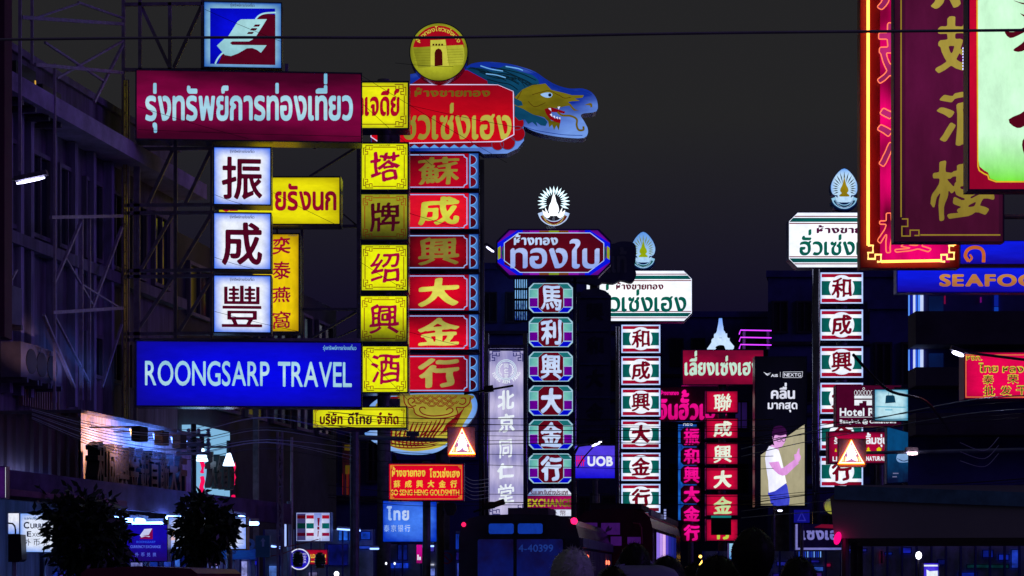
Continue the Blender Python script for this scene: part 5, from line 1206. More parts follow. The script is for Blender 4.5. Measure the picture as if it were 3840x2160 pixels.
# ---- scaffolding of the travel tower
def mast(name, label, d, posts, rails, braces, w=.05, mat=STEELD, cat='sign frame', low=None):
    dd = d if callable(d) else (lambda x: d)
    x0 = posts[0][0]; rt = empty(name, P(x0, HY + CZ * FPX / dd(x0), dd(x0)), 0, label, cat)
    o = rt.location.copy()
    for k, lst in (('post', posts), ('rail', rails), ('brace', braces)):
        for x0, y0, x1, y1, *ww in lst:
            wd = ww[0] if ww else w
            a, b = P(x0, y0, dd(x0)) - o, P(x1, y1, dd(x1)) - o
            if k == 'brace': a.y += .06; b.y += .06
            MB().bar(a, b, wd).obj(k, mat, rt)
    return rt
vio = paint((0.42, 0.36, 0.5), .55, .2, .3, 6)
GB = 2160 + CZ * FPX / 36.6
mast('sign_mast', 'welded lattice scaffold carrying the crimson, white and blue signs', 36.6,
     [(463, -30, 463, GB), (479, 300, 479, GB), (508, 540, 508, 1700), (519, 540, 519, 1280), (655, 540, 655, 1280, .04), (661, 540, 661, 1280, .04), (793, 540, 793, 1280, .04), (525, 0, 525, 275), (637, 10, 637, 275), (760, -20, 760, 280), (1075, 240, 1075, 290), (1180, 500, 1180, 560, .04)],
     [(470, 17, 760, 14), (470, 262, 770, 262), (470, 560, 805, 556), (470, 770, 805, 768), (470, 800, 805, 797), (470, 1016, 805, 1012), (470, 1038, 805, 1034), (470, 1252, 805, 1250), (470, 1275, 1350, 1275)],
     [(550, 768, 645, 562), (690, 768, 788, 562), (525, 1012, 645, 802), (665, 1012, 790, 802), (505, 1250, 645, 1040), (665, 1250, 792, 1040), (530, 25, 634, 250), (755, 18, 650, 250)], .06, vio)
for k in range(26):
    pass
rr = empty('ladder', P(470, GB, 36.4), 0, 'thin steel ladder running up the edge of the scaffold', 'ladder')
for x in (465, 474): MB().bar(P(x, 300, 36.4) - rr.location, P(x, GB, 36.4) - rr.location, .03).obj('rail', paint((0.7, 0.55, 0.25), .25, .9), rr)
for i in range(34): MB().bar(P(464, 320 + i * 52, 36.4) - rr.location, P(475, 320 + i * 52, 36.4) - rr.location, .025).obj('rung', paint((0.7, 0.55, 0.25), .25, .9), rr)
dl = lambda x: 30.6 + (x - 75) / 385.0 * 5.4
mast('sign_mast', 'thin back scaffold of crossing braces in front of the violet wall', dl,
     [(75, -20, 75, 640, .045), (205, 240, 205, 1700, .04), (305, 815, 305, 1500, .06), (335, 815, 335, 1500, .05), (120, -20, 120, 240, .04)],
     [(80, 65, 460, 90), (130, 242, 458, 272), (190, 815, 458, 810), (195, 1172, 458, 1155), (300, 1062, 458, 1160, .03)],
     [(165, 155, 385, 300, .035), (458, 150, 210, 290, .035), (458, 165, 350, 380, .045), (290, 5, 460, 65, .035), (290, 10, 110, 70, .03), (305, 820, 200, 1060, .045), (240, 960, 350, 1150, .035), (455, 850, 340, 1160, .05), (160, 1180, 275, 1450, .05), (455, 1215, 380, 1450, .04), (200, 1180, 330, 1430, .04), (60, 1010, 10, 1100, .03)], .055, vio)
mast('sign_mast', 'dark frame of posts and braces between the yellow sign and the yellow column', 43.5,
     [(1133, 850, 1133, 1290), (1345, 480, 1345, 1290, .08), (1040, 840, 1040, 890, .05), (960, 830, 960, 2160 + CZ * FPX / 43.5, .12)],
     [(1140, 846, 1345, 846, .04), (1135, 1160, 1345, 1160), (830, 850, 1345, 850, .05)], [(1150, 1275, 1335, 1168, .05), (1240, 1275, 1340, 1230, .03), (1285, 800, 1345, 850, .03), (1160, 660, 1345, 545, .05)], .06, STEELD)
# poles carrying the columns
def pole(px, y0, d, r, label, mat=STEEL, name='sign_pole', cat='pole', arms=()):
    rt = empty(name, P(px, HY + CZ * FPX / d, d), 0, label, cat); H = P(px, y0, d).z
    MB().tube([(0, 0, 0), (0, 0, H)], r, 10).obj('shaft', mat, rt, smooth=True)
    MB().box(-r * 2, r * 2, -r * 2, r * 2, 0.0, .04).obj('base_plate', STEELD, rt)
    for y, x1 in arms:
        z = P(0, y, d).z; MB().bar((0, 0, z), ((x1 - px) * d / FPX, 0, z), r * 1.1).obj('arm', mat, rt)
    return rt
pole(1440, 300, 46.9, .16, 'steel pole behind the yellow column', arms=[(520, 1500), (900, 1500), (1290, 1500), (1510, 1500)])
pole(1660, 302, 50.8, .18, 'thick pole behind the red dragon panels', arms=[(565, 1780), (1325, 1780)])
pole(726, 1590, 32.5, .045, 'dark utility pole between the corrugated fascia and the pale signboard wall', black, 'utility_pole')
shiny = paint((0.25, 0.25, 0.4), .2, .9)
pole(1806, 600, 51.5, .07, 'thin shiny pole just past the red dragon panels', shiny); pole(1822, 1250, 55.5, .09, 'shiny pole along the lilac vertical sign', shiny, arms=[(1300, 1970), (1938, 1970)])
pole(1970, 1250, 56.6, .07, 'slim pole between lilac sign and eight sided panels', shiny)
pole(2066, 850, 60.8, .16, 'pole behind the eight sided panels', arms=[(1050, 2140), (1825, 2140)]); pole(2156, 1040, 60.2, .05, 'thin bright pipe next to the eight sided panels', shiny)
pole(2403, 1010, 68.9, .18, 'pole behind the middle striped panels'); pole(2316, 1225, 67.5, .07, 'thin pipe next to the middle striped panels', shiny)
pole(2707, 1440, 76.2, .15, 'pole behind the crimson character panels'); pole(2590, 1590, 82.6, .12, 'pole behind the glowing pink characters')
pole(3156, 1000, 63.0, .18, 'pole behind the striped panels by the hotel sign'); pole(3060, 1010, 61, .12, 'violet pipe between the black billboard and striped panels', shiny)
pole(2930, 1900, 73.0, .3, 'stout leg under the black billboard', STEELD)
pole(1600, 1730, 44.6, .09, 'post behind the red goldsmith sign', STEELD); pole(3300, 1440, 58.8, .12, 'post behind the hotel sign', STEELD); pole(3400, 1575, 52.8, .1, 'post behind the handbag picture sign', STEELD)
pole(2230, 905, 64, .16, 'pole behind the unlit dark column', STEELD); pole(2232, 1790, 59.9, .08, 'post behind the UOB sign', STEELD)
pole(860, 2058, 31.9, .05, 'post under the long white picture sign', STEELD); pole(550, 2100, 31.4, .05, 'post under the indigo exchange sign', STEELD); pole(160, 2068, 30.4, .05, 'post under the white exchange sign', STEELD); pole(53, 2000, 30.8, .03, 'slim post under the small blank lightbox', STEELD)

# ---- warning triangles of amber leds on arms
amb = lit((255, 190, 70), k=8.0); ambe = lit((255, 105, 8), k=9.0)
def triangle(x0, y0, x1, y1, d, label, cx, cy, hw, hh):
    S = Sign('warning_sign', x0, y0, x1, y1, d, label)
    mb = MB(); mb.flat([S.Ls(S.rect())], 0, .06); S.put('panel', mb, paint((0.24, 0.15, 0.42), .6, 0, .15))
    mb = MB(); mb.flat([S.Ls(l) for l in strip(S.rect(x0 + 2, y0 + 2, x1 - 2, y1 - 2), 2.5, True)], -.02, .02); S.put('rim', mb, paint((0.4, 0.2, 0.25), .4, .5))
    T = [(cx - hw, cy + hh), (cx + hw, cy + hh), (cx, cy - hh)]
    m = S.m
    mb = MB()
    p = [Vector((a, -.035, b)) for a, b in S.Ls(T)]; mb.tube(p, 4.6 * m, 6, True); S.put('led_border', mb, ambe)
    mb = MB(); p = [Vector((a, -.075, b)) for a, b in S.Ls([(cx + (x - cx) * .93, cy + 5 + (y - cy - 5) * .93) for x, y in T])]; mb.tube(p, 4.4 * m, 6, True); S.put('led_border', mb, lit((255, 240, 190), k=3))
    # walking figure and kerb bars of leds
    mb = MB(); mb.flat([S.Ls([(cx - 22, cy + 38 * hh / 50), (cx - 12, cy + 10), (cx - 17, cy + 4), (cx - 9, cy - 14), (cx - 5, cy - 27), (cx + 6, cy - 27), (cx + 10, cy - 12), (cx + 20, cy + 8), (cx + 15, cy + 14), (cx + 24, cy + 38 * hh / 50), (cx + 8, cy + 34 * hh / 50), (cx + 1, cy + 22), (cx - 7, cy + 34 * hh / 50)])], -.06, .02); S.put('figure', mb, lit((255, 250, 255), k=2.5))
    for i, x in enumerate((-32, -22, 22, 32)):
        mb = MB(); mb.flat([S.Ls([(cx + x - 3, cy + hh - 8), (cx + x + 3, cy + hh - 8), (cx + x * .9 + 2, cy + hh - 26), (cx + x * .9 - 3, cy + hh - 26)])], -.05, .015); S.put('kerb_bar', mb, lit((255, 210, 130), k=2))
    return S
triangle(1677, 1600, 1783, 1714, 38, 'glowing amber pedestrian warning triangle on a dark square plate beside the goldsmith sign', 1733, 1656, 47, 47)
triangle(3142, 1645, 3248, 1752, 42, 'glowing amber pedestrian warning triangle on a dark plate in front of the herb shop sign', 3191, 1696, 47, 43)
def arm(x0, x1, y0, y1, d, lampx, label, postx, glow):
    rt = empty('cantilever_pole', P(postx, HY + CZ * FPX / d, d), 0, label, 'signal arm'); o = rt.location.copy()
    MB().tube([P(x0, y0, d) - o, P(x1, y1, d) - o], [.035, .05] if x1 > x0 and postx > x0 + 100 else [.05, .035], 10).obj('arm', paint((0.3, 0.38, 0.6), .3, .7), rt)
    MB().tube([(0, 0, 0), P(postx, min(y0, y1) - 20, d) - o], .09, 10).obj('post', STEELD, rt)
    lx = P(lampx, y0 - 8, d) - o
    MB().box(lx.x - .12, lx.x + .12, -.1, .1, lx.z - .02, lx.z + .07).obj('lamp_housing', STEELD, rt)
    MB().box(lx.x - .05, lx.x + .05, -.13, .13, lx.z - .1, lx.z - .0201).obj('clamp', STEELD, rt)
    if glow: MB().rev([(.11, 0), (.1, -.05), (.03, -.06)], (lx.x, -.1, lx.z - .04), 12, 'z').obj('lamp', lit((255, 215, 225), k=6), rt)
arm(1335, 1678, 1640, 1650, 38, 1548, 'steel arm holding the first warning triangle, with a grey clamp', 1330, False)
arm(3248, 3905, 1698, 1686, 42, 3418, 'long steel arm holding the second warning triangle, with a lit lamp', 3905, True)
S = Sign('warning_sign', 2618, 2083, 2662, 2125, 66, 'tiny distant amber warning triangle with two round lights above the heads')
mb = MB(); mb.tube([Vector((a, -.05, b)) for a, b in S.Ls([(2624, 2118), (2656, 2118), (2640, 2090)])], .07, 6, True); S.put('led_border', mb, amb)
mb = MB(); mb.flat([S.Ls(circle(2640, 2108, 8, 12))], -.05, .02); S.put('figure', mb, lit((255, 250, 200), k=2.5))
for x in (2626, 2655):
    mb = MB(); mb.rev([(.05, 0), (.04, -.06)], (S.L((x, 0))[0], -.05, S.L((0, 2087))[1]), 12, 'y'); S.put('round_light', mb, amb)
pole(2640, 2125, 66.1, .05, 'post of the tiny distant warning triangle', STEELD)

# ---- street lamps
def street_lamp(px, py, d, ang, ln, label, side=1, k=14.0, bx=None, rad=.03):
    rt = empty('street_lamp', P(bx or px, HY + CZ * FPX / d, d), 0, label, 'street lamp'); o = rt.location.copy()
    c = P(px, py, d) - o; v = Vector((math.cos(R(ang)), 0, math.sin(R(ang)))) * ln / 2
    MB().tube([c - v, c - v * .6, c + v * .6, c + v], [rad * .5, rad, rad, rad * .5], 10).obj('lamp', lit((215, 215, 255), k=k), rt)
    MB().bar(c - v * 1.15 + Vector((0, .03, .07)), c + v * 1.15 + Vector((0, .03, .07)), .13, .07).obj('lamp_housing', STEELD, rt)
    e = c - v * 1.15 * side + Vector((0, 0.03, .07))
    if bx: MB().tube([(0, 0, 0), (0, 0, e.z - .3), (e.x * .3, 0, e.z - .05), e], [.08, .06, .035, .03], 8).obj('post', STEELD, rt)
    else: MB().tube([e, e - Vector((side * 1.6, 0, .2)), e - Vector((side * 2.2, -.3, .25))], .025, 6).obj('arm', STEELD, rt)
street_lamp(115, 677, 29, 12, .42, 'glowing white lamp over the violet shophouse wall', rad=.02)
street_lamp(2238, 1665, 57, 26, .30, 'short slanted white lamp above the UOB sign', bx=2150)
street_lamp(3592, 1327, 33, -20, .20, 'slanted white lamp by the corner of the hot pink sign', side=-1)
street_lamp(1838, 935, 54, -35, .25, 'slim blue lamp arm beside the octagonal name sign', k=3, bx=1808)
street_lamp(2925, 1915, 60, 0, .15, 'tiny dim lamp under the black billboard', k=3, bx=2900)

# ---- background blocks
def block(px0, px1, ytop, d, dep, label, rows, cols, pat=None, yaw=0, mat=None):
    S = Sign('building', px0, ytop, px1, HY + CZ * FPX / d, d, label, 'building', yaw=yaw)
    k_ = max(0, (px0 - CX) / FPX) * dep * 1.15 + (.4 if px0 > CX else 0)
    def skew(mb): mb.v = [(x + (k_ * max(0, y) / dep), y, z) for x, y, z in mb.v]; return mb
    S.put('wall', skew(MB().box(-S.w / 2, S.w / 2, 0, dep, 0, S.h)), mat or navy)
    S.put('parapet', skew(MB().box(-S.w / 2 - .1, S.w / 2 + .1, -.12, dep, S.h + .002, S.h + .3)), mat or navy)
    fh = 3.3
    for r in range(rows):
        z = S.h - 2.6 - r * fh
        if z < 3: break
        S.put('string_course', MB().box(-S.w / 2, S.w / 2, -.15, -.002, z - .55, z - .4), darkc)
        for c in range(cols):
            x = -S.w / 2 + S.w * (c + .5) / cols; w = min(1.1, S.w / cols * .33)
            m = (pat or {}).get((r, c), glassd)
            f = MB()
            for a, b, e, g in ((x - w, x + w, z, z + .08), (x - w, x + w, z + 1.42, z + 1.5), (x - w, x - w + .07, z + .08, z + 1.42), (x + w - .07, x + w, z + .08, z + 1.42)): f.box(a, b, -.1, -.002, e, g)
            f.box(x - .03, x + .03, -.08, -.002, z + .08, z + 1.42)
            f = S.put('window', f, darkc); MB().box(x - w + .07, x + w - .07, -.03, -.002, z + .08, z + 1.42).obj('pane', m, f, (S.w, S.h))
    return S
dimb = lit((10, 16, 70), (6, 6, 30), 'bands', noise=1, nscale=6, samp=False); dimv = lit((30, 14, 66), (10, 6, 30), 'bands', noise=1, nscale=6, samp=False)
block(1790, 2330, 1010, 96, 14, 'dark navy block standing behind the octagonal sign column', 8, 6, {(2, 1): dimb, (5, 4): dimv})
block(2335, 2900, 1190, 104, 12, 'low navy block behind the middle striped panels', 7, 7, {(3, 4): dimb, (1, 5): dimv})
block(2880, 3420, 1040, 92, 12, 'navy block behind the billboard and the hotel signs', 7, 6, {(1, 4): dimb})
block(960, 1440, 1490, 60, 10, 'dark low block behind the yellow company sign and goldsmith sign', 4, 6, {(1, 3): lit((90, 20, 20), (20, 5, 10), 'bands', noise=1.5, nscale=20)})
block(1500, 1800, 1725, 64, 8, 'small dark block behind the goldsmith sign', 3, 3, {(0, 2): dimb})
block(3262, 3560, 1160, 66, 8, 'dark house front right behind the seafood board', 5, 3)
S = Sign('building', 3405, 1060, 4300, HY + CZ * FPX / 46, 46, 'dark balconied building below the seafood board with lit barred windows', 'building')
mb = MB().box(-S.w / 2, S.w / 2, 0, 8, 0, S.h); mb.v = [(x + max(0, y) * .24, y, z) for x, y, z in mb.v]; S.put('wall', mb, navy)
for y0, y1 in ((1186, 1308), (1392, 1460), (1560, 1640)):
    z1, z0 = S.L((0, y0))[1], S.L((0, y1))[1]
    S.put('balcony', MB().box(-S.w / 2, S.w / 2, -.9, -.002, z0, z1), paint((0.06, 0.055, 0.08), .8, 0, .4, 1))
curt = lit((150, 185, 255), (20, 40, 190), 'bands', noise=2.0, nscale=14)
for y0, y1 in ((1098, 1184), (1312, 1390)):
    for i, x in enumerate((3406, 3415, 3424, 3433, 3442, 3450, 3457)):
        a, b = S.L((x, y1)), S.L((x + (7 if i % 3 else 4), y0))
        S.put('curtain_strip', MB().box(a[0], b[0], -.05, -.003, a[1], b[1]), lit(((15, 25, 150), (90, 150, 255), (40, 90, 230), (200, 215, 255))[(i * 7 + 1) % 4 if i < 5 else 3], samp=False))
    a, b = S.L((3483, y1)), S.L((3536, y0 + 14)); S.put('pane', MB().box(a[0], b[0], -.05, -.003, a[1], b[1]), lit((8, 34, 90), (6, 10, 40), 'bands', noise=1, nscale=8, samp=False))
for x, y0, y1, c in ((3728, 1106, 1148, (10, 30, 140)), (3728, 1152, 1168, (14, 60, 170)), (3540, 1110, 1140, (120, 10, 60)), (3675, 1115, 1135, (110, 8, 110))):
    a, b = S.L((x, y1)), S.L((x + (14 if x == 3728 else 4), y0)); S.put('lit_sliver', MB().box(a[0], b[0], -.05, -.003, a[1], b[1]), lit(c, samp=False))
# barred lit window far off
S = Sign('barred_window', 1929, 1046, 1978, 1206, 94, 'tall lit window behind vertical bars beside the octagonal sign column', 'window')
S.put('pane', MB().box(-S.w / 2, S.w / 2, 0, .05, 0, S.h), lit((130, 190, 250), (14, 40, 130), 'vb', noise=2.4, nscale=9))
for i in range(7): S.put('bar', MB().box(-S.w / 2 + S.w * i / 6 - .03, -S.w / 2 + S.w * i / 6 + .03, -.15, -.08, 0, S.h), black)
for i in range(5): S.put('cross_bar', MB().box(-S.w / 2, S.w / 2, -.2, -.16, S.h * i / 4 - .05, S.h * i / 4 + .05), black)
# small glowing canopies and signs at the right
def strip_light(px0, y0, px1, y1, d, col, label, th=8):
    S = Sign('lit_canopy', px0, min(y0, y1) - th, px1, max(y0, y1) + th, d, label, 'canopy light')
    mb = MB(); mb.flat([S.Ls([(px0, y0 + th), (px1, y1 + th), (px1, y1 - th), (px0, y0 - th)])], 0, .4); S.put('panel', mb, lit(col, tuple(int(v * .4) for v in col), 'hl', noise=1, nscale=7))
    mb = MB(); mb.bar((-S.w / 2, -.03, S.h + .03), (S.w / 2, -.03, S.h + .03 + (y0 - y1) * S.m), .05); S.put('edge_trim', mb, STEELD)
strip_light(3352, 1468, 3510, 1469, 54, (120, 215, 235), 'thin cyan lit canopy beside the top of the handbag picture'); strip_light(3402, 1560, 3498, 1552, 54, (165, 235, 250), 'pale cyan lit canopy beside the foot of the handbag picture', 7)
S = Sign('small_sign', 3477, 1634, 3500, 1662, 48, 'small white and pink sign on the dark wall beside the car picture')
S.case(.1, 1, mat=DARKCASE); S.panel(lit((200, 180, 240), (190, 20, 110), 'vb'))
S = Sign('column_sign', 3541, 1690, 3560, 1826, 47, 'narrow violet glowing vertical sign in the dark below the hot pink sign')
S.case(.15, 2, mat=DARKCASE)
for i, (a, b) in enumerate(((1690, 1728), (1733, 1752), (1758, 1798), (1804, 1824))): S.poly('glow_panel', [S.rect(3543, a, 3558, b)], lit((120, 100, 250), (40, 25, 190), 'vt', noise=1.5, nscale=6), 1)
# red ember-like bars of a shop far left of the goldsmith sign
S = Sign('barred_shop', 1284, 1660, 1350, 1862, 57, 'dim shop opening with red lit vertical bars beside the goldsmith sign', 'shop')
S.put('panel', MB().box(-S.w / 2, S.w / 2, 0, .1, 0, S.h), lit((34, 8, 16), (10, 5, 12), 'blob', nscale=5))
for i in range(12): S.put('bar', MB().box(-S.w / 2 + S.w * (i + .2) / 12, -S.w / 2 + S.w * (i + .33) / 12, -.08, -.02, .05, S.h * (.42 + .12 * math.sin(i * 2.1))), lit(((120, 20, 24), (60, 8, 24), (44, 8, 50), (150, 60, 24))[i % 4], samp=False))
S.poly('old_signboard', [S.rect(1292, 1668, 1332, 1690), S.rect(1295, 1745, 1330, 1778)][:2], lit((70, 55, 12), samp=False), 4)

# ---- middle bottom things
S = Sign('striped_box_sign', 1112, 1923, 1237, 2029, 41, 'white box sign with red and green stripes folded round its corner, low in the middle')
S.case(0.5, 3, mat=DARKCASE); S.panel(lit((222, 228, 250), (150, 165, 225), 'bowl'))
for x0, x1, dim in ((1114, 1146, 1), (1149, 1177, 0), (1208, 1235, 0)):
    for y0, y1, c in ((1932, 1945, (165, 14, 40)), (1962, 1982, (8, 92, 92)), (1998, 2010, (140, 8, 60))):
        c2_ = tuple(int(v * (.45 if dim else 1)) for v in c); S.poly('stripe', [S.rect(x0, y0, x1, y1)], lit(c2_, samp=False), 2)
    if dim: S.poly('side_panel', [S.rect(x0, 1926, x1, 2026)], lit((62, 58, 110), samp=False), 1)
S.poly('folded_edge', [S.rect(1178, 1925, 1206, 2027)], lit((200, 208, 245), (110, 130, 210), 'vt', samp=False), 1)
S.poly('character_edge', [[(1192, 1972), (1197, 1972), (1200, 1942), (1190, 1942)], [(1190, 1986), (1198, 1986), (1198, 1975), (1190, 1975)], [(1191, 2012), (1194, 2012), (1196, 1990), (1192, 1990)]], lit((120, 10, 40), samp=False), 3)
pole(1085, 1880, 40, .05, 'blue grey post with a slim white light bar beside the striped box sign', paint((0.3, 0.35, 0.6), .35, .5))
t_ = empty('light_bar', P(1071, 2050, 39.8), 0, 'slim upright white light bar on the blue grey post', 'lamp')
MB().tube([(0, 0, 0), (0, 0, .55)], .022, 8).obj('tube', lit((160, 185, 255), k=1.3), t_); MB().box(.02, .06, -.03, .03, 0, .55).obj('fitting', STEELD, t_)
S = Sign('round_sign', 1083, 2058, 1162, 2137, 40, 'round blue lightbox with a white rim reading TOWN DIAMOND CENTER')
S.case(0.2, outline=circle(1122, 2097, 40, 36), mat=DARKCASE); S.panel(lit((225, 228, 255), samp=False), pts=circle(1122, 2097, 40, 36)); S.poly('blue_disc', [circle(1122, 2097, 36, 36)], lit((30, 22, 190), (24, 10, 120), 'vt', samp=False), 1)
for i, t in enumerate(('CHINATOWN', 'DIAMOND', 'CENTER', 'TOWER')): S.text('lettering', t, 1098, 1149, 2081 + i * 10, 2074 + i * 10, lit((185, 180, 235), samp=False), 'bold', 2)
S = Sign('name_sign', 1140, 2062, 1228, 2116, 41.5, 'small red lightbox with yellow GOLDSMITH lettering behind the round blue sign')
S.case(0.2, 2, mat=DARKCASE); S.panel(lit((170, 8, 40), (110, 6, 40), 'edge')); S.text('lettering', 'GOLDSMITH', 1143, 1222, 2092, 2078, yl, 'bold'); S.line('border', [[(1146, 2106), (1222, 2106)]], 3, yl)
def lantern(px, py, label):
    d = 39.2; rt = empty('lantern', P(px, py + 28, d), 0, label, 'lantern', 'unlit ribbed lanterns')
    prof = [(.05, 0), (.09, .02)] + [(.085 + .012 * (i % 2) + .02 * math.sin(math.pi * i / 9), .03 + i * .024) for i in range(10)] + [(.09, .27), (.05, .29)]
    MB().rev(prof, n=16).obj('body', paint((0.02, 0.09, 0.06), .25, .1, .6, 9), rt)
    MB().rev([(.055, .29), (.055, .31)], n=12).obj('cap', black, rt); MB().tube([(0, 0, .31), (0, 0, .6)], .006, 5).obj('cord', black, rt); MB().rev([(.09, -.002), (.092, .012)], n=16).obj('gold_ring', paint((0.5, 0.35, 0.1), .3, .6), rt)
lantern(1117, 2098, 'unlit dark ribbed lantern hanging in front of the round blue sign'); lantern(1200, 2102, 'unlit green ribbed lantern hanging in front of the small goldsmith sign')
for a, b, c_, lb_ in (((1000, 2058), (1195, 2022), (160, 4, 60), 'upper red string sagging from the striped box sign'), ((1000, 2088), (1120, 2052), (160, 4, 60), 'lower red string sagging to the round blue sign')):
    o_ = MB().tube([P(x, y, 39) for x, y in smooth_line([a, ((a[0] + b[0]) / 2, (a[1] + b[1]) / 2 + 6), b])], .008, 5).obj('red_string', paint((.5, .01, .04), .5)); tag(o_, lb_, 'string')
S = Sign('direction_sign', 958, 2008, 1012, 2090, 37, 'dull teal direction board with a pale upward arrow')
S.case(.05, 0, mat=DARKCASE); S.put('panel', MB().box(-S.w / 2, S.w / 2, -.01, .01, 0, S.h), paint((0.03, 0.16, 0.25), .5)); S.poly('arrow', [[(983, 2050), (991, 2050), (991, 2030), (996, 2030), (987, 2016), (977, 2030), (983, 2030)]], paint((.35, .4, .6), .4), 3)
S = Sign('parking_sign', 1648, 2062, 1704, 2375, 39, 'pale blue board with a red no parking circle by the dark post')
S.put('panel', MB().box(-S.w / 2, S.w / 2, 0, .03, 0, S.h), paint((0.16, 0.2, 0.62), .5, 0, .3, 4)); S.line('circle', [circle(1675, 2093, 20, 24)], 5, paint((.6, .03, .12), .5), 1, True); S.line('slash', [[(1661, 2079), (1689, 2107)]], 5, paint((.6, .03, .12), .5), 1)
pole(1651, 1888, 38.6, .075, 'stout dark post between the bank sign and the bus', black)
S = Sign('loudspeaker', 1664, 1884, 1712, 1934, 38.5, 'dark horn box hanging beside the stout dark post', 'loudspeaker')
mb = MB(); mb.flat([S.Ls([(1676, 1932), (1700, 1932), (1711, 1912), (1711, 1892), (1704, 1885), (1668, 1885), (1665, 1900)])], 0, .2); S.put('casing', mb, black); S.put('bracket', MB().box(-.2, -.12, .05, .1, .1, .18), STEELD)
S = Sign('pink_sign', 1562, 2043, 1583, 2112, 45, 'small magenta vertical sign under the bank sign')
S.case(.1, 1, mat=DARKCASE); S.panel(lit((200, 10, 140), (140, 10, 100), 'vb')); S.poly('white_mark', [S.rect(1565, 2080, 1570, 2100), S.rect(1572, 2088, 1578, 2100)], iw, 1)
# lower right shop sign and small distant signs
S = Sign('shop_sign', 2983, 1965, 3330, 2062, 44, 'dark signboard with pale violet frame and curly Thai lettering beside the three-wheeler')
S.put('panel', MB().box(-S.w / 2, S.w / 2, 0, .2, 0, S.h), paint((0.10, 0.06, 0.28), .6, 0, .4, 5)); pv = lit((120, 118, 190), (60, 62, 160), 'hr', noise=1, nscale=20, samp=False)
S.line('border', [[(2987, 1966), (2987, 2058), (3325, 2058)]], 8, pv); S.text('lettering', 'เซงเฮง', 3006, 3180, 2022, 1990, pv, 'heavy')
for i in range(11): S.poly('lit_slat', [S.rect(2995 + i * 8, 2068, 2998 + i * 8 + i % 3, 2090)], lit(((30, 70, 200), (110, 160, 240), (20, 40, 150))[i % 3], samp=False), 1)
S.poly('red_cloth', [[(3052, 1978), (3130, 1982), (3130, 1968), (3080, 1966)]], lit((110, 10, 40), samp=False), 3)
S = Sign('warning_sign', 2978, 1912, 3036, 1960, 43.5, 'blue warning plate with a faint triangle, glowing though unlit, above the dark shop signboard')
S.put('panel', MB().box(-S.w / 2, S.w / 2, 0, .03, 0, S.h), lit((14, 14, 120), samp=False)); S.line('triangle', [[(2992, 1952), (3020, 1952), (3006, 1922)]], 4, lit((40, 40, 160), samp=False), 1, True)  # plate is no lamp; its dim blue brightness is put in as emission
pole(3007, 1960, 43.6, .04, 'thin post of the dim blue warning plate', STEELD)
S = Sign('round_sign', 3091, 1868, 3150, 1928, 58, 'small yellowish round lit sign half hidden by the three-wheeler roof'); S.case(.2, outline=circle(3122, 1898, 31, 24), mat=DARKCASE); S.panel(lit((150, 150, 60), (60, 66, 70), 'vt', noise=1, nscale=6), pts=circle(3122, 1898, 30, 24))
S = Sign('name_sign', 2734, 2038, 2888, 2096, 45, 'small pale blue lightbox with dark Thai lettering, mostly hidden by a head')
S.case(.2, 2, mat=DARKCASE); S.panel(lit((150, 205, 240), (80, 150, 230), 'vb')); S.text('lettering', 'ฮั่วเซ่งเฮง', 2740, 2880, 2074, 2058, maroon, 'bold'); S.text('lettering', 'HUA SENG HENG', 2739, 2860, 2090, 2084, ik, 'bold')
S = Sign('dark_screen', 2668, 1934, 2742, 2006, 73.5, 'dark panel hiding most of the lowest crimson character panel', 'screen'); S.put('panel', MB().box(-S.w / 2, S.w / 2, 0, .2, 0, S.h * .88), paint((.03, .03, .05), .5)); S.put('lit_edge', MB().box(-S.w / 2, S.w / 2, -.01, .1, S.h * .9, S.h), lit((20, 120, 120), samp=False))
S = Sign('light_strip', 2490, 1908, 2498, 1948, 50, 'small upright white slotted light beside the red bus roof', 'lamp'); 
for i in range(4): S.put('slot', MB().box(-S.w / 2, S.w / 2, 0, .04, S.h * i / 4 + .01, S.h * (i + 1) / 4 - .01), lit((150, 160, 220)))
S = Sign('edge_sign', -130, -60, 17, 1262, 20, 'dark maroon sign edge standing along the picture edge'); S.put('panel', MB().box(-S.w / 2, S.w / 2, 0, .3, 0, S.h), paint((0.12, 0.02, 0.08), .6)); pole(-60, 1262, 20.2, .06, 'post under the dark maroon edge sign', STEELD)
S = Sign('edge_sign', -60, 1750, 25, 1868, 24, 'small violet sign with a bright white edge at the picture side'); S.case(.1, 2, mat=DARKCASE); S.panel(lit((50, 16, 80), (30, 10, 60), 'edge')); S.poly('white_edge', [S.rect(21, 1752, 25, 1866)], iw, 2); pole(-20, 1868, 24.2, .05, 'post under the small violet edge sign', STEELD)
t_ = empty('lamp_cluster', P(30, 1790, 30), 0, 'bright bluish lamp under the brown canopy at the picture side', 'lamp'); MB().rev([(.02, -.08), (.09, 0), (.05, .1)], (.05, 0, 0), 10, 'z').obj('lamp', lit((150, 185, 255), k=8), t_); MB().tube([(.1, 0, .02), (.9, .1, -.03)], .02, 8).obj('tube', lit((70, 110, 240), k=2), t_)

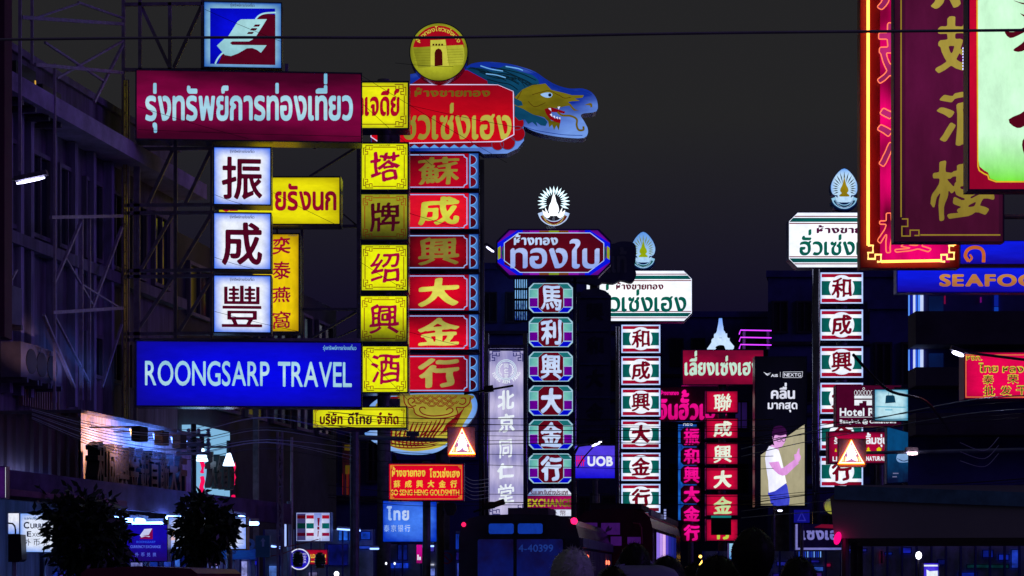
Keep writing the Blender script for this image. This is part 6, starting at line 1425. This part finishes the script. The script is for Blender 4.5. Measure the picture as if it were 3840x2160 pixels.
mast('lattice_post', 'slim violet lattice post in the dark between the pale wall and the striped box sign', 38.5, [(1041, 1620, 1041, 2160 + CZ * FPX / 38.5, .04), (1058, 1620, 1058, 2160 + CZ * FPX / 38.5, .04)], [(1041, 1640 + i * 46, 1058, 1640 + i * 46, .025) for i in range(10)], [(1041 if i % 2 else 1058, 1640 + i * 46, 1058 if i % 2 else 1041, 1686 + i * 46, .025) for i in range(10)], .04, vio, 'pole')
pole(1094, 1640, 41.6, .03, 'slim violet pipe rising behind the blue grey post', vio)
pole(1262, 2140, 43, .04, 'added low post of the headlight stand-in by the dark shop', STEELD)
e_ = empty('bulb_lamp', P(1262, 2152, 42.8), 0, 'round white lamp standing in for a van headlight by the dark shop', 'lamp'); MB().rev([(.01, -.06), (.045, -.035), (.055, 0), (.045, .035), (.01, .055)], n=14).obj('stand_in_globe', lit((235, 240, 255), k=4), e_); MB().tube([(0, 0, -.05), (0, 0, -.5)], .02, 6).obj('stem', STEELD, e_)  # lamp and post added in place of a van's headlight
for px0, px1, y0, y1, lb_ in ((968, 1008, 2052, 2058, 'thin white tube by the direction board'), (1018, 1050, 2048, 2054, 'thin white tube near the blue grey post'), (1388, 1420, 2058, 2058, 'dim white tube under the dark low block'), (1264, 1352, 1984, 1990, 'white tube over the glowing blue shop wall'), (1598, 1626, 2048, 2048, 'short white tube in the bank shop')):
    a, b = P(px0, y0, 39.4 if px0 < 1200 else 43.6 if px0 < 1500 else 45.8), P(px1, y1, 39.5 if px0 < 1200 else 43.7 if px0 < 1500 else 45.9); t_ = empty('tube_light', a, 0, lb_, 'lamp', 'small tubes over the middle shops')
    MB().tube([(0, 0, 0), b - a], .022, 6).obj('tube', lit((130, 165, 255), k=3.0), t_); MB().bar((0, .04, .05), b - a + Vector((0, .04, .05)), .04).obj('fitting', STEELD, t_)
shop(2640, 3160, 52, 'blue lit stalls behind the crowd under the black billboard', 2066, [(2920, 2106, 2972, 2122, (26, 30, 130)), (3030, 2125, 3096, 2142, (50, 90, 200)), (2985, 2100, 3080, 2110, (24, 22, 130)), (3040, 2146, 3090, 2180, (60, 30, 120)), (2700, 2104, 2722, 2140, (14, 26, 130)), (2905, 2150, 2940, 2180, (30, 22, 120)), (3104, 2112, 3124, 2126, (120, 8, 50)), (2890, 2070, 2902, 2130, (30, 60, 190))])
shop(1705, 1800, 50, 'narrow blue lit shop opening between the parking board and the bus', 1990, [(1706, 2000, 1722, 2060, (16, 50, 170)), (1708, 2070, 1735, 2100, (30, 24, 130)), (1712, 2110, 1730, 2180, (60, 80, 200))])
rnd = random.Random(5)
# bundled cables and insulators on the utility pole
for i, (y, s_) in enumerate(((1632, 'upper'), (1668, 'middle'), (1700, 'lower'))):
    o_ = empty('insulator_rack', P(726, y, 32.4), 0, '%s insulator rack on the dark utility pole' % s_, 'insulator', 'insulators of the utility pole')
    MB().bar((-.28, 0, 0), (.28, 0, 0), .05).obj('crossbar', STEELD, o_)
    for x in (-.24, -.08, .08, .24): MB().rev([(.02, .025), (.04, .04), (.02, .06), (.04, .08), (.015, .11)], (x, 0, 0), 8).obj('insulator', paint((.35, .35, .45), .3), o_)
# ================================================================== TREES
def tree(px, py, rx, ry, d, n, label, trunkx, seed):
    rnd = random.Random(seed); rt = empty('street_tree', P(trunkx, HY + CZ * FPX / d, d), 0, label, 'tree'); o = rt.location.copy()
    c = P(px, py, d) - o; RX, RZ = rx * d / FPX, ry * d / FPX
    mb = MB(); mb.tube([(0, 0, 0), (c.x * .2, .05, c.z * .4), (c.x * .7, 0, c.z - RZ * .8), (c.x, 0, c.z)], [.09, .075, .06, .04], 8)
    for k in range(9):
        a = rnd.uniform(0, 6.28); e = Vector((math.cos(a) * RX * .7, math.sin(a) * RX * .6, rnd.uniform(-.3, .7) * RZ)); mb.tube([(c.x * .9, 0, c.z - RZ * .5), c + e * .5, c + e], [.035, .022, .01], 5)
    mb.obj('trunk', paint((0.05, 0.04, 0.035), .9, 0, .4, 8), rt)
    mb = MB()
    blobs = [(Vector((rnd.uniform(-.45, .45), rnd.uniform(-.4, .4), rnd.uniform(-.5, .45))), rnd.uniform(.5, .8)) for _ in range(7)] + [(Vector((0, 0, 0)), .8)]
    for _ in range(n // 9):
        bc, br = rnd.choice(blobs); v = Vector((rnd.gauss(0, 1), rnd.gauss(0, 1), rnd.gauss(0, 1))).normalized()
        u = bc + v * br * rnd.uniform(.1, 1.0) ** .4
        if rnd.random() < .10: u = u * rnd.uniform(1.0, 1.28)
        p = c + Vector((u.x * RX, u.y * RX, u.z * RZ)); ax = (u.normalized() + Vector((0, 0, -.25)) + Vector((rnd.uniform(-.4, .4), rnd.uniform(-.4, .4), rnd.uniform(-.3, .3)))).normalized()
        for j in range(7):
            q = p + ax * (j * .04); dr = (ax * .7 + Vector((rnd.uniform(-1, 1), rnd.uniform(-1, 1), rnd.uniform(-1.1, .5)))).normalized(); L_ = rnd.uniform(.10, .20); sd = dr.cross(Vector((rnd.uniform(-1, 1), rnd.uniform(-1, 1), rnd.uniform(-1, 1)))).normalized() * L_ * .2
            m1 = q + dr * L_ * .45
            mb.add([q, m1 + sd, q + dr * L_, m1 - sd], [(0, 1, 2, 3)])
    mb.obj('crown', paint((0.03, 0.065, 0.035), .3, 0, .5, 30), rt)
tree(318, 2015, 116, 142, 27, 4300, 'dark leafy street tree in front of the white exchange sign', 345, 3)
tree(768, 1970, 82, 92, 29, 3300, 'dark round street tree in front of the long white picture sign', 715, 9)

# ================================================================== BUSES AND OTHER VEHICLES
def bus(px, d, w, H, L, hd, label, body, num=None, cat='bus'):
    rt = empty('bus', P(px, HY + CZ * FPX / d, d), R(-hd), label, cat)
    def o(n, mb, m, p=None, sm=False): return mb.obj(n, m, p or rt, (w, H), sm)
    sec = [(-w / 2, .35), (w / 2, .35), (w / 2, H - .45), (w / 2 - .06, H - .22), (w / 2 - .2, H - .08), (w / 2 - .45, H - .02), (0, H), (-w / 2 + .45, H - .02), (-w / 2 + .2, H - .08), (-w / 2 + .06, H - .22), (-w / 2, H - .45)]
    mb = MB(); mb.flat([sec], 0, L); mb.flat([sec[::-1]], L); o('body', mb, body)
    o('bumper', MB().box(-w / 2 - .02, w / 2 + .02, -.14, -.002, .35, .6), STEELD)
    for x in (-w / 2 + .2, w / 2 - .2):
        for y in (1.6, L - 2.0):
            k = o('wheel', MB().rev([(.2, -.13), (.48, -.13), (.5, -.1), (.5, .1), (.48, .13), (.2, .13)], (x, y, .5), 20, 'x'), black); o('rim', MB().rev([(.2, -.14), (.22, .0), (.2, .14)], (x, y, .5), 12, 'x'), STEEL, k)
    return rt, o
def rrect(x0, z0, x1, z1, r, n=5):
    pts = []
    for cx_, cz_, a0 in ((x1 - r, z0 + r, -90), (x1 - r, z1 - r, 0), (x0 + r, z1 - r, 90), (x0 + r, z0 + r, 180)):
        for i in range(n + 1): a = R(a0 + 90 * i / n); pts.append((cx_ + r * math.cos(a), cz_ + r * math.sin(a)))
    return pts
W1 = 455 * 38 / FPX
rt, o = bus(1945, 38, W1, 2.84, 10.5, 7.0, 'dark old city bus seen from behind with a number on its rear window', paint((0.07, 0.06, 0.09), .25, .2, .3, 1.5))
def bz(y): return CZ + (HY - y) * 38 / FPX
def bx_(x): return (x - 1945) * 38 / FPX
for a, b in ((1832, 1927), (1942, 2036)):
    f = MB(); f.flat([rrect(bx_(a) - .03, bz(2002) - .03, bx_(b) + .03, bz(1963) + .03, .05), rrect(bx_(a), bz(2002), bx_(b), bz(1963), .04)], -.03, .028); f = o('rear_window', f, black)
    m_ = MB(); m_.flat([rrect(bx_(a), bz(2002), bx_(b), bz(1963), .04)], -.006); o('pane', m_, lit((14, 50, 150), (10, 20, 90), 'vb', noise=1.2, nscale=20), f)
f = MB(); f.flat([rrect(bx_(1790) - .03, bz(2200) - .03, bx_(2112) + .03, bz(2022) + .03, .05), rrect(bx_(1790), bz(2200), bx_(2112), bz(2022), .04)], -.03, .028); f = o('rear_window', f, black)
m_ = MB(); m_.flat([rrect(bx_(1790), bz(2200), bx_(2112), bz(2022), .04)], -.006); o('pane', m_, lit((10, 22, 96), (14, 8, 40), 'vt', noise=1.6, nscale=7), f); o('window_post', MB().box(bx_(1926), bx_(1938), -.05, -.007, bz(2200), bz(2022)), black, f)
lo, w_, H_ = layout('4-40399', 'sans'); m_ = MB()
for grp in group_loops(lo): m_.flat([[(bx_(1945) + a / w_ * (bx_(2076) - bx_(1945)), bz(2069) + b / H_ * (bz(2042) - bz(2069))) for a, b in l] for l in grp], -.04)
o('lettering', m_, lit((26, 52, 128), (14, 32, 100), 'hl', samp=False))
o('roof_unit', MB().box(bx_(1897), bx_(2050), .3, 1.8, 2.842, 2.97), paint((.08, .05, .1), .6))
m_ = MB().rev([(.07, 0), (.055, -.04), (.02, -.06)], (W1 / 2 - .1, .02, 2.70), 12, 'y'); o('red_lamp', m_, lit((255, 30, 100), k=2.5))
m_ = MB().rev([(.05, 0), (.04, -.04), (.02, -.06)], (-W1 / 2 + .1, .02, 2.64), 12, 'y'); o('red_lamp', m_, lit((255, 30, 90), k=1.6))
for i in range(26): o('side_slat', MB().box(W1 / 2 + .002, W1 / 2 + .05, .25 + i * .38, .36 + i * .38, .9, 2.15), paint((0.30, 0.26, 0.38), .45, .3))
o('side_rail', MB().box(W1 / 2 + .002, W1 / 2 + .07, .1, 10.3, 2.2, 2.38), paint((0.22, 0.2, 0.32), .4, .3, .4, 3))
for y, z in ((.6, 2.2 - .0), (1.6, 2.2), (.6, 1.95), (1.4, 1.95)): pass
for yy_, zz_ in ((.9, 2.02), (1.25, 2.02), (.9, 1.83), (1.25, 1.83), (6.2, 1.95), (6.9, 1.95)):
    m_ = MB().rev([(.055, 0), (.04, .03)], (W1 / 2 + .052, yy_, zz_), 10, 'x'); o('red_lamp', m_, lit((255, 110, 80), k=3))  # invented side lamps standing in for red glints along the slats
W2 = 290 * 46 / FPX
rt, o = bus(2302, 46, W2, 3.22, 11, 8.2, 'dark red bus with paper notices on its back, ahead of the dark one', paint((0.10, 0.012, 0.04), .25, .1, .3, 1.5))
def bz(y): return CZ + (HY - y) * 46 / FPX
def bx_(x): return (x - 2302) * 46 / FPX
vp = lit((58, 18, 92), (38, 12, 70), 'bowl', noise=1, nscale=14, samp=False)
for a, b, y0, y1 in ((2172, 2240, 1960, 2000), (2254, 2325, 1961, 2005), (2290, 2331, 2012, 2046), (2353, 2403, 2014, 2047)):
    m_ = MB(); m_.flat([[(bx_(a), bz(y1)), (bx_(b), bz(y1)), (bx_(b), bz(y0)), (bx_(a), bz(y0))]], -.006, .004); o('paper_notice', m_, vp)
m_ = MB(); m_.flat([[(bx_(x), bz(y)) for x, y in [(2272, 1998), (2280, 1992), (2292, 1988), (2296, 1976), (2286, 1982), (2284, 1970), (2276, 1978), (2270, 1990)]]], -.012); o('leaf_mark', m_, lit((16, 6, 30), samp=False))
m_ = MB(); m_.tube([(bx_(x), -.01, bz(y)) for x, y in [(2375, 1962), (2398, 1965), (2405, 1978), (2407, 2040)]], .02, 5); o('window_seal', m_, paint((.35, .03, .08), .3))
for i, (a, b, c) in enumerate(((.9, 1.8, (150, 120, 240)), (2.0, 2.9, (190, 150, 245)), (3.1, 4.0, (235, 190, 250)), (4.2, 5.1, (90, 70, 200)), (5.3, 6.2, (40, 40, 150)), (6.4, 7.3, (30, 40, 140)), (7.5, 8.4, (20, 26, 110)))):
    f = o('side_window', MB().box(W2 / 2 + .002, W2 / 2 + .03, a - .06, b + .06, 1.85, 2.75), black); o('pane', MB().box(W2 / 2 + .031, W2 / 2 + .04, a, b, 1.92 + .1 * (i % 3), 2.68), lit(c, tuple(int(v * .3) for v in c), 'vb', noise=1.5, nscale=20), f)
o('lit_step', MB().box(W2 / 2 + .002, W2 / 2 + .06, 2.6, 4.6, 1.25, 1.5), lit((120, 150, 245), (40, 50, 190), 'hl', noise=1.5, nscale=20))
o('roof_unit', MB().box(-.6, .6, .5, 3, 3.222, 3.34), paint((.05, .02, .05), .6)); o('roof_rail', MB().box(W2 / 2 - .1, W2 / 2 - .04, .1, 10.8, 3.06, 3.2), paint((.4, .36, .6), .3, .5))

def three_wheeler(px, d, hd, label, roofm, top, w=1.45, val=.27, tilt=0.0):
    rt = empty('three_wheeler', P(px, HY + CZ * FPX / d, d), R(-hd), label, 'tuk tuk'); L = 2.6
    def o(n, mb, m, p=None, sm=False): return mb.obj(n, m, p or rt, (w, top), sm)
    m_ = MB(); sec = [(-w / 2, top - val), (w / 2, top - val), (w / 2 + .02, top - .06), (w / 2 - .06, top), (0, top + .03), (-w / 2 + .06, top), (-w / 2 - .02, top - .06)]
    sec = [(x, z - (tilt * (x / w + .5) if z > top - val + .01 else 0)) for x, z in sec]
    m_.flat([sec], 0, L); m_.flat([sec[::-1]], L); o('roof', m_, roofm)
    for x in (-w / 2 + .05, w / 2 - .05):
        for y in (.06, 1.3, L - .1): o('post', MB().tube([(x, y, .55), (x, y, top - val + .01)], .018, 8), STEELD)
    o('floor_pan', MB().box(-w / 2 + .02, w / 2 - .02, .05, L - .3, .32, .42), black)
    o('rear_panel', MB().box(-w / 2 + .02, w / 2 - .02, 0, .05, .32, .78), roofm); o('seat', MB().box(-w / 2 + .1, w / 2 - .1, .15, .65, .42, .66), paint((.1, .02, .04), .5)); o('seat_back', MB().box(-w / 2 + .1, w / 2 - .1, .07, .15, .66, 1.1), paint((.1, .02, .04), .5))
    o('driver_seat', MB().box(-.25, .25, 1.35, 1.75, .42, .72), black); o('handlebar', MB().tube([(-.35, 2.1, .95), (0, 2.25, 1.0), (.35, 2.1, .95)], .015, 6).tube([(0, 2.25, 1.0), (0, 2.45, .3)], .025, 6), STEEL)
    for x, y in ((-w / 2 + .1, .4), (w / 2 - .1, .4), (0, 2.4)): o('wheel', MB().rev([(.1, -.05), (.24, -.05), (.25, 0), (.24, .05), (.1, .05)], (x, y, .25), 18, 'x'), black)
    for x in (-w / 2 + .12, w / 2 - .12): o('tail_light', MB().box(x - .05, x + .05, -.02, -.002, .6, .72), lit((200, 10, 60)))
    return rt, o
rt, o = three_wheeler(3905, 9.0, 11.5, 'near dark three-wheeler canopy filling the lower corner, with a pink tail light', paint((0.42, 0.42, 0.43), .8, 0, .12, 2), 2.075, w=1.86, val=.25, tilt=.085)
m_ = MB(); m_.rev([(.014, -.03), (.030, 0), (.030, .04)], (-.915, -.02, 0), 12, 'y'); m_.v = [((x + .915) * .55 - .915 + z * .2, y, z * 1.0 + 1.825) for x, y, z in m_.v]; o('side_light', m_, lit((255, 10, 120), k=1.4))
m_ = MB().box(-.93, .93, -.012, -.002, 2.005, 2.07); m_.v = [(x, y, z - .085 * (x / .93 * .5 + .5)) for x, y, z in m_.v]; o('roof_trim', m_, paint((0.16, 0.40, 0.55), .6, .1, .4, 9))
S = Sign('headlight_stand_in', 3430, 2068, 3460, 2098, 25, 'bright white lamp standing in for a headlight under the near three-wheeler canopy', 'lamp')  # made-up lamp in place of a vehicle headlight
S.put('stand_in_globe', MB().rev([(.005, -.05), (.03, -.035), (.04, 0), (.03, .035), (.005, .05)], (0, 0, S.h / 2), 12, 'z'), lit((235, 235, 255), k=4)); S.put('bracket', MB().tube([(0, .02, .01), (0, .02, -.6)], .012, 6), STEELD)  # globe and bracket added for the headlight stand-in
S = Sign('small_sign', 3462, 2112, 3518, 2200, 25, 'small glowing sign standing in for an unclear violet and white shape under the canopy')  # sign made up for a violet lit shape of unclear kind
S.case(.08, 1, mat=DARKCASE); S.panel(lit((90, 70, 240), (40, 20, 190), 'bowl')); S.poly('white_mark', [[(3476, 2200), (3516, 2200), (3516, 2140), (3486, 2142), (3474, 2136)], S.rect(3464, 2118, 3516, 2124)], iw, 1)
shop(3170, 4000, 40, 'dim blue stalls seen through the open side of the near three-wheeler', 2040, [(3190, 2056, 3262, 2068, (40, 44, 170)), (3330, 2070, 3358, 2080, (14, 36, 150)), (3392, 2052, 3430, 2074, (20, 30, 170)), (3530, 2098, 3560, 2118, (10, 16, 90)), (3700, 2062, 3740, 2090, (10, 26, 130)), (3760, 2078, 3800, 2100, (14, 34, 150)), (3808, 2060, 3836, 2130, (30, 60, 190)), (3640, 2116, 3800, 2130, (6, 50, 60)), (3610, 2146, 3680, 2200, (12, 30, 140)), (3316, 2066, 3320, 2110, (150, 8, 50))])
three_wheeler(520, 24, 4, 'maroon three-wheeler roof passing in front of the left shops', paint((0.22, 0.02, 0.08), .4, .1), 1.74, w=1.4, val=.14)

def person(px, d, top, face, label, shirt, hairc, hairm=None, hair='short', lean=0.0, skinc=(0.20, 0.10, 0.07)):
    """A standing figure; face is the heading in degrees (0 = away from the camera)."""
    H = CZ + (HY - top) * d / FPX; k = H / (1.75 - lean); ly = lean * .9
    rt = empty('person', P(px, HY + CZ * FPX / d, d), R(face), label, 'person')
    me = bpy.data.meshes.new('body'); V = []; E = []; Rd = []
    def ch_(pts, par=None):
        last = par
        for x, y, z, rx, ry in pts:
            V.append((x * k, y * k, z * k)); Rd.append((rx * k, ry * k)); i = len(V) - 1
            if last is not None: E.append((last, i))
            last = i
        return last
    pel = ch_([(0, 0, .95, .15, .11)]); tor = ch_([(0, 0, 1.10, .135, .10), (0, .01, 1.28, .155, .11), (0, 0, 1.40, .15, .10)], pel)
    neck = ch_([(0, -.005 + ly * .4, 1.48 - lean * .3, .062, .062), (0, ly * .8, 1.54 - lean * .8, .056, .06)], tor)
    hd = ch_([(0, .01 + ly, 1.60 - lean, .072, .085), (0, .008 + ly, 1.66 - lean, .078, .095), (0, ly, 1.705 - lean, .06, .075)], neck)
    ch_([(0, .105 + ly, 1.625 - lean, .014, .016)], hd - 1)
    for s in (-1, 1):
        ch_([(s * .082, ly, 1.635 - lean, .014, .022)], hd - 1)
        sh = ch_([(s * .17, 0, 1.40, .062, .06), (s * .235, -.01, 1.26, .048, .05), (s * .27, .02, 1.10, .038, .04), (s * .27, .10, .93, .028, .03), (s * .268, .135, .865, .032, .018)], tor)
        for fx in (-.02, -.007, .007, .02): ch_([(s * .268 + fx, .15, .81, .009, .009), (s * .268 + fx, .165, .775, .008, .008)], sh)
        ch_([(s * .235, .16, .84, .010, .010), (s * .23, .175, .81, .009, .009)], sh)
        ch_([(s * .09, 0, .86, .088, .09), (s * .10, .01, .50, .058, .06), (s * .10, -.01, .12, .038, .04), (s * .10, .0, .06, .036, .045), (s * .10, .13, .035, .034, .03)], pel)
    me.from_pydata(V, E, []); tmp = bpy.data.objects.new('body', me); COL.objects.link(tmp)
    tmp.modifiers.new('s', 'SKIN')
    for i, r_ in enumerate(Rd): me.skin_vertices[0].data[i].radius = r_
    me.skin_vertices[0].data[0].use_root = True
    sb = tmp.modifiers.new('u', 'SUBSURF'); sb.levels = sb.render_levels = 1
    dg = bpy.context.evaluated_depsgraph_get(); nm = bpy.data.meshes.new_from_object(tmp.evaluated_get(dg)); nm.name = 'body'
    bpy.data.objects.remove(tmp); bpy.data.meshes.remove(me)
    nm.materials.clear(); nm.materials.append(paint(skinc, .5, 0, .15, 8)); nm.polygons.foreach_set('use_smooth', [True] * len(nm.polygons))
    b = bpy.data.objects.new('body', nm); COL.objects.link(b); b.parent = rt
    # clothes: enlarged shell of torso, arms, hips
    def shell(name, zlo, zhi, grow, mat, armlo=0):
        cv_ = bpy.data.meshes.new(name); vs = [v.co.copy() for v in nm.vertices]; nr = [v.normal.copy() for v in nm.vertices]
        fs = []
        for p in nm.polygons:
            c = p.center / k
            if zlo <= c.z <= zhi and not (abs(c.x) > .215 and c.z < armlo) and not (abs(c.x) < .075 and c.z > 1.46): fs.append(tuple(p.vertices))
        used = sorted({i for f in fs for i in f}); mp = {i: n_ for n_, i in enumerate(used)}
        cv_.from_pydata([tuple(vs[i] + nr[i] * grow * k) for i in used], [], [tuple(mp[i] for i in f) for f in fs]); cv_.materials.append(mat); cv_.polygons.foreach_set('use_smooth', [True] * len(cv_.polygons))
        oo = bpy.data.objects.new(name, cv_); COL.objects.link(oo); oo.parent = rt; oo.modifiers.new('t', 'SOLIDIFY').thickness = .008
    shell('shirt', .93, 1.53, .022, shirt, 1.14); shell('trousers', .08, .95, .018, paint((.03, .03, .06), .8), .9)
    # hair: tufted cap
    rnd = random.Random(px); mb = MB(); hm = hairm or paint(hairc, .55, 0, .4, 30)
    hh = {'short': 0, 'bun': .02, 'long': .03, 'full': .025}[hair]
    n1, n2 = 16, 28; base = Vector((0, -.008 + ly, 1.655 - lean)) * k
    zl = -1.25 if hair == 'long' else (-.55 if hair != 'short' else -.35)
    for i in range(n1 + 1):
        t = i / n1 * (math.pi * .5 - zl * 1.0)
        for j in range(n2):
            a = 2 * math.pi * j / n2; front = max(0, math.sin(a)); th_ = min(t, math.pi * .5 + (-zl) * (1 - front * 1.4))
            rr_ = 1 + .03 * math.sin(7 * a + 3 * t) + rnd.uniform(-.018, .03)
            mb.v.append(tuple(base + Vector(((.091 + hh) * math.cos(a) * math.sin(th_), (.112 + hh) * math.sin(a) * math.sin(th_), (.118 + hh) * math.cos(th_))) * rr_ * k))
    for i in range(n1):
        for j in range(n2): l = (j + 1) % n2; mb.f.append((i * n2 + j, (i + 1) * n2 + j, (i + 1) * n2 + l, i * n2 + l))
    for _ in range(900):
        a = rnd.uniform(0, 6.283); t = rnd.uniform(0, 1.9); 
        if math.sin(a) > .2 and t > 1.3: continue
        dn = Vector((math.cos(a) * math.sin(t), math.sin(a) * math.sin(t), math.cos(t))); p = base + Vector((dn.x * (.091 + hh), dn.y * (.112 + hh), dn.z * (.118 + hh))) * k
        g = (dn * rnd.uniform(.2, .7) + Vector((rnd.uniform(-.5, .5), rnd.uniform(-.6, .2), -rnd.uniform(.1, .9)))).normalized() * rnd.uniform(.015, .04); sd = dn.cross(g).normalized() * .0025
        mb.add([p - sd, p + sd, p + g], [(0, 1, 2)])
    mb.obj('hair', hm, rt, None, True)
    for s in (-1, 1): MB().rev([(.012 * k, 0), (.004 * k, .006)], (s * .034 * k, (.098 + ly) * k, (1.652 - lean) * k), 8, 'y').obj('eye', black, rt)
    MB().box(-.022 * k, .022 * k, (.098 + ly) * k, (.106 + ly) * k, (1.588 - lean) * k, (1.596 - lean) * k).obj('mouth', paint((.25, .05, .05), .5), rt)
    return rt
grey = paint((0.82, 0.82, 0.88), .4, 0, .15, 40)
person(2147, 10.6, 2092, -8, 'person with short silver hair seen from behind at the bottom edge', paint((.2, .2, .3), .8), None, grey, 'full')
person(2392, 13.0, 2052, 5, 'person with dark hair and pale shirt seen from behind, facing the buses', paint((0.34, 0.36, 0.5), .8, 0, .1), (0.012, 0.010, 0.012), None, 'short', .16)
person(2507, 13.2, 2114, 12, 'person with dark hair low beside the pale shirted one', paint((.05, .05, .09), .8), (0.012, 0.010, 0.012), None, 'full', .05)
person(2690, 9.8, 2122, -10, 'near person with dark tousled hair just entering the bottom edge', paint((.06, .04, .08), .8), (0.012, 0.010, 0.012), None, 'full')
person(2823, 12.0, 2018, 0, 'tall near person with full dark hair rising highest above the crowd', paint((.04, .04, .07), .8), (0.012, 0.010, 0.012), None, 'long')
person(2300, 12.2, 2140, -6, 'person with dark hair between the silver haired head and the pale shirted one', paint((.05, .05, .09), .8), (0.012, 0.010, 0.012), None, 'short')
person(2600, 13.6, 2128, 4, 'person with a dark crop of hair at the edge, under the tiny triangle', paint((.06, .06, .1), .8), (0.012, 0.010, 0.012), None, 'short')
person(2992, 12.4, 2120, 10, 'person with dark hair below the pale framed shop signboard', paint((.05, .03, .08), .8), (0.012, 0.010, 0.012), None, 'full')

# ================================================================== OVERHEAD CABLES
cabm = paint((0.03, 0.03, 0.045), .35, .2)
cabg = paint((0.42, 0.42, 0.44), .6)
cabb = paint((0.6, 0.7, 0.95), .3, .35)
def cable(pts, w, mat, label, group):
    """pts: (px, py, depth) control points; w: thickness in metres."""
    q = [P(*p) for p in pts]
    l = smooth_line([tuple(v) for v in q], 7)
    o = MB().tube(l, w / 2, 5).obj('overhead_cable', mat); tag(o, label, 'cable', group)
cable([(-100, 150, 8.5), (800, 141, 8.3), (1650, 141, 8.2), (2500, 127, 8.1), (3000, 121, 8.1), (4000, 112, 8)], .0125, cabg, 'thick dark cable running across the whole sky near the top', 'high cables')
WL = ['the book logo sign', 'the start of the crimson sign', 'the foot of the crimson sign', 'the cut off yellow Thai sign and red panels', 'the topmost white square', 'the yellow sign behind the white squares', 'the middle white square', 'the lowest white square', 'the third yellow panel', 'the dragon name sign', 'the second red panel', 'the fifth red panel', 'the lowest yellow panel', 'the round city gate badge', 'the dragon sign from its top corner']
NTH = ['topmost', 'second', 'third', 'fourth', 'fifth', 'sixth', 'seventh', 'eighth', 'ninth', 'tenth', 'eleventh', 'lowest']
for i, (a, b) in enumerate((((768, 35), (1052, 155)), ((518, 400), (930, 520)), ((518, 486), (1352, 512)), ((1360, 390), (1620, 620)), ((805, 730), (925, 770)), ((1025, 722), (1255, 840)), ((805, 965), (960, 1010)), ((805, 1168), (1130, 1245)), ((1355, 985), (1530, 1092)), ((1535, 395), (1950, 480)), ((1535, 800), (1790, 870)), ((1535, 1245), (1790, 1310)), ((1361, 1320), (1530, 1500)), ((1480, 236), (1700, 250)), ((1350, 280), (1900, 610)))):
    cable([(a[0], a[1], 32), ((a[0] + b[0]) / 2, (a[1] + b[1]) / 2 + 3, 32.2), (b[0], b[1], 32.4)], .007, cabm, 'thin guy wire slanting across ' + WL[i], 'thin guy wires over the signs')
rnd = random.Random(11)
ys = [1568, 1583, 1590, 1618, 1630, 1655, 1668, 1698, 1735, 1878, 1896, 1850]
for i, y in enumerate(ys):
    sl_ = rnd.uniform(-10, 22)
    cable([(1230, y - 24 + rnd.uniform(-8, 8), 40), (1540, y, 39), (1900, y + sl_ * .5, 38), (2300, y + sl_, 37), (2700, y + sl_ * 1.1 + 4, 36), (2900, y + sl_, 35)], .011 if i % 3 else .017, cabm, 'black cable across the lit columns above the buses, %s of twelve' % NTH[sorted(ys).index(y)], 'black cables over the street')
for i in range(10):
    y = 1590 + i * 11; t = rnd.uniform(-20, 12)
    cable([(120, y - 60 - i * 6, 27), (420, y + 8, 29), (700, y + 34 + t, 31), (1000, y - 10 + t * 2, 34), (1320, y + 20 + i * 3, 37)], .012 if i % 2 else .008, cabb if i % 3 else cabm, 'grey cable sagging before the lit corrugated fascia, %s of ten' % NTH[i], 'cables over the left shops')
for i in range(6):
    y = 1800 + i * 14
    cable([(1742, y - 14, 43.8), (1775, y + 2, 44.5), (1832, y - 4, 46)], .012, cabb, 'short bright cable loop beside the goldsmith sign, %s of six' % NTH[i], 'cable loops by the goldsmith sign')
RY = [1672, 1652, 1640, 1700, 1610, 1880, 1905, 1860, 1868, 1930]
for i, (y0, y1, w) in enumerate(((1672, 1480, .02), (1652, 1560, .012), (1640, 1500, .012), (1700, 1530, .014), (1610, 1545, .010), (1880, 1790, .018), (1905, 1830, .010), (1860, 1800, .010), (1868, 1812, .010), (1930, 1900, .016))):
    cable([(2780, y0 + 12, 36), (3020, y0 - (y0 - y1) * .25, 35), (3300, y0 - (y0 - y1) * .55, 34), (3640, y1 + 20, 33), (3900, y1, 32)], w, cabm if i % 3 else cabb, 'dark cable rising past the billboard, %s of ten where it starts' % NTH[sorted(range(10), key=lambda k: RY[k]).index(i)], 'cables rising past the billboard')
cable([(3200, 1330, 30), (3330, 1462, 31), (3470, 1505, 32), (3560, 1620, 34)], .05, cabm, 'thick dark cable bundle drooping over the handbag picture', 'drooping bundles')
for i in range(3): cable([(3600, 1660 + i * 34, 36), (3690, 1690 + i * 30, 36.5), (3745, 1640 + i * 30, 37)], .012, cabb, 'loose blue lit cable loop below the hot pink sign, %s of three' % NTH[i], 'loose loops below the pink sign')
cable([(2165, 1755, 57), (2190, 1715, 57), (2240, 1660, 57)], .04, cabm, 'short dark lamp bracket cable beside the UOB sign', 'brackets')
# sloping dark twig-like lamp arms over the lilac sign
for a, b, lb_ in (((1740, 1478), (1925, 1446), 'dark jutting lamp arm crossing the ring of the lilac sign'), ((1775, 1920), (1892, 1880), 'dark drooping banner arm across the foot of the lilac sign')):
    o_ = MB().bar(P(a[0], a[1], 50), P((a[0] + b[0]) / 2, (a[1] + b[1]) / 2, 50), .05).bar(P((a[0] + b[0]) / 2 - 18, (a[1] + b[1]) / 2, 49.95), P((a[0] + b[0]) / 2 + 18, (a[1] + b[1]) / 2 - 6, 49.95), .16).bar(P((a[0] + b[0]) / 2, (a[1] + b[1]) / 2, 50), P(b[0], b[1], 50), .05 if a[1] < 1500 else .14).obj('lamp_bracket', black); tag(o_, lb_, 'bracket')
